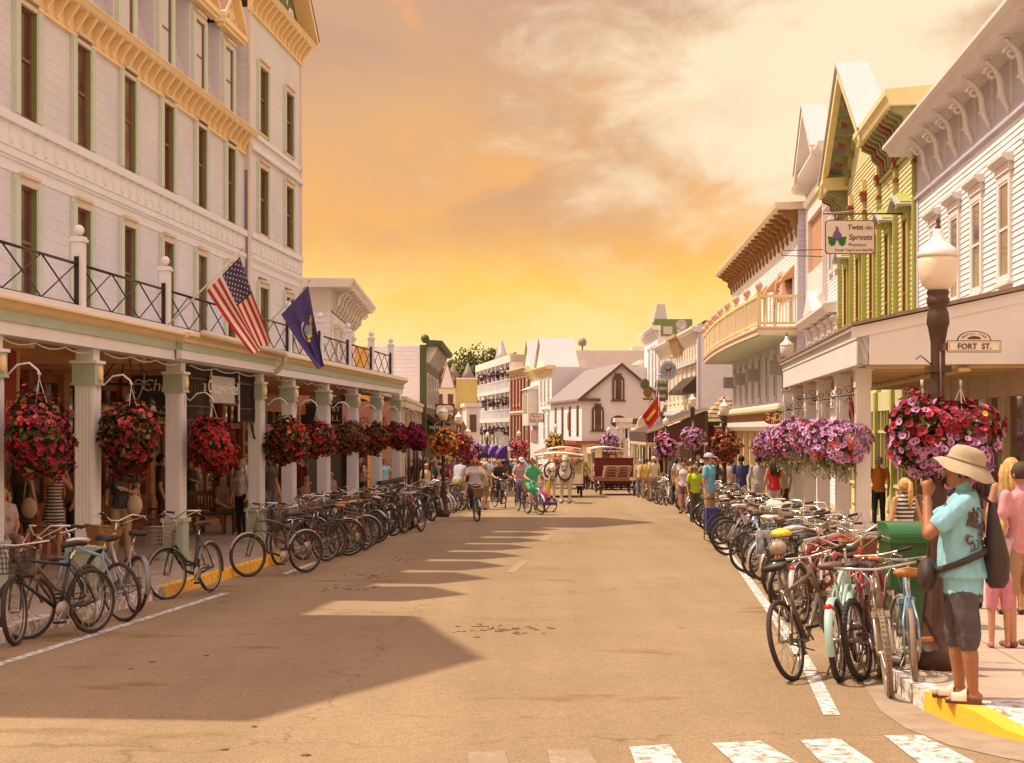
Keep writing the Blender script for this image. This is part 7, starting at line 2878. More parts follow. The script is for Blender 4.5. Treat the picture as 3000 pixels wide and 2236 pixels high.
blob('bag','clear bag of food in the wire basket of the grey city bicycle','bag',(p_[0]-.26,p_[1]-.04,p_[2]+.83),.11,(1,1,.8),mat('clear_bag',(.42,.30,.22),.3,.3,8),5)
tb=MB().box(-.10,.10,-.03,.03,0,.26).build('bag',mat('blue_spots',(.12,.20,.42),.7,.5,14,0,40,0,.3,None,(.62,.62,.55)))
tb.location=(p_[0]-.36,p_[1]+.16,p_[2]+.74)
tag(tb,'blue and white patterned tote bag standing behind the yellow bag','bag')
gq=G(2068,1592)
bt=thing('bicycle_trailer','folding blue canvas trailer standing among the right row bicycles','trailer',(gq.x+.12,gq.y,gq.z),.3)
MB().box(-.14,.14,-.05,.05,.26,.76).build('canvas',mat('trailer_blue',(.055,.07,.25),.75,.12,5),bt)
m=MB()
m.tube([(-.2,-.07,.85),(-.2,-.07,.1),(-.1,-.25,.03),(.12,-.25,.03),(.2,-.07,.1),(.2,-.07,.85)],.012,5)
m.tube([(-.2,.07,.95),(.2,.07,.95)],.012,5)
m.build('frame',IRON,bt)
# ------------------------------------------------------------------ people and horses
from mathutils import noise as mnoise
SKIN=mat('skin',(.52,.25,.14),.55,.12,8,0,40,0,.4)
SHIRT=mat('shirt',(.6,.5,.45),.8,.12,10,.2,30)
PANTS=mat('trousers',(.05,.05,.07),.8,.12,10,.2,30)
SHOE=mat('shoe',(.09,.06,.05),.6,.2,10)
HAIRM=mat('hair',(.07,.035,.02),.6,.35,25)
HATM=mat('hat_cloth',(.5,.45,.4),.8,.12,12)
DARKF=mat('face_dark',(.03,.015,.012),.5,.1,10)
LIPS=mat('lips',(.36,.09,.07),.5,.1,10)
TAGS={'skin':0,'shirt':1,'pants':2,'shoe':3}
BM=[SKIN,SHIRT,PANTS,SHOE]
def remesh(prims,voxel,name,mats,tags=TAGS,smooth=2,crease=.008):
 """One continuous surface around a set of tapered limbs. prims: ('c', p, q, r1, r2, tag) or ('t', [(centre, rx, ry)...], tag)."""
 m_=MB()
 caps=[]
 for pr in prims:
  if pr[0]=='c':
   _,p,q,r1,r2,tg_=pr
   p,q=Vector(p),Vector(q)
   d=q-p
   if d.length<1e-5:
    d=Vector((0,0,1e-4))
   dn=d.normalized()
   pts,rs=[],[]
   for k in range(5):
    a_=pi/2*k/4.5
    pts.append(p-dn*r1*cos(a_))
    rs.append(max(.001,r1*sin(a_)))
   pts+=[p,p.lerp(q,.5),q]
   rs+=[r1,(r1+r2)/2,r2]
   for k in range(1,6):
    a_=pi/2*k/5
    pts.append(q+dn*r2*sin(a_))
    rs.append(max(.001,r2*cos(a_)))
   m_.tube(pts,rs,10)
   caps.append((p,q,r1,r2,tg_))
  else:
   _,rings,tg_=pr
   n=16
   vs=[(c_[0]+rx*cos(2*pi*k/n),c_[1]+ry*sin(2*pi*k/n),c_[2])for c_,rx,ry in rings for k in range(n)]
   fs=[(i*n+k,i*n+(k+1)%n,(i+1)*n+(k+1)%n,(i+1)*n+k)for i in range(len(rings)-1)for k in range(n)]
   fs+=[tuple(range(n-1,-1,-1)),tuple(range((len(rings)-1)*n,len(rings)*n))]
   m_.add(vs,fs,True)
   for(c0,a0,b0),(c1,a1,b1)in zip(rings,rings[1:]):
    for s_ in(-1,0,1):
     o0,o1=Vector((s_*max(0,a0-b0),0,0)),Vector((s_*max(0,a1-b1),0,0))
     caps.append((Vector(c0)+o0,Vector(c1)+o1,min(a0,b0),min(a1,b1),tg_))
 tmp=m_.build('tmp',[])
 md=tmp.modifiers.new('r','REMESH')
 md.mode='VOXEL'
 md.voxel_size=voxel
 if smooth:
  s_=tmp.modifiers.new('s','SMOOTH')
  s_.iterations=smooth
  s_.factor=.5
 bpy.context.view_layer.update()
 me=bpy.data.meshes.new_from_object(tmp.evaluated_get(bpy.context.evaluated_depsgraph_get()))
 bpy.data.objects.remove(tmp)
 nf=len(me.polygons)
 cen=np.empty(nf*3)
 me.polygons.foreach_get('center',cen)
 cen=cen.reshape(-1,3)
 best,bi=np.full(nf,1e9),np.zeros(nf,int)
 for p,q,r1,r2,tg_ in caps:
  p,q=np.array(p),np.array(q)
  d=q-p
  t_=np.clip(((cen-p)@d)/max(1e-9,d@d),0,1)
  dist=np.linalg.norm(cen-(p+t_[:,None]*d),axis=1)-(r1+(r2-r1)*t_)
  k=dist<best
  best[k],bi[k]=dist[k],tags[tg_]
 if 'shirt' in tags:
  vi=set()
  for f_,k in zip(me.polygons,bi):
   if k in(1,2):
    vi.update(f_.vertices)
  nz=mnoise.noise
  nv=len(me.vertices)
  co,no=np.empty(nv*3),np.empty(nv*3)
  me.vertices.foreach_get('co',co)
  me.vertices.foreach_get('normal',no)
  co,no=co.reshape(-1,3),no.reshape(-1,3)
  for i in vi:
   c_=Vector(co[i])
   a_=nz(Vector((c_.x*9,c_.y*9,c_.z*5+c_.x*6)))+.6*nz(Vector((c_.x*22,c_.y*22,c_.z*9-c_.y*14)))
   co[i]+=no[i]*(crease*a_)
  me.vertices.foreach_set('co',co.ravel())
 me.materials.clear()
 for mm in mats:
  me.materials.append(mm)
 me.polygons.foreach_set('material_index',bi.astype(np.int32))
 me.polygons.foreach_set('use_smooth',np.ones(nf,bool))
 me.name=name
 return me
def limb(pr,a,b_,c_,ra,rb2,rc,cover,tcol,base='skin'):
 """Two-segment limb; cover 0..2 = how far the cloth reaches (1 = middle joint)."""
 a,b_,c_=Vector(a),Vector(b_),Vector(c_)
 for p,q,r1,r2,k in((a,b_,ra,rb2,0),(b_,c_,rb2,rc,1)):
  t_=min(1,max(0,cover-k))
  m_=p.lerp(q,t_)
  rm=r1+(r2-r1)*t_
  if t_>0:
   pr.append(('c',p,m_,r1*1.12+.006,rm*1.12+.01,tcol))
  if t_<1:
   pr.append(('c',m_ if t_>0 else p,q,rm,r2,base))
def hand(pr,w_,d,side,r=1.0):
 """Palm, four bent fingers and a thumb at wrist w_, pointing along d."""
 w_,d=Vector(w_),Vector(d).normalized()
 up=Vector((side,0,0))if abs(d.x)<.8 else Vector((0,1,0))
 a=(up-d*up.dot(d)).normalized()
 b_=d.cross(a)
 pr.append(('c',w_,w_+d*.075,.026*r,.032*r,'skin'))
 for k,ln in enumerate((.055,.068,.062,.048)):
  o=b_*(k-1.5)*.018
  p=w_+d*.085+o
  q=p+d*ln*.6+a*-.008
  pr.append(('c',p,q,.0095,.009,'skin'))
  pr.append(('c',q,q+d*ln*.4-a*.02,.009,.0075,'skin'))
 p=w_+d*.02+b_*-.028
 pr.append(('c',p,p+d*.04-b_*.025,.012,.011,'skin'))
 pr.append(('c',p+d*.04-b_*.025,p+d*.065-b_*.022-a*.012,.011,.009,'skin'))
def body(pose='stand',sleeve=.55,legs=2.0,fem=0,skirt=None,vox=.016,belly=0):
 """Mesh of a 1.72 m figure facing -y."""
 pr=[]
 sh=.185 if not fem else .165
 hipw=.085
 L={}
 hz_=.90
 off=Vector((0,0,0))
 lean=0.0
 if pose in('stand','bag','phone','hips'):
  legs_=[((s_*hipw,0,hz_),(s_*.10,-.015,.49),(s_*.105,.02,.085))for s_ in(-1,1)]
 elif pose=='walk':
  legs_=[((-hipw,0,hz_),(-.09,-.15,.52),(-.09,-.22,.10)),((hipw,0,hz_),(.09,.02,.48),(.09,.26,.14))]
 elif pose=='sit':
  hz_=.50
  legs_=[((s_*hipw,0,.50),(s_*.12,-.42,.52),(s_*.12,-.40,.085))for s_ in(-1,1)]
 elif pose=='ride':
  hz_=1.0
  legs_=[((-hipw,.08,1.0),(-.11,-.30,.86),(-.11,-.18,.42)),((hipw,.08,1.0),(.11,-.26,.62),(.11,-.04,.20))]
  lean=.30
  off=Vector((0,.08,.10))
 elif pose=='bend':
  legs_=[((s_*hipw,.10,.86),(s_*.10,.0,.47),(s_*.105,.05,.085))for s_ in(-1,1)]
  lean=1.15
  off=Vector((0,.10,-.04))
 R=Matrix.Translation(off+Vector((0,0,.90 if pose not in('sit',)else .50)))@Matrix.Rotation(lean,4,'X')@Matrix.Translation((0,0,-.90))
 T=lambda x,y,z:R@Vector((x,y,z))
 if pose=='stand':
  arms=[(T(s_*sh,.0,1.42),T(s_*.245,.03,1.13),T(s_*.25,-.06,.89))for s_ in(-1,1)]
 elif pose=='walk':
  arms=[(T(-sh,0,1.42),T(-.235,.10,1.14),T(-.23,.04,.92)),(T(sh,0,1.42),T(.235,-.03,1.13),T(.22,-.16,.93))]
 elif pose=='bag':
  arms=[(T(-sh,0,1.42),T(-.24,.02,1.13),T(-.20,-.17,1.02)),(T(sh,0,1.42),T(.25,.03,1.14),T(.10,-.16,1.22))]
 elif pose=='hips':
  arms=[(T(s_*sh,0,1.42),T(s_*.34,.07,1.16),T(s_*.17,-.05,.98))for s_ in(-1,1)]
 elif pose=='phone':
  arms=[(T(s_*sh,0,1.42),T(s_*.20,-.20,1.22),T(s_*.06,-.27,1.46))for s_ in(-1,1)]
 elif pose=='sit':
  arms=[(T(s_*sh,0,1.42),T(s_*.24,-.02,1.13),T(s_*.13,-.22,1.02))for s_ in(-1,1)]
 elif pose=='ride':
  arms=[(T(s_*sh,0,1.42),T(s_*.30,-.14,1.20),Vector((s_*.33,-.52,1.16)))for s_ in(-1,1)]
 elif pose=='bend':
  arms=[(T(s_*sh,0,1.42),T(s_*.22,-.24,1.30),T(s_*.16,-.45,1.18))for s_ in(-1,1)]
 for h_,k_,f_ in legs_:
  limb(pr,h_,k_,f_,.078 if not fem else .085,.055,.038,legs,'pants')
  f_=Vector(f_)
  fd=Vector((h_[0]*.25,-1,0)).normalized()
  if pose=='walk' and f_.y>.1:
   fd=(fd+Vector((0,0,-.6))).normalized()
  pr.append(('c',f_+Vector((0,.03,-.05)),f_+fd*.10+Vector((0,0,-.053)),.034,.036,'shoe'))
  pr.append(('c',f_+fd*.10+Vector((0,0,-.055)),f_+fd*.165+Vector((0,0,-.06)),.036,.026,'shoe'))
  pr.append(('c',f_,f_+Vector((0,.01,-.05)),.036,.036,'shoe' if legs>1.6 else 'skin'))
 for s_,(a,b_,c_)in zip((-1,1),arms):
  limb(pr,a,b_,c_,.046 if fem else .052,.038,.027,sleeve,'shirt')
  hand(pr,c_,(c_-b_),s_)
 wv,bv=(.125 if fem else .145),belly
 torso=[((0,0,.86),.150,.105),((0,0,.95),.165 if fem else .158,.115+bv*.5),((0,-bv*.4,1.08),wv+bv,.10+bv),((0,-bv*.3,1.20),wv+.012+bv*.8,.105+bv*.8),((0,-.01,1.32),.165 if fem else .175,.115),((0,0,1.41),.15,.09),((0,.01,1.46),.08,.065)]
 if lean or pose=='sit':
  for(c0,a0,b0),(c1,a1,b1)in zip(torso,torso[1:]):
   for s_ in(-.55,0,.55):
    pr.append(('c',T(c0[0]+s_*a0,c0[1],c0[2]),T(c1[0]+s_*a1,c1[1],c1[2]),b0,b1,'pants' if c0[2]<.9 else 'shirt'))
 else:
  pr.append(('t',torso[:2],'pants'))
  pr.append(('t',[((c_[0],c_[1],c_[2]),a+.008,b2+.008)for c_,a,b2 in torso[1:]],'shirt'))
 if fem and not lean:
  for s_ in(-1,1):
   pr.append(('c',T(s_*.07,-.085,1.27),T(s_*.065,-.10,1.26),.062,.058,'shirt'))
 if skirt and pose=='ride':
  for h_,k_,f_ in legs_:
   pr.append(('c',h_,Vector(k_)+Vector((0,.02,-.02)),.125,.115,'shirt'))
  pr.append(('c',(0,.1,.98),(0,-.2,.78),.11,.12,'shirt'))
 elif skirt:
  zl,col_=skirt
  pr.append(('t',[((0,.01,zl),.21,.17),((0,.0,(zl+.98)/2),.19,.145),((0,0,1.0),.14,.11)],col_))
 hd=(lambda x,y,z:T(x,y,z))if pose!='bend' else(lambda x,y,z:T(0,0,1.47)+Matrix.Rotation(.5,3,'X')@Vector((x,y,z-1.47)))
 pr.append(('c',hd(0,.01,1.44),hd(0,-.005,1.54),.052,.05,'skin'))
 pr.append(('c',hd(0,.012,1.625),hd(0,-.008,1.635),.088,.082,'skin'))
 pr.append(('c',hd(0,-.012,1.60),hd(0,-.035,1.55),.072,.048,'skin'))
 pr.append(('c',hd(0,-.09,1.625),hd(0,-.108,1.59),.011,.016,'skin'))
 for s_ in(-1,1):
  pr.append(('c',hd(s_*.082,.015,1.59),hd(s_*.088,.018,1.62),.014,.017,'skin'))
 me=remesh(pr,vox,'person',BM)
 return me,hd
def face_mesh(hd,shades):
 m_=MB()
 f=lambda x,y,z:hd(x,y,z)
 for s_ in(-1,1):
  if shades:
   m_.ball(f(s_*.036,-.085,1.628),.026,8,5,0,(1.15,.5,.85))
  else:
   m_.ball(f(s_*.034,-.084,1.622),.011,8,5,0,(1.2,.6,.8))
  m_.tube([f(s_*.018,-.090,1.645),f(s_*.052,-.080,1.647)],.0055,4,mi=0)
 if shades:
  m_.tube([f(-.085,.0,1.632),f(-.06,-.075,1.632),f(.06,-.075,1.632),f(.085,0,1.632)],.005,4,mi=0)
 m_.tube([f(-.026,-.083,1.562),f(0,-.091,1.560),f(.026,-.083,1.562)],.0065,5,mi=1)
 return m_
def hair_mesh(hd,style):
 m_=MB()
 n,k=18,12
 vs=[]
 for i in range(k+1):
  for j in range(n):
   th,ph=2*pi*j/n,pi*i/k
   d=Vector((sin(ph)*cos(th),sin(ph)*sin(th),cos(ph)))
   r=1+.03*sin(7*th+3*ph)
   vs.append(hd(d.x*.096*r,.012+d.y*.108*r,1.632+d.z*.108*r))
 fs=[]
 for i in range(k):
  for j in range(n):
   th,ph=2*pi*(j+.5)/n,pi*(i+.5)/k
   y,z=sin(ph)*sin(th),cos(ph)
   if(y<-.35 and z<.42)or z<(-.45 if style!='bald' else-.1)or(style=='bald' and z>.2):
    continue
   fs.append((i*n+j,i*n+(j+1)%n,(i+1)*n+(j+1)%n,(i+1)*n+j))
 m_.add(vs,fs,True)
 if style=='long':
  for x in(-.075,-.04,0,.04,.075):
   m_.tube([hd(x*1.1,.05+.05*(1-abs(x)*10),1.66),hd(x*1.35,.095-abs(x)*.5,1.52),hd(x*1.4,.115-abs(x)*.3,1.40),hd(x*1.2,.115,1.27)],[.035,.042,.04,.012],7)
  for s_ in(-1,1):
   m_.tube([hd(s_*.085,-.03,1.66),hd(s_*.105,-.02,1.55),hd(s_*.10,-.03,1.42)],[.02,.032,.012],6)
 if style=='pony':
  m_.tube([hd(0,.10,1.68),hd(0,.15,1.66),hd(.01,.17,1.54),hd(.0,.15,1.38),hd(-.01,.13,1.28)],[.025,.034,.042,.034,.01],8)
 if style=='bun':
  m_.ball(hd(0,.10,1.71),.05,10,7)
 return m_
def cap_mesh(hd,style):
 m_=MB()
 n,k=18,6
 if style=='cap':
  vs=[hd(.104*sin(pi/2*i/k)*cos(2*pi*j/n),.01+.116*sin(pi/2*i/k)*sin(2*pi*j/n),1.655+.098*cos(pi/2*i/k))for i in range(k+1)for j in range(n)]
  m_.add(vs,[(i*n+j,i*n+(j+1)%n,(i+1)*n+(j+1)%n,(i+1)*n+j)for i in range(k)for j in range(n)],True)
  br=[(.088*cos(t_),-.07-.115*sin(t_)**.8,1.662-.02*sin(t_))for t_ in[pi*q/10 for q in range(11)]]
  m_.add([hd(*p)for p in br]+[hd(p[0],p[1],p[2]+.008)for p in br],[tuple(range(11)),tuple(range(21,10,-1))]+[(q,q+1,12+q,11+q)for q in range(10)],False)
 else:
  prof=[(.20,-.02),(.17,.005),(.108,.015),(.105,.06),(.085,.105),(.03,.118)]
  vs=[hd(r*cos(2*pi*j/n),.01+r*1.08*sin(2*pi*j/n),1.665+z)for r,z in prof for j in range(n)]
  m_.add(vs,[(i*n+j,i*n+(j+1)%n,(i+1)*n+(j+1)%n,(i+1)*n+j)for i in range(len(prof)-1)for j in range(n)]+[tuple(range((len(prof)-1)*n,len(prof)*n))],True)
 return m_
KITS={}
PC={}
def pcol(kind,c_):
 base={'skin':SKIN,'shirt':SHIRT,'trousers':PANTS,'shoe':SHOE,'hair':HAIRM,'hat':HATM}
 n='cloth_%s_%s'%(kind,''.join('%02x'%int(v*255)for v in srgb(c_)))
 return mat(n,c_,.75 if kind!='skin' else .55,.12 if kind!='hair' else .35,10 if kind!='hair' else 25,.15 if kind in('shirt','trousers')else 0,30)
OUT={'tee':(.55,2.0),'teeshort':(.55,.85),'tank':(0.0,.45),'tankl':(0.0,2.0),'long':(1.9,2.0),'capri':(.6,1.3)}
def person(loc,facing,hgt,pose,outfit,hair,cols,label,fem=0,hat=None,shades=0,skirt=None,belly=0,group=None,extra=None):
 """cols: skin, shirt, trousers, shoe, hair, hat colours. facing in degrees: 0 = towards the viewer, 90 = right."""
 key=(pose,outfit,fem,skirt,belly)
 if key not in KITS:
  sl_,lg=OUT[outfit]
  if skirt:
   lg=0.0
  KITS[key]=body(pose,sl_,lg,fem,skirt,.016,belly)
 me,hd=KITS[key]
 t=bpy.data.objects.new('person',me)
 C.objects.link(t)
 t.location=loc
 t.rotation_euler=(0,0,rad(facing))
 s_=hgt/1.725
 t.scale=(s_,s_,s_)
 tag(t,label,'person',group)
 nm={'skin':('skin',0),'shirt':('shirt',1),'trousers':('trousers',2),'shoe':('shoe',3)}
 for(kd_,i),c_ in zip(nm.values(),cols[:4]):
  t.material_slots[i].link='OBJECT'
  t.material_slots[i].material=pcol(kd_,c_)
 def part(name,fn,arg,m_list):
  k2=(pose,name,arg)
  if k2 not in PC:
   o=fn(hd,arg).build(name,m_list,recalc=False)
   PC[k2]=o.data
   bpy.data.objects.remove(o)
  o=bpy.data.objects.new(name,PC[k2])
  C.objects.link(o)
  o.parent=t
  return o
 part('face',face_mesh,shades,[DARKF,LIPS])
 if hair:
  o=part('hair',hair_mesh,hair,[HAIRM])
  o.material_slots[0].link='OBJECT'
  o.material_slots[0].material=pcol('hair',cols[4])
 if hat:
  o=part('hat',cap_mesh,hat,[HATM])
  o.material_slots[0].link='OBJECT'
  o.material_slots[0].material=pcol('hat',cols[5]if len(cols)>5 else(.6,.55,.5))
 return t
S1,S2,S3=(.50,.24,.13),(.42,.19,.10),(.58,.30,.18)
BRN,BLD,BLK,GRY,RDH=(.07,.03,.015),(.55,.33,.11),(.018,.012,.010),(.35,.30,.27),(.36,.10,.025)
WT,NVY,KHK,DK,JEAN,DKG=(.62,.55,.50),(.03,.035,.09),(.38,.26,.14),(.03,.022,.020),(.13,.14,.20),(.05,.055,.04)
def crowd(rows,up,group):
 for r in rows:
  px,py,fac,hgt,pose,outf,hair,cols,lb=r[:9]
  kw=r[9]if len(r)>9 else{}
  g_=G(px,py,up)
  person(g_,fac,hgt,pose,outf,hair,cols,lb,group=group,**kw)
STR=mat('striped_knit',(.60,.53,.48),.8,.05,10)
def stripe_mat(name,a,b_,sc):
 m_=bpy.data.materials.new(name)
 m_.use_nodes=True
 nt=m_.node_tree
 w_=nt.nodes.new('ShaderNodeTexWave')
 w_.bands_direction='Z'
 w_.inputs['Scale'].default_value=sc
 tc_=nt.nodes.new('ShaderNodeTexCoord')
 nt.links.new(tc_.outputs['Object'],w_.inputs[0])
 r_=nt.nodes.new('ShaderNodeValToRGB')
 r_.color_ramp.interpolation='CONSTANT'
 r_.color_ramp.elements[0].color=(*a,1)
 r_.color_ramp.elements[1].position=.5
 r_.color_ramp.elements[1].color=(*b_,1)
 nt.links.new(w_.outputs[0],r_.inputs[0])
 nt.links.new(r_.outputs[0],nt.nodes['Principled BSDF'].inputs['Base Color'])
 nt.nodes['Principled BSDF'].inputs['Roughness'].default_value=.8
 return m_
DRS=dict(fem=1,skirt=(.62,'shirt'))
crowd([(62,1648,170,1.64,'stand','tank','long',(S2,DK,DK,DK,BRN),'woman seen from behind in a short black outfit at the left end of the porch',dict(fem=1,skirt=(.66,'shirt'))),
(158,1640,160,1.66,'phone','tank','long',(S3,WT,WT,S3,BLD),'girl in a white and brown striped minidress under the porch',dict(fem=1,skirt=(.66,'shirt'))),
(212,1618,-60,1.70,'stand','long','long',(S1,(.36,.26,.17),DK,DK,BRN),'person in a tan sweater half hidden by the second porch column',dict(fem=1)),
(355,1646,0,1.66,'bag','tee','short',(S2,(.06,.045,.045),KHK,(.05,.03,.02),BRN),'woman in khaki trousers and dark top with a pale bag, below the tall dark basket',dict(fem=1)),
(475,1598,100,1.74,'stand','tee','short',(S2,(.06,.03,.02),(.06,.03,.02),DK,BLK),'man in dark brown clothes in the shade left of the third porch column'),
(557,1560,10,1.66,'bag','tank','bun',(S2,DKG,(.05,.07,.025),S2,BRN),'woman in an olive green sundress holding a bottle',dict(fem=1,skirt=(.58,'pants'))),
(708,1568,-40,1.66,'stand','long','short',(S3,WT,DK,(.4,.3,.26),BLD),'woman in a white cardigan and black trousers before the fourth porch column',dict(fem=1)),
(790,1560,60,1.78,'stand','tee','short',(S3,(.09,.075,.03),JEAN,DK,BRN),'man in an olive polo with yellow trim behind the fourth column'),
(836,1548,90,1.80,'stand','tee','short',(S2,(.04,.03,.03),DK,DK,BLK),'tall man in black between two porch columns'),
(876,1528,-20,1.74,'stand','teeshort','short',(S3,(.16,.012,.012),(.42,.31,.2),DK,GRY),'man in a dark red polo and cream shorts on the porch'),
(1062,1490,120,1.70,'bag','tee','long',(S2,(.36,.19,.17),DK,DK,BRN),'woman in a dusty pink top near the porch end',dict(fem=1)),
(1125,1478,20,1.66,'hips','tee','short',(S2,(.28,.58,.62),(.10,.2,.28),WT,BRN),'child like figure in a turquoise shirt past the porch',{}),
],UP,'people under the hotel porch')
crowd([(8,1672,40,1.60,'sit','tee','long',(S3,(.55,.42,.44),(.48,.30,.28),(.4,.2,.18),BLD),'seated woman in a pale pink shirt cut off by the left edge',dict(fem=1)),
(648,1566,70,1.70,'sit','tee','short',(S2,(.16,.10,.06),(.10,.08,.05),DK,BRN),'person sitting in the shade on the wooden bench'),
(968,1520,60,1.72,'sit','tee','bald',(S3,(.36,.25,.16),DK,DK,GRY),'bald man in a tan shirt sitting near the porch end')],UP,'people under the hotel porch')
crowd([(1153,1470,10,1.72,'stand','tee','short',(S1,(.50,.10,.02),DK,DK,BRN),'person in an orange shirt by the thin dark poles'),
(1185,1466,30,1.74,'hips','tee','short',(S2,(.52,.04,.03),JEAN,DK,BRN),'person in a red shirt among the thin dark poles'),
(1228,1480,200,1.68,'stand','tank','long',(S2,(.10,.035,.03),DK,DK,BRN),'woman in a dark top with long brown hair left of the first lamp',dict(fem=1)),
(1252,1446,0,1.74,'walk','tee','short',(S3,WT,KHK,DK,GRY),'grey haired man in a white shirt with dark straps walking this way'),
(1278,1462,-10,1.66,'hips','tank','short',(S3,(.62,.17,.16),(.5,.42,.34),WT,BLD),'blonde woman in a coral tank top by the first lamp',dict(fem=1)),
(1276,1440,0,1.74,'walk','tee','short',(S2,(.10,.07,.12),DK,DK,BRN),'man in a plum shirt behind the grey haired man'),
(1272,1490,90,1.62,'stand','tee','pony',(S2,(.03,.024,.022),(.34,.24,.16),DK,BRN),'girl in a black shirt near the first left lamp',dict(fem=1)),
(1250,1484,20,1.50,'stand','teeshort','short',(S2,(.52,.40,.22),KHK,WT,BLD),'child in a cream shirt close to the first left lamp'),
(1332,1450,30,1.76,'stand','tee','short',(S3,(.16,.13,.16),KHK,DK,BRN),'man in a mauve grey shirt under the crimson basket'),
(1354,1450,-30,1.66,'stand','tank','long',(S3,(.30,.45,.45),JEAN,DK,BRN),'woman with long dark hair in a teal top by the second left lamp',dict(fem=1)),
(1382,1440,0,1.72,'stand','tee','short',(S2,(.50,.36,.08),DK,DK,BRN),'person in a mustard shirt under the purple basket'),
(1310,1444,0,1.70,'walk','tee','short',(S2,(.34,.02,.03),DK,DK,BLK),'person in a crimson shirt behind the first lamp'),
(1205,1452,0,1.7,'walk','tee','cap',(S2,(.12,.26,.45),KHK,DK,BRN),'person in a blue shirt behind the thin dark poles')if False else(1205,1452,0,1.7,'walk','tee','short',(S2,(.12,.26,.45),KHK,DK,BRN),'person in a blue shirt behind the thin dark poles'),
(1325,1470,60,1.72,'bend','tee','short',(S3,(.52,.02,.03),DK,DK,BRN),'person in red bending over behind the first left lamp'),
],UP,'people on the left pavement')
fr_=random.Random(5)
far=[]
fcols=[((.5,.5,.06),'lime yellow'),((.5,.02,.04),'crimson'),((.55,.06,.03),'bright red'),((.40,.42,.40),'pale grey'),((.5,.03,.08),'raspberry'),((.33,.45,.6),'light blue'),((.12,.1,.09),'charcoal'),((.6,.5,.42),'off white'),((.1,.16,.4),'royal blue')]
for i,(px,py)in enumerate([(1449,1415),(1467,1418),(1480,1420),(1491,1420),(1516,1418),(1546,1422),(1400,1424),(1412,1418),(1436,1412)]):
 c_,n_=fcols[i]
 far.append((px,py,fr_.choice([0,180,60,-60]),1.74,fr_.choice(['stand','walk','hips']),'tee','short',(S2,c_,fr_.choice([DK,KHK,JEAN]),DK,BRN),'distant person in %s standing at the far bend'%n_))
crowd(far,0,'distant crowd at the bend')
CN={'coral':(.62,.16,.13),'white':WT,'sky blue':(.28,.45,.62),'maroon':(.2,.02,.03),'grey':(.3,.27,.26),'teal':(.06,.26,.26),'mustard':(.5,.34,.06),'pink':(.62,.30,.34),'navy':NVY,'orange':(.58,.17,.03),
'olive':(.14,.13,.05),'purple':(.16,.07,.24),'black':DK,'lime':(.36,.46,.05),'red':(.5,.03,.03),'cream':(.6,.48,.32)}
TN={'jeans':JEAN,'khaki shorts':KHK,'black trousers':DK,'tan trousers':(.36,.25,.15)}
cmb=[(a,b_)for a in CN for b_ in TN]
random.Random(21).shuffle(cmb)
def walkers(n,pxr,pyr,up,where,group,seed):
 r_=random.Random(seed)
 rows=[]
 for _ in range(n):
  a,b_=cmb.pop()
  f_=r_.random()<.5
  rows.append((r_.uniform(*pxr),r_.uniform(*pyr),r_.choice([0,20,-25,180,160,90]),r_.uniform(1.58,1.84),r_.choice(['stand','walk','walk','bag','hips']),'teeshort' if 'shorts' in b_ else r_.choice(['tee','tankl']),
r_.choice(['long','pony','short'])if f_ else 'short',(r_.choice([S1,S2,S3]),CN[a],TN[b_],DK,r_.choice([BRN,BLD,BLK,GRY,BRN])),'%s in a %s top and %s %s'%('woman' if f_ else 'man',a,b_,where),dict(fem=int(f_),hat=r_.choice([None,None,'cap','brim']))))
 crowd(rows,up,group)
walkers(14,(1160,1290),(1440,1475),UP,'in the left pavement crowd','people on the left pavement',1)
walkers(8,(1300,1400),(1425,1450),UP,'farther along the left pavement','people on the left pavement',2)
walkers(12,(1405,1560),(1413,1436),0,'in the far street','distant crowd at the bend',3)
walkers(7,(1690,1730),(1420,1440),0,'between the carriages','distant crowd at the bend',4)
walkers(9,(1990,2140),(1470,1490),UP,'on the right pavement','people on the right pavement',5)
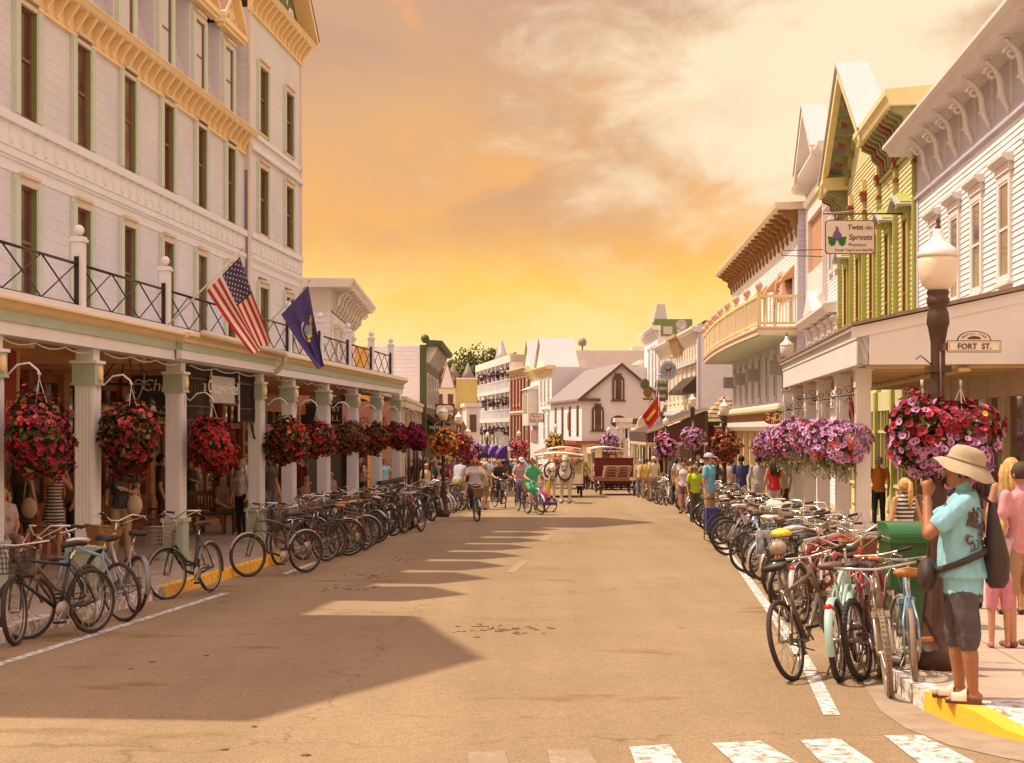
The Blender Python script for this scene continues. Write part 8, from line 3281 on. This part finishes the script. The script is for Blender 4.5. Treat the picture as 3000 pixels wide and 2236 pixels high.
crowd([(2078,1566,60,1.78,'stand','teeshort','short',(S1,(.16,.46,.58),(.42,.28,.14),(.08,.05,.04),BRN,(.45,.40,.42)),'man in a turquoise shirt and khaki shorts standing among the right row bicycles',dict(hat='cap')),
(2142,1508,170,1.70,'stand','tee','short',(S2,(.42,.30,.25),DK,DK,BRN),'person in a beige shirt with dark hair right of the turquoise shirted man'),
(2172,1512,160,1.76,'stand','tee','short',(S2,(.035,.04,.12),(.12,.12,.17),DK,BLK),'man in a navy polo and jeans by the butter yellow posts'),
(2222,1518,160,1.74,'stand','long','short',(S2,(.46,.40,.38),(.46,.40,.36),DK,BRN),'person in pale grey clothes behind the near lilac baskets'),
(2268,1538,180,1.68,'stand','tank','long',(S1,(.60,.03,.02),(.5,.42,.38),WT,BRN),'woman in a bright red dress under the lilac baskets',dict(fem=1)),
(2292,1532,200,1.74,'stand','tee','short',(S1,(.40,.42,.35),DK,DK,GRY),'person in a pale sage shirt beside the red dress'),
(1915,1466,200,1.76,'stand','tee','short',(S2,(.58,.46,.28),KHK,DK,GRY,(.6,.5,.4)),'man in a pale yellow shirt and hat near the flagpoles',dict(hat='cap')),
(1893,1462,180,1.70,'stand','tee','short',(S2,(.58,.36,.07),(.32,.2,.1),DK,BRN),'person in a golden yellow shirt and tan trousers beside the red wagon'),
(1876,1458,150,1.66,'stand','tee','short',(S3,(.55,.42,.22),JEAN,DK,GRY),'grey haired person in a cream yellow shirt at the wagon corner'),
(1980,1476,160,1.68,'stand','long','long',(S2,(.05,.03,.035),DK,DK,BLK),'woman in black before the scalloped awning',dict(fem=1)),
(2046,1478,0,1.82,'stand','tee','short',(S2,(.03,.025,.03),(.3,.26,.24),DK,BRN),'man in a black shirt with a white print by the lilac lamp basket'),
(2068,1480,10,1.68,'hips','tank','short',(S3,(.5,.30,.2),(.3,.26,.24),WT,BLD),'blonde woman in a tan top right of the man in black',dict(fem=1,shades=1)),
(2076,1488,0,1.34,'stand','tee','long',(S3,(.28,.06,.10),DK,DK,BLD),'young girl standing in front of the blonde woman',dict(fem=1)),
(2096,1492,10,1.60,'stand','tee','long',(S2,(.04,.03,.03),DK,DK,BLK),'girl with long black hair by the rust coloured basket',dict(fem=1,shades=1)),
(2112,1480,30,1.70,'walk','tee','short',(S3,(.58,.45,.16),KHK,DK,BLD),'person in a yellow top in front of the dark red sign'),
(2008,1482,90,1.7,'walk','tee','short',(S2,(.10,.06,.05),JEAN,DK,BRN),'man in dark brown walking below the awning'),
],UP,'people on the right pavement')
crowd([(2004,1505,-30,1.74,'bend' if False else 'hips','tank','short',(S1,(.55,.44,.46),(.2,.1,.1),DK,BLK),'young man in a pale tank top and sunglasses among the right row bicycles',dict(shades=1)),
(2036,1530,20,1.62,'stand','tee','short',(S1,(.50,.62,.02),(.1,.08,.06),DK,BRN,(.24,.16,.13)),'man in a neon yellow polo and brown cap among the bicycles',dict(hat='cap')),
(1903,1448,-55,1.66,'stand','tank','pony',(S3,(.46,.46,.32),(.05,.05,.08),WT,BLD),'young woman in a pale tank top holding a bicycle beside the red wagon',dict(fem=1,shades=1))],0,'people in the road by the right row')
gq=G(1893,1453)
put_bike('plain',(gq.x-.05,gq.y-.15,gq.z),pi+.12,'silver and black bicycle held by the woman next to the red wagon','silver',.05,'bicycles in the road')
def rider(px,py,fac,key,colour,lbp,lbb,cols,outf='tee',hair='short',hgt=1.72,bike_kw={},**kw):
 g_=G(px,py)
 hd_=rad(fac-90)
 o=put_bike(key,g_,hd_,lbb,colour,0.0,'bicycles in the road',**bike_kw)
 f=Vector((cos(hd_),sin(hd_),0))
 person(g_-f*.24+Vector((0,0,.02)),fac,hgt,'ride',outf,hair,cols,lbp,group='people riding bicycles',**kw)
rider(1392,1526,4,'wick','aqua','red haired woman in a white and red shirt riding an aqua bicycle towards the viewer','aqua bicycle with a dark basket ridden by the red haired woman',(S3,(.80,.70,.70),(.05,.04,.06),DK,(.55,.17,.03)),'tee','long',1.74,dict(fender='aqua'),fem=1,shades=1)
rider(1466,1488,24,'step','brown','woman in black riding a brown bicycle with greenery in its basket','brown bicycle with green leaves in its basket',(S3,(.03,.025,.024),(.05,.035,.03),DK,RDH),'tee','short',1.66,{},fem=1)
rider(1450,1470,10,'plain','black','man in a white polo riding behind the woman in black','black bicycle under the man in the white polo',(S3,(.62,.56,.54),(.05,.045,.05),DK,GRY),'tee','bald')
rider(1530,1500,15,'wick','violet','man in a plaid shirt and pale cap riding a violet bicycle','violet bicycle ridden by the man in the plaid shirt',(S1,(.52,.36,.38),(.09,.08,.14),DK,BRN,(.46,.48,.56)),'tee','short',1.76,{},hat='cap')
rider(1565,1508,22,'cruiser','aqua','large woman in a green dress riding a pale green cruiser with a trailer','pale green cruiser ridden by the woman in green',(S3,(.08,.42,.22),(.08,.42,.22),(.3,.06,.08),BRN),'teeshort','bun',1.70,dict(fender='aqua'),fem=1,belly=.04,skirt=(.6,'shirt'))
gq=G(1592,1500)
tr_=thing('bicycle_trailer','purple child trailer with a pink cushion and yellow pennant behind the green dress','trailer',gq,.35)
m=MB()
m.box(-.55,.35,-.3,.3,.24,.34,0)
m.ball((-.1,0,.52),.25,10,7,1,(1.2,1,1))
m.tube([(.3,.2,.3),(.32,.2,1.25)],.012,4,mi=2)
m.prism([(.3,.18,1.25),(.3,.18,.55),(.05,.18,.45)],(0,.02,0),3)
m.build('body',[PURPLE,mat('hot_pink',(.62,.06,.22),.6,.1,5),STEEL,FYEL],tr_)
for y in(-.36,.36):
 m=MB()
 m.tube([(.1+.25*cos(2*pi*k/18),y,.25+.25*sin(2*pi*k/18))for k in range(18)],.022,6,True)
 for k in range(8):
  m.tube([(.1,y,.25),(.1+.25*cos(k*.785),y,.25+.25*sin(k*.785))],.004,3)
 m.build('wheel',RUBBER,tr_)
rider(1355,1498,150,'plain','blue','person in khaki shorts leaning over a bright blue bicycle by the left kerb','bright blue bicycle by the left kerb',(S3,(.50,.46,.48),(.44,.32,.14),DK,BRN),'teeshort','short',1.74)
crowd([(1420,1494,20,1.66,'walk','teeshort','short',(S3,(.40,.30,.22),(.24,.18,.12),DK,BLD),'blonde woman in brown shorts walking beside the red haired rider',dict(fem=1)),
(1700,1430,180,1.74,'walk','teeshort','short',(S3,(.05,.10,.45),KHK,DK,BRN),'man in a royal blue shirt walking away between the carriages'),
(1690,1436,170,1.72,'walk','teeshort','short',(S3,(.60,.52,.46),KHK,DK,BRN),'person in a white shirt walking away beside the royal blue shirt'),
(1474,1452,180,1.72,'walk','tee','short',(S2,(.10,.06,.05),DK,DK,BLK),'person in dark clothes walking away in mid street')],0,'people walking in the street')
rb_.seed(3)
row(88,104,1.3,lambda y:-1.5+3.0*((y*7.3)%1),1.4,.5,'mid street','bicycles ridden far down the street',[(c_,k)for c_,k in combos])
crowd([(2650,1745,200,1.42,'stand','tank','pony',(S1,WT,(.10,.05,.05),DK,BLD),'girl with a blonde ponytail in a black and white striped top behind the green box',dict(fem=1)),
(2928,1898,175,1.14,'stand','teeshort','pony',(S1,(.58,.42,.42),(.62,.22,.28),(.4,.12,.14),BLD),'small blonde child in a white shirt and pink shorts',dict(fem=1)),
(2990,1896,200,1.62,'stand','teeshort','short',(S1,(.62,.28,.30),(.38,.22,.12),(.2,.1,.08),BRN),'woman in a pink top and tan shorts at the right edge',dict(fem=1)),
(2962,1800,170,1.66,'stand','tank','long',(S1,(.35,.28,.34),JEAN,DK,BLD),'woman with long fair hair at the right edge behind the pink top',dict(fem=1)),
(2838,1782,190,1.74,'stand','tee','long',(S1,(.03,.024,.024),(.2,.16,.16),DK,BRN),'person in a black shirt with long brown hair half behind the lamp',dict(fem=1)),
(2574,1548,180,1.70,'stand','tee','short',(S1,(.62,.20,.03),DK,DK,GRY,(.5,.45,.4)),'stand-in figure for a reflection of an orange shirt in the lime shop window',dict(hat='cap'))],UP,'people on the near right pavement')  # orange shirt figure added to stand for a window reflection
for o in list(C.objects):
 lb_=o.get('label','')
 if 'striped top behind the green box' in lb_:
  o.material_slots[1].material=stripe_mat('black_stripes',(.03,.022,.022),(.62,.55,.5),5.2)
 if 'striped minidress' in lb_:
  o.material_slots[1].material=stripe_mat('brown_stripes',(.62,.54,.50),(.10,.05,.05),5.6)
for px,py,dz,lb in((92,1648,.88,'pale canvas tote on the shoulder of the woman in black at the left'),(400,1646,.92,'pale shoulder bag carried by the woman in khaki trousers')):
 g_=G(px,py,UP)
 o=MB().ball((0,0,0),.15,14,10,0,(.85,.45,1.15))
 o.tube([(-.09,0,.10),(-.05,.0,.42),(.03,0,.44),(.09,0,.10)],.012,5)
 o=o.build('shoulder_bag',mat('pale_leather',(.50,.36,.22),.6,.12,6))
 o.location=g_+Vector((0,-.12,dz))
 tag(o,lb,'bag')
# ------------------------------------------------------------------ the woman with the sun hat at the kerb
gw_=G(2820,2052,UP)
hw2=person
def hat_woman():
 pr=[]
 for s_,dy in((-1,-.03),(1,.05)):
  h_,k_,f_=Vector((s_*.09,0,.84)),Vector((s_*.10,dy-.015,.46)),Vector((s_*.10,dy+.015,.085))
  m_=k_+(f_-k_)*.12
  pr+=[('c',h_-Vector((0,0,.10)),k_,.098,.082,'pants'),('c',k_,m_,.085,.078,'pants'),('c',m_+Vector((0,.0,.02)),k_.lerp(f_,.4),.052,.056,'skin'),('c',k_.lerp(f_,.4),f_,.056,.036,'skin')]
  pr+=[('c',f_+Vector((0,.03,-.045)),f_+Vector((0,-.13,-.055)),.036,.030,'skin')]
  for q in range(5):
   pr.append(('c',f_+Vector((-.03+q*.015,-.14,-.058)),f_+Vector((-.034+q*.017,-.175,-.062)),.011,.009,'skin'))
 tor=[((0,0,.72),.165,.125),((0,.0,.90),.182,.148)]
 pr.append(('t',tor,'pants'))
 pr.append(('t',[((0,.0,.85),.208,.172),((0,.0,.88),.206,.170),((0,-.01,.95),.19,.16),((0,-.015,1.08),.165,.145),((0,-.015,1.20),.17,.14),((0,-.0,1.31),.175,.125),((0,.01,1.39),.15,.095),((0,.02,1.44),.08,.07)],'shirt'))
 for s_ in(-1,1):
  pr.append(('c',(s_*.07,-.10,1.20),(s_*.065,-.115,1.19),.07,.065,'shirt'))
  a,b_=Vector((s_*.165,.01,1.36)),Vector((s_*.20,-.23,1.15))
  w_=Vector((s_*.055,-.235,1.395))
  pr+=[('c',a,a.lerp(b_,.62),.066,.072,'shirt'),('c',a.lerp(b_,.55),b_,.050,.042,'skin'),('c',b_,w_,.042,.029,'skin')]
  d=Vector((-s_*.10,-.02,1)).normalized()
  pr.append(('c',w_,w_+d*.08,.028,.036,'skin'))
  for q,ln in enumerate((.075,.085,.08,.062)):
   p=w_+d*.085+Vector((0,-.035+q*.022,0))
   q1=p+d*ln*.45+Vector((-s_*.012,0,0))
   q2=q1+Vector((-s_*.040,-.004,.004))
   pr+=[('c',p,q1,.0105,.0098,'skin'),('c',q1,q2,.0098,.0085,'skin')]
  p=w_+d*.03+Vector((0,.03,0))
  pr+=[('c',p,p+Vector((-s_*.03,.02,.04)),.014,.012,'skin'),('c',p+Vector((-s_*.03,.02,.04)),p+Vector((-s_*.055,.01,.06)),.012,.010,'skin')]
 pr+=[('c',(0,.02,1.42),(0,-.01,1.50),.055,.052,'skin'),('c',(0,.0,1.575),(0,-.02,1.59),.09,.086,'skin'),('c',(0,-.03,1.55),(0,-.055,1.505),.07,.05,'skin'),
('c',(0,-.105,1.575),(0,-.125,1.545),.012,.017,'skin')]
 for s_ in(-1,1):
  pr.append(('c',(s_*.085,.0,1.54),(s_*.09,.005,1.57),.014,.018,'skin'))
 me=remesh(pr,.0085,'person',[pcol('skin',(.33,.135,.06)),mat('aqua_cotton',(.26,.52,.60),.85,.14,5,.6,9),mat('grey_shorts',(.085,.068,.068),.85,.2,14,.3,20),SHOE],TAGS,3,.013)
 t=bpy.data.objects.new('person',me)
 C.objects.link(t)
 t.location=gw_
 t.rotation_euler=(0,0,rad(-104))
 tag(t,'woman in a wide sun hat, aqua shirt and grey shorts at the near kerb','person')
 HB=mat('sun_hat_cloth',(.40,.315,.205),.85,.10,8,.2,30)
 m_=MB()
 n=40
 prof=[(.200,-.045),(.175,-.018),(.145,.002),(.118,.012),(.114,.05),(.108,.085),(.085,.115),(.03,.128)]
 vs=[]
 for r,z in prof:
  for j in range(n):
   th=2*pi*j/n
   w2_=max(0,(r-.12)/.115)
   dz=-w2_*(.045*cos(th)**2+.03*sin(th))+w2_*.012*sin(5*th+1)
   vs.append((r*cos(th),.01+r*1.12*sin(th),1.615+z+dz))
 m_.add(vs,[(i*n+j,i*n+(j+1)%n,(i+1)*n+(j+1)%n,(i+1)*n+j)for i in range(len(prof)-1)for j in range(n)]+[tuple(range((len(prof)-1)*n,len(prof)*n))],True)
 ho=m_.build('sun_hat',HB,t,recalc=False)
 tl=Matrix.Translation((0,.0,1.62))@Matrix.Rotation(-.30,4,'X')@Matrix.Translation((0,0,-1.62))
 ho.matrix_basis=Matrix.Translation((0,.01,.005))@tl
 m_=MB()
 m_.tube([(.119*cos(2*pi*j/24),.01+.133*sin(2*pi*j/24),1.635)for j in range(24)],.007,5,True)
 m_.tube([(.05,.14,1.63),(.07,.17,1.59),(.06,.19,1.55)],.006,4)
 m_.tube([(.02,.14,1.63),(.0,.18,1.60),(-.03,.2,1.57)],.006,4)
 m_.build('hat_cord',mat('hat_cord',(.26,.19,.11),.8,.1,8),ho)
 m_=MB()
 m_.box(-.05,.05,-.27,-.235,1.475,1.54)
 m_.tube([(0,-.27,1.508),(0,-.30,1.508)],.024,10)
 cam_=m_.build('camera_body',BLACKP)
 cam_.name='camera'
 cam_.location,cam_.rotation_euler=t.location,t.rotation_euler
 tag(cam_,'small black camera held up by the woman in the sun hat','camera')
 hair_mesh(lambda x,y,z:Vector((x,y-.01,z-.052)),'short').build('hair',pcol('hair',(.03,.02,.015)),t,recalc=False)
 NY=mat('dark_nylon',(.050,.030,.024),.65,.15,14,.3,25)
 m_=MB()
 ring=[(.205*cos(2*pi*k/28),-.01+.178*sin(2*pi*k/28),.965+.075*sin(2*pi*k/28))for k in range(28)]
 m_.tube(ring,.024,6,True)
 m_.build('waist_belt',NY,t)
 bg_=MB()
 bg_.ball((0,0,0),.12,16,10,0,(1.25,.55,1.0))
 bg=bg_.build('waist_pack',NY)
 bg.location=t.matrix_basis@Vector((.02,-.235,.86))
 bg.rotation_euler=t.rotation_euler
 tag(bg,'dark waist pack worn by the woman in the sun hat','waist pack')
 bk_=MB()
 R_=[]
 for z,rx,ry in((.78,.06,.05),(.83,.11,.08),(.98,.12,.085),(1.14,.09,.06),(1.28,.05,.035),(1.36,.02,.02)):
  R_.append(((.02,.225-.10*max(0,z-1.0),z),rx,ry))
 nn=16
 bk_.add([(c_[0]+rx*cos(2*pi*k/nn),c_[1]+ry*sin(2*pi*k/nn),c_[2])for c_,rx,ry in R_ for k in range(nn)],[(i*nn+k,i*nn+(k+1)%nn,(i+1)*nn+(k+1)%nn,(i+1)*nn+k)for i in range(len(R_)-1)for k in range(nn)]+[tuple(range(nn)),tuple(range((len(R_)-1)*nn,len(R_)*nn))],True)
 bk_.tube([(.02,.20,1.34),(.0,.10,1.43),(-.10,-.06,1.40),(-.19,-.14,1.16),(-.205,-.05,1.0),(-.12,.16,.90),(.0,.2,.86)],.011,5)
 b2_=bk_.build('sling_bag',NY)
 b2_.location,b2_.rotation_euler=t.location,t.rotation_euler
 tag(b2_,'dark sling bag with a pink pocket on the sun hat woman','bag')
 m_=MB()
 m_.ball((-.09,.235,.96),.055,10,7,0,(.6,.8,1.9))
 m_.build('bottle_pocket',mat('pink_pocket',(.45,.07,.18),.4,.2,8),b2_)
 for s_,dy in((-1,-.03),(1,.05)):
  m_=MB()
  x=s_*.10
  m_.prism([(x-.045,dy-.17,0),(x+.05,dy-.165,0),(x+.05,dy+.07,0),(x-.045,dy+.07,0)],(0,0,.026),1)
  for y0_,w3 in((-.10,.05),(-.045,.035)):
   m_.grid(lambda a,b_:(x+.003+.050*cos(pi*a),dy+y0_-.03+w3*1.3*b_,.020+(.052+.03*b_*(y0_>-.08))*sin(pi*a)),10,3,0)
  m_.build('sandal',[mat('sandal_cream',(.60,.48,.36),.6,.1,10),mat('sandal_sole',(.12,.05,.03),.7,.15,10)],t)
 m_=MB()
 rr_=random.Random(8)
 for k in range(26):
  f0,cz0=rr_.uniform(.25,1.25),rr_.uniform(1.05,1.31)
  pts=[]
  for q in range(6):
   f_,z_=f0+.15*cos(q*.8+k),cz0+.03*sin(q*.8+k)
   pts.append(((.182-.10*max(0,z_-1.22))*cos(f_),(.152-.25*max(0,z_-1.22))*sin(f_)-.005,z_))
  m_.tube(pts,.0055,4)
 m_.build('shirt_print',BROWNT,t)
 m_=MB()
 m_.T=Matrix.Translation((.075,-.235,1.355))@Matrix.Rotation(.35,4,'Y')
 m_.lathe([(.031,-.012),(.035,-.01),(.035,.01),(.031,.012)],14)
 m_.build('watch',STEEL,t)
 return t
hat_woman()
# ------------------------------------------------------------------ horses and wagons
HORSEW=mat('white_horse_coat',(.58,.48,.38),.7,.12,4)
HORSEB=mat('brown_horse_coat',(.16,.07,.03),.6,.2,4)
MANE=mat('mane',(.66,.55,.40),.75,.2,14)
MUZ=mat('muzzle',(.24,.15,.12),.7,.15,6)
HOOF=mat('hoof',(.10,.06,.04),.6,.2,6)
LEATH=mat('harness_leather',(.035,.020,.014),.45,.2,10)
def horse(graze):
 pr=[('c',(0,.55,1.18),(0,.1,1.16),.31,.33,'coat'),('c',(0,.1,1.16),(0,-.5,1.20),.33,.29,'coat'),('c',(0,.72,1.22),(0,.45,1.22),.27,.30,'coat'),('c',(0,-.62,1.12),(0,-.45,1.1),.22,.26,'coat')]
 for s_ in(-1,1):
  pr+=[('c',(s_*.17,-.52,1.05),(s_*.16,-.54,.62),.13,.07,'coat'),('c',(s_*.16,-.54,.60),(s_*.16,-.52,.16),.062,.046,'coat'),('c',(s_*.16,-.52,.15),(s_*.16,-.57,.06),.066,.075,'coat'),('c',(s_*.16,-.575,.045),(s_*.16,-.60,.035),.072,.07,'hoof'),
('c',(s_*.18,.66,1.1),(s_*.17,.52,.72),.19,.10,'coat'),('c',(s_*.17,.52,.72),(s_*.16,.74,.50),.09,.066,'coat'),('c',(s_*.16,.74,.50),(s_*.16,.70,.15),.058,.048,'coat'),('c',(s_*.16,.70,.14),(s_*.16,.66,.06),.066,.074,'coat'),('c',(s_*.16,.655,.045),(s_*.16,.63,.035),.07,.068,'hoof')]
 if graze:
  pr+=[('c',(0,-.6,1.28),(0,-.95,1.42),.22,.17,'coat'),('c',(0,-.95,1.42),(0,-1.12,1.36),.17,.13,'coat')]
  h0,h1=Vector((0,-1.12,1.36)),Vector((.0,-1.22,.90))
 else:
  pr+=[('c',(0,-.6,1.28),(0,-.80,1.62),.22,.14,'coat'),('c',(0,-.80,1.62),(0,-.88,1.74),.14,.12,'coat')]
  h0,h1=Vector((0,-.88,1.74)),Vector((0,-1.10,1.30))
 pr+=[('c',h0,h0.lerp(h1,.5),.125,.105,'coat'),('c',h0.lerp(h1,.5),h0.lerp(h1,.9),.092,.075,'coat'),('c',h0.lerp(h1,.9),h1,.078,.068,'muz')]
 for s_ in(-1,1):
  e=h0+Vector((s_*.075,.04,.10))
  pr.append(('c',e,e+Vector((s_*.02,.0,.12)),.036,.012,'coat'))
 me=remesh(pr,.026,'horse',[HORSEW,MUZ,HOOF],{'coat':0,'muz':1,'hoof':2},3)
 return me,h0,h1
HK={0:horse(0),1:horse(1)}
def place_horse(px,py,fac,graze,coat,label,s=1.0):
 me,h0,h1=HK[graze]
 o=bpy.data.objects.new('horse',me)
 C.objects.link(o)
 o.location,o.rotation_euler,o.scale=G(px,py),(0,0,rad(fac)),(s,s,s)
 tag(o,label,'horse','carriage horses')
 if coat is not HORSEW:
  o.material_slots[0].link='OBJECT'
  o.material_slots[0].material=coat
 m_=MB()
 for k in range(12):
  f=k/11
  p=Vector((0,-.5,1.50)).lerp(h0+Vector((0,.08,.10)),f)
  m_.tube([p,p+Vector((.10,.02,-.05)),p+Vector((.16,.0,-.24))],[.05,.06,.02],6)
  m_.tube([p,p+Vector((-.08,.02,-.05))],[.05,.03],6)
 m_.tube([h0+Vector((0,0,.12)),h0.lerp(h1,.35)+Vector((.02,-.11,.04))],[.06,.02],6)
 m_.build('mane',MANE if coat is HORSEW else LEATH,o)
 m_=MB()
 m_.tube([(0,.95,1.3),(0,1.05,1.1),(0,1.03,.6)],[.05,.08,.03],7)
 m_.build('tail',MANE if coat is HORSEW else LEATH,o)
 m_=MB()
 nk=Vector((0,-.62,1.25))
 m_.tube([nk+Vector((.25*cos(2*pi*k/16),.10*sin(2*pi*k/16),.34*sin(2*pi*k/16)))for k in range(16)],.045,6,True)
 for f,r in((.28,.125),(.72,.098)):
  c_=h0.lerp(h1,f)
  ax=(h1-h0).normalized()
  a=Vector((1,0,0))
  b_=ax.cross(a)
  m_.tube([c_+a*r*cos(2*pi*k/12)+b_*r*sin(2*pi*k/12)for k in range(12)],.014,5,True)
 for s_ in(-1,1):
  m_.tube([h0.lerp(h1,.28)+Vector((s_*.12,0,0)),h0.lerp(h1,.72)+Vector((s_*.095,0,0))],.012,4)
  m_.box(s_*.125-.015,s_*.125+.015,h0.y-.07,h0.y+.02,h0.z-.12,h0.z-.02)
  m_.tube([(s_*.25,-.6,1.2),(s_*.34,.1,1.15),(s_*.28,.8,1.1)],.02,5)
 m_.tube([(.34*cos(2*pi*k/18),.0,1.16+.345*sin(2*pi*k/18))for k in range(18)],.02,5,True)
 m_.build('harness',LEATH,o)
 return o
place_horse(1606,1468,8,1,HORSEW,'white carriage horse with a full pale mane bowing its head',1.06)
place_horse(1657,1474,-4,0,HORSEW,'white carriage horse with its head up, right one of the near pair',1.06)
place_horse(1520,1440,5,0,HORSEB,'brown horse pulling a cart behind the man in the plaid shirt',1.0)
place_horse(1484,1438,0,0,HORSEB,'dark horse in the middle distance left of the brown one',1.0)
place_horse(1752,1436,0,0,HORSEW,'white horse behind the left end of the red wagon',1.0)
place_horse(1785,1436,0,1,HORSEB,'brown horse behind the red wagon',1.0)
def cart_wheel(parent,x,y,r,w_=.07,n=12):
 m_=MB()
 m_.T=Matrix.Translation((x,y,r))@Matrix.Rotation(pi/2,4,'Y')
 m_.tube([((r-.05)*cos(2*pi*k/24),(r-.05)*sin(2*pi*k/24),0)for k in range(24)],.05,6,True)
 m_.lathe([(.07,-.1),(.09,-.05),(.09,.05),(.07,.1)],10)
 for k in range(n):
  a_=2*pi*k/n
  m_.tube([(0,0,0),((r-.05)*cos(a_),(r-.05)*sin(a_),0)],.018,4)
 m_.build('wheel',mat('wheel_dark',(.07,.04,.03),.7,.2,6),parent)
CANV=mat('cream_canvas',(.66,.56,.44),.75,.06,3)
def carriage(px,py,px0,px1,ytop,ln,label,fac=0.0):
 g_=G(px,py)
 t=thing('carriage',label,'carriage',g_,fac,'covered tour carriages')
 w2=(px1-px0)*g_.y/FP/2
 top=H+(HY-ytop)*g_.y/FP-g_.z
 m_=MB()
 n=8
 vs=[(w2*(-1+2*i/n)*1.0,y,top-.06-.12*(abs(-1+2*i/n))**2)for y in(-.3,ln)for i in range(n+1)]+[(w2*(-1+2*i/n),y,top-.12*(abs(-1+2*i/n))**2)for y in(-.3,ln)for i in range(n+1)]
 k=n+1
 fs=[]
 for i in range(n):
  fs+=[(i,i+1,k+i+1,k+i),(2*k+i,2*k+i+1,3*k+i+1,3*k+i),(i,i+1,2*k+i+1,2*k+i),(k+i,k+i+1,3*k+i+1,3*k+i)]
 m_.add(vs,fs)
 for x in(-w2,w2):
  m_.box(x-.02,x+.02,-.3,ln,top-.42,top-.10)
 for i in range(8):
  m_.prism([(w2*(-1+(i+.5+.5*cos(q))/4),-.32,top-.2-.12*sin(q))for q in[pi*j/5 for j in range(6)]],(0,.03,0))
 m_.build('canopy',CANV,t)
 for x in(-w2+.06,w2-.06):
  for y in(0,ln*.33,ln*.66,ln-.1):
   m_=MB()
   m_.box(x-.03,x+.03,y-.03,y+.03,.6,top-.1)
   m_.build('post',BUTTER,t)
 m_=MB()
 m_.box(-w2+.05,w2-.05,-.1,ln,.55,.72,0)
 m_.box(-w2+.05,w2-.05,-.14,-.08,.55,1.1,1)
 for k in range(4):
  y=.3+k*ln/4.2
  m_.box(-w2+.1,w2-.1,y,y+.4,.72,1.05,1)
  m_.box(-w2+.1,w2-.1,y+.36,y+.42,1.05,1.5,1)
 m_.tube([(0,-.1,.6),(0,-3.2,.75)],.04,6,mi=2)
 m_.tube([(-1.0,-2.9,.72),(1.0,-2.9,.72)],.035,6,mi=2)
 m_.build('bed',[mat('wagon_red',(.22,.035,.018),.5,.2,5),CREAM,BROWNT],t)
 for x in(-w2+.1,w2-.1):
  for y in(.4,ln-.5):
   cart_wheel(t,x,y,.42)
 return t
carriage(1640,1458,1560,1700,1327,4.2,'covered tour carriage with a cream canopy drawn by the two white horses')
carriage(1655,1432,1612,1705,1310,4.2,'second cream canopied carriage following behind the nearest one')
carriage(1778,1436,1727,1822,1309,4.5,'cream canopied carriage beyond the red wagon')
for px,py,dy,lb,cols,hh in((1632,1452,.5,'driver in a red shirt sitting at the front of the nearest carriage',(S2,(.40,.012,.012),DK,DK,BRN,(.16,.05,.03)),'cap'),
(1825,1440,.6,'man in a blue shirt seated high on the red wagon',(S3,(.20,.22,.33),DK,DK,GRY),None),(1790,1432,.5,'driver of the canopied carriage beyond the red wagon',(S2,(.10,.05,.05),DK,DK,BRN),None)):
 g_=G(px,py)
 person(g_+Vector((0,dy,.56)),0 if 'blue' not in lb else 180,1.72,'sit','tee','short',cols,lb,hat=hh)
g_=G(1812,1452)
wg=thing('wagon','flat red dray wagon with a tall dark red headboard','wagon',g_,.02)
WRED=mat('wagon_maroon',(.155,.018,.014),.55,.2,4)
m=MB()
m.box(-.98,.98,0,4.2,.74,.88,0)
m.box(-1.0,1.0,-.06,0,.72,.92,1)
m.box(.55,.95,-.08,-.05,.76,.9,2)
m.box(-.7,.7,.2,4,.55,.74,0)
m.build('bed',[WRED,mat('wagon_wood',(.33,.14,.08),.6,.2,5),SIGNW],wg)
m=MB()
m.box(-1.0,1.0,2.6,2.68,.88,1.78)
m.box(-1.03,1.03,2.58,2.7,1.78,1.84)
m.build('headboard',WRED,wg)
for x in(-.85,.85):
 for y in(.5,3.5):
  cart_wheel(wg,x,y,.40)
m=MB()
m.tube([(-.85,.5,.40),(.85,.5,.40)],.05,6)
m.tube([(-.85,3.5,.40),(.85,3.5,.40)],.05,6)
m.build('axle',IRON,wg)
PLW=mat('pallet_wood',(.50,.29,.14),.75,.25,6)
for k in range(4):
 pl=thing('pallet','bare wooden pallet, %s of the stack on the red wagon'%('bottom one','second from the bottom','third from the bottom','top one')[k],'pallet',g_+Vector((-.04+.03*k,1.2,.885+k*.145)),.02*k,'pallets stacked on the red wagon')
 m=MB()
 for y in(-.45,-.25,-.05,.15,.35):
  m.box(-.68,.68,y,y+.12,.105,.125)
  m.box(-.68,.68,y,y+.12,0,.018)
 for x in(-.66,-.06,.54):
  m.box(x,x+.12,-.45,.47,.018,.105)
 m.build('slats',PLW,pl)
g_=G(1405,1428)
bgy=thing('buggy','small black hooded buggy in the crowd at the left kerb','carriage',g_,.2)
m=MB()
m.prism([(x,0,z)for x,z in[(-.7,.9),(-.75,1.9),(-.5,2.25),(.4,2.25),(.7,2.0),(.7,1.9),(-.4,1.9),(-.5,.9)]],(0,1.2,0))
m.box(-.7,.7,0,1.2,.7,1.0)
m.build('hood',LEATH,bgy)
for x in(-.75,.75):
 cart_wheel(bgy,x,.6,.5)
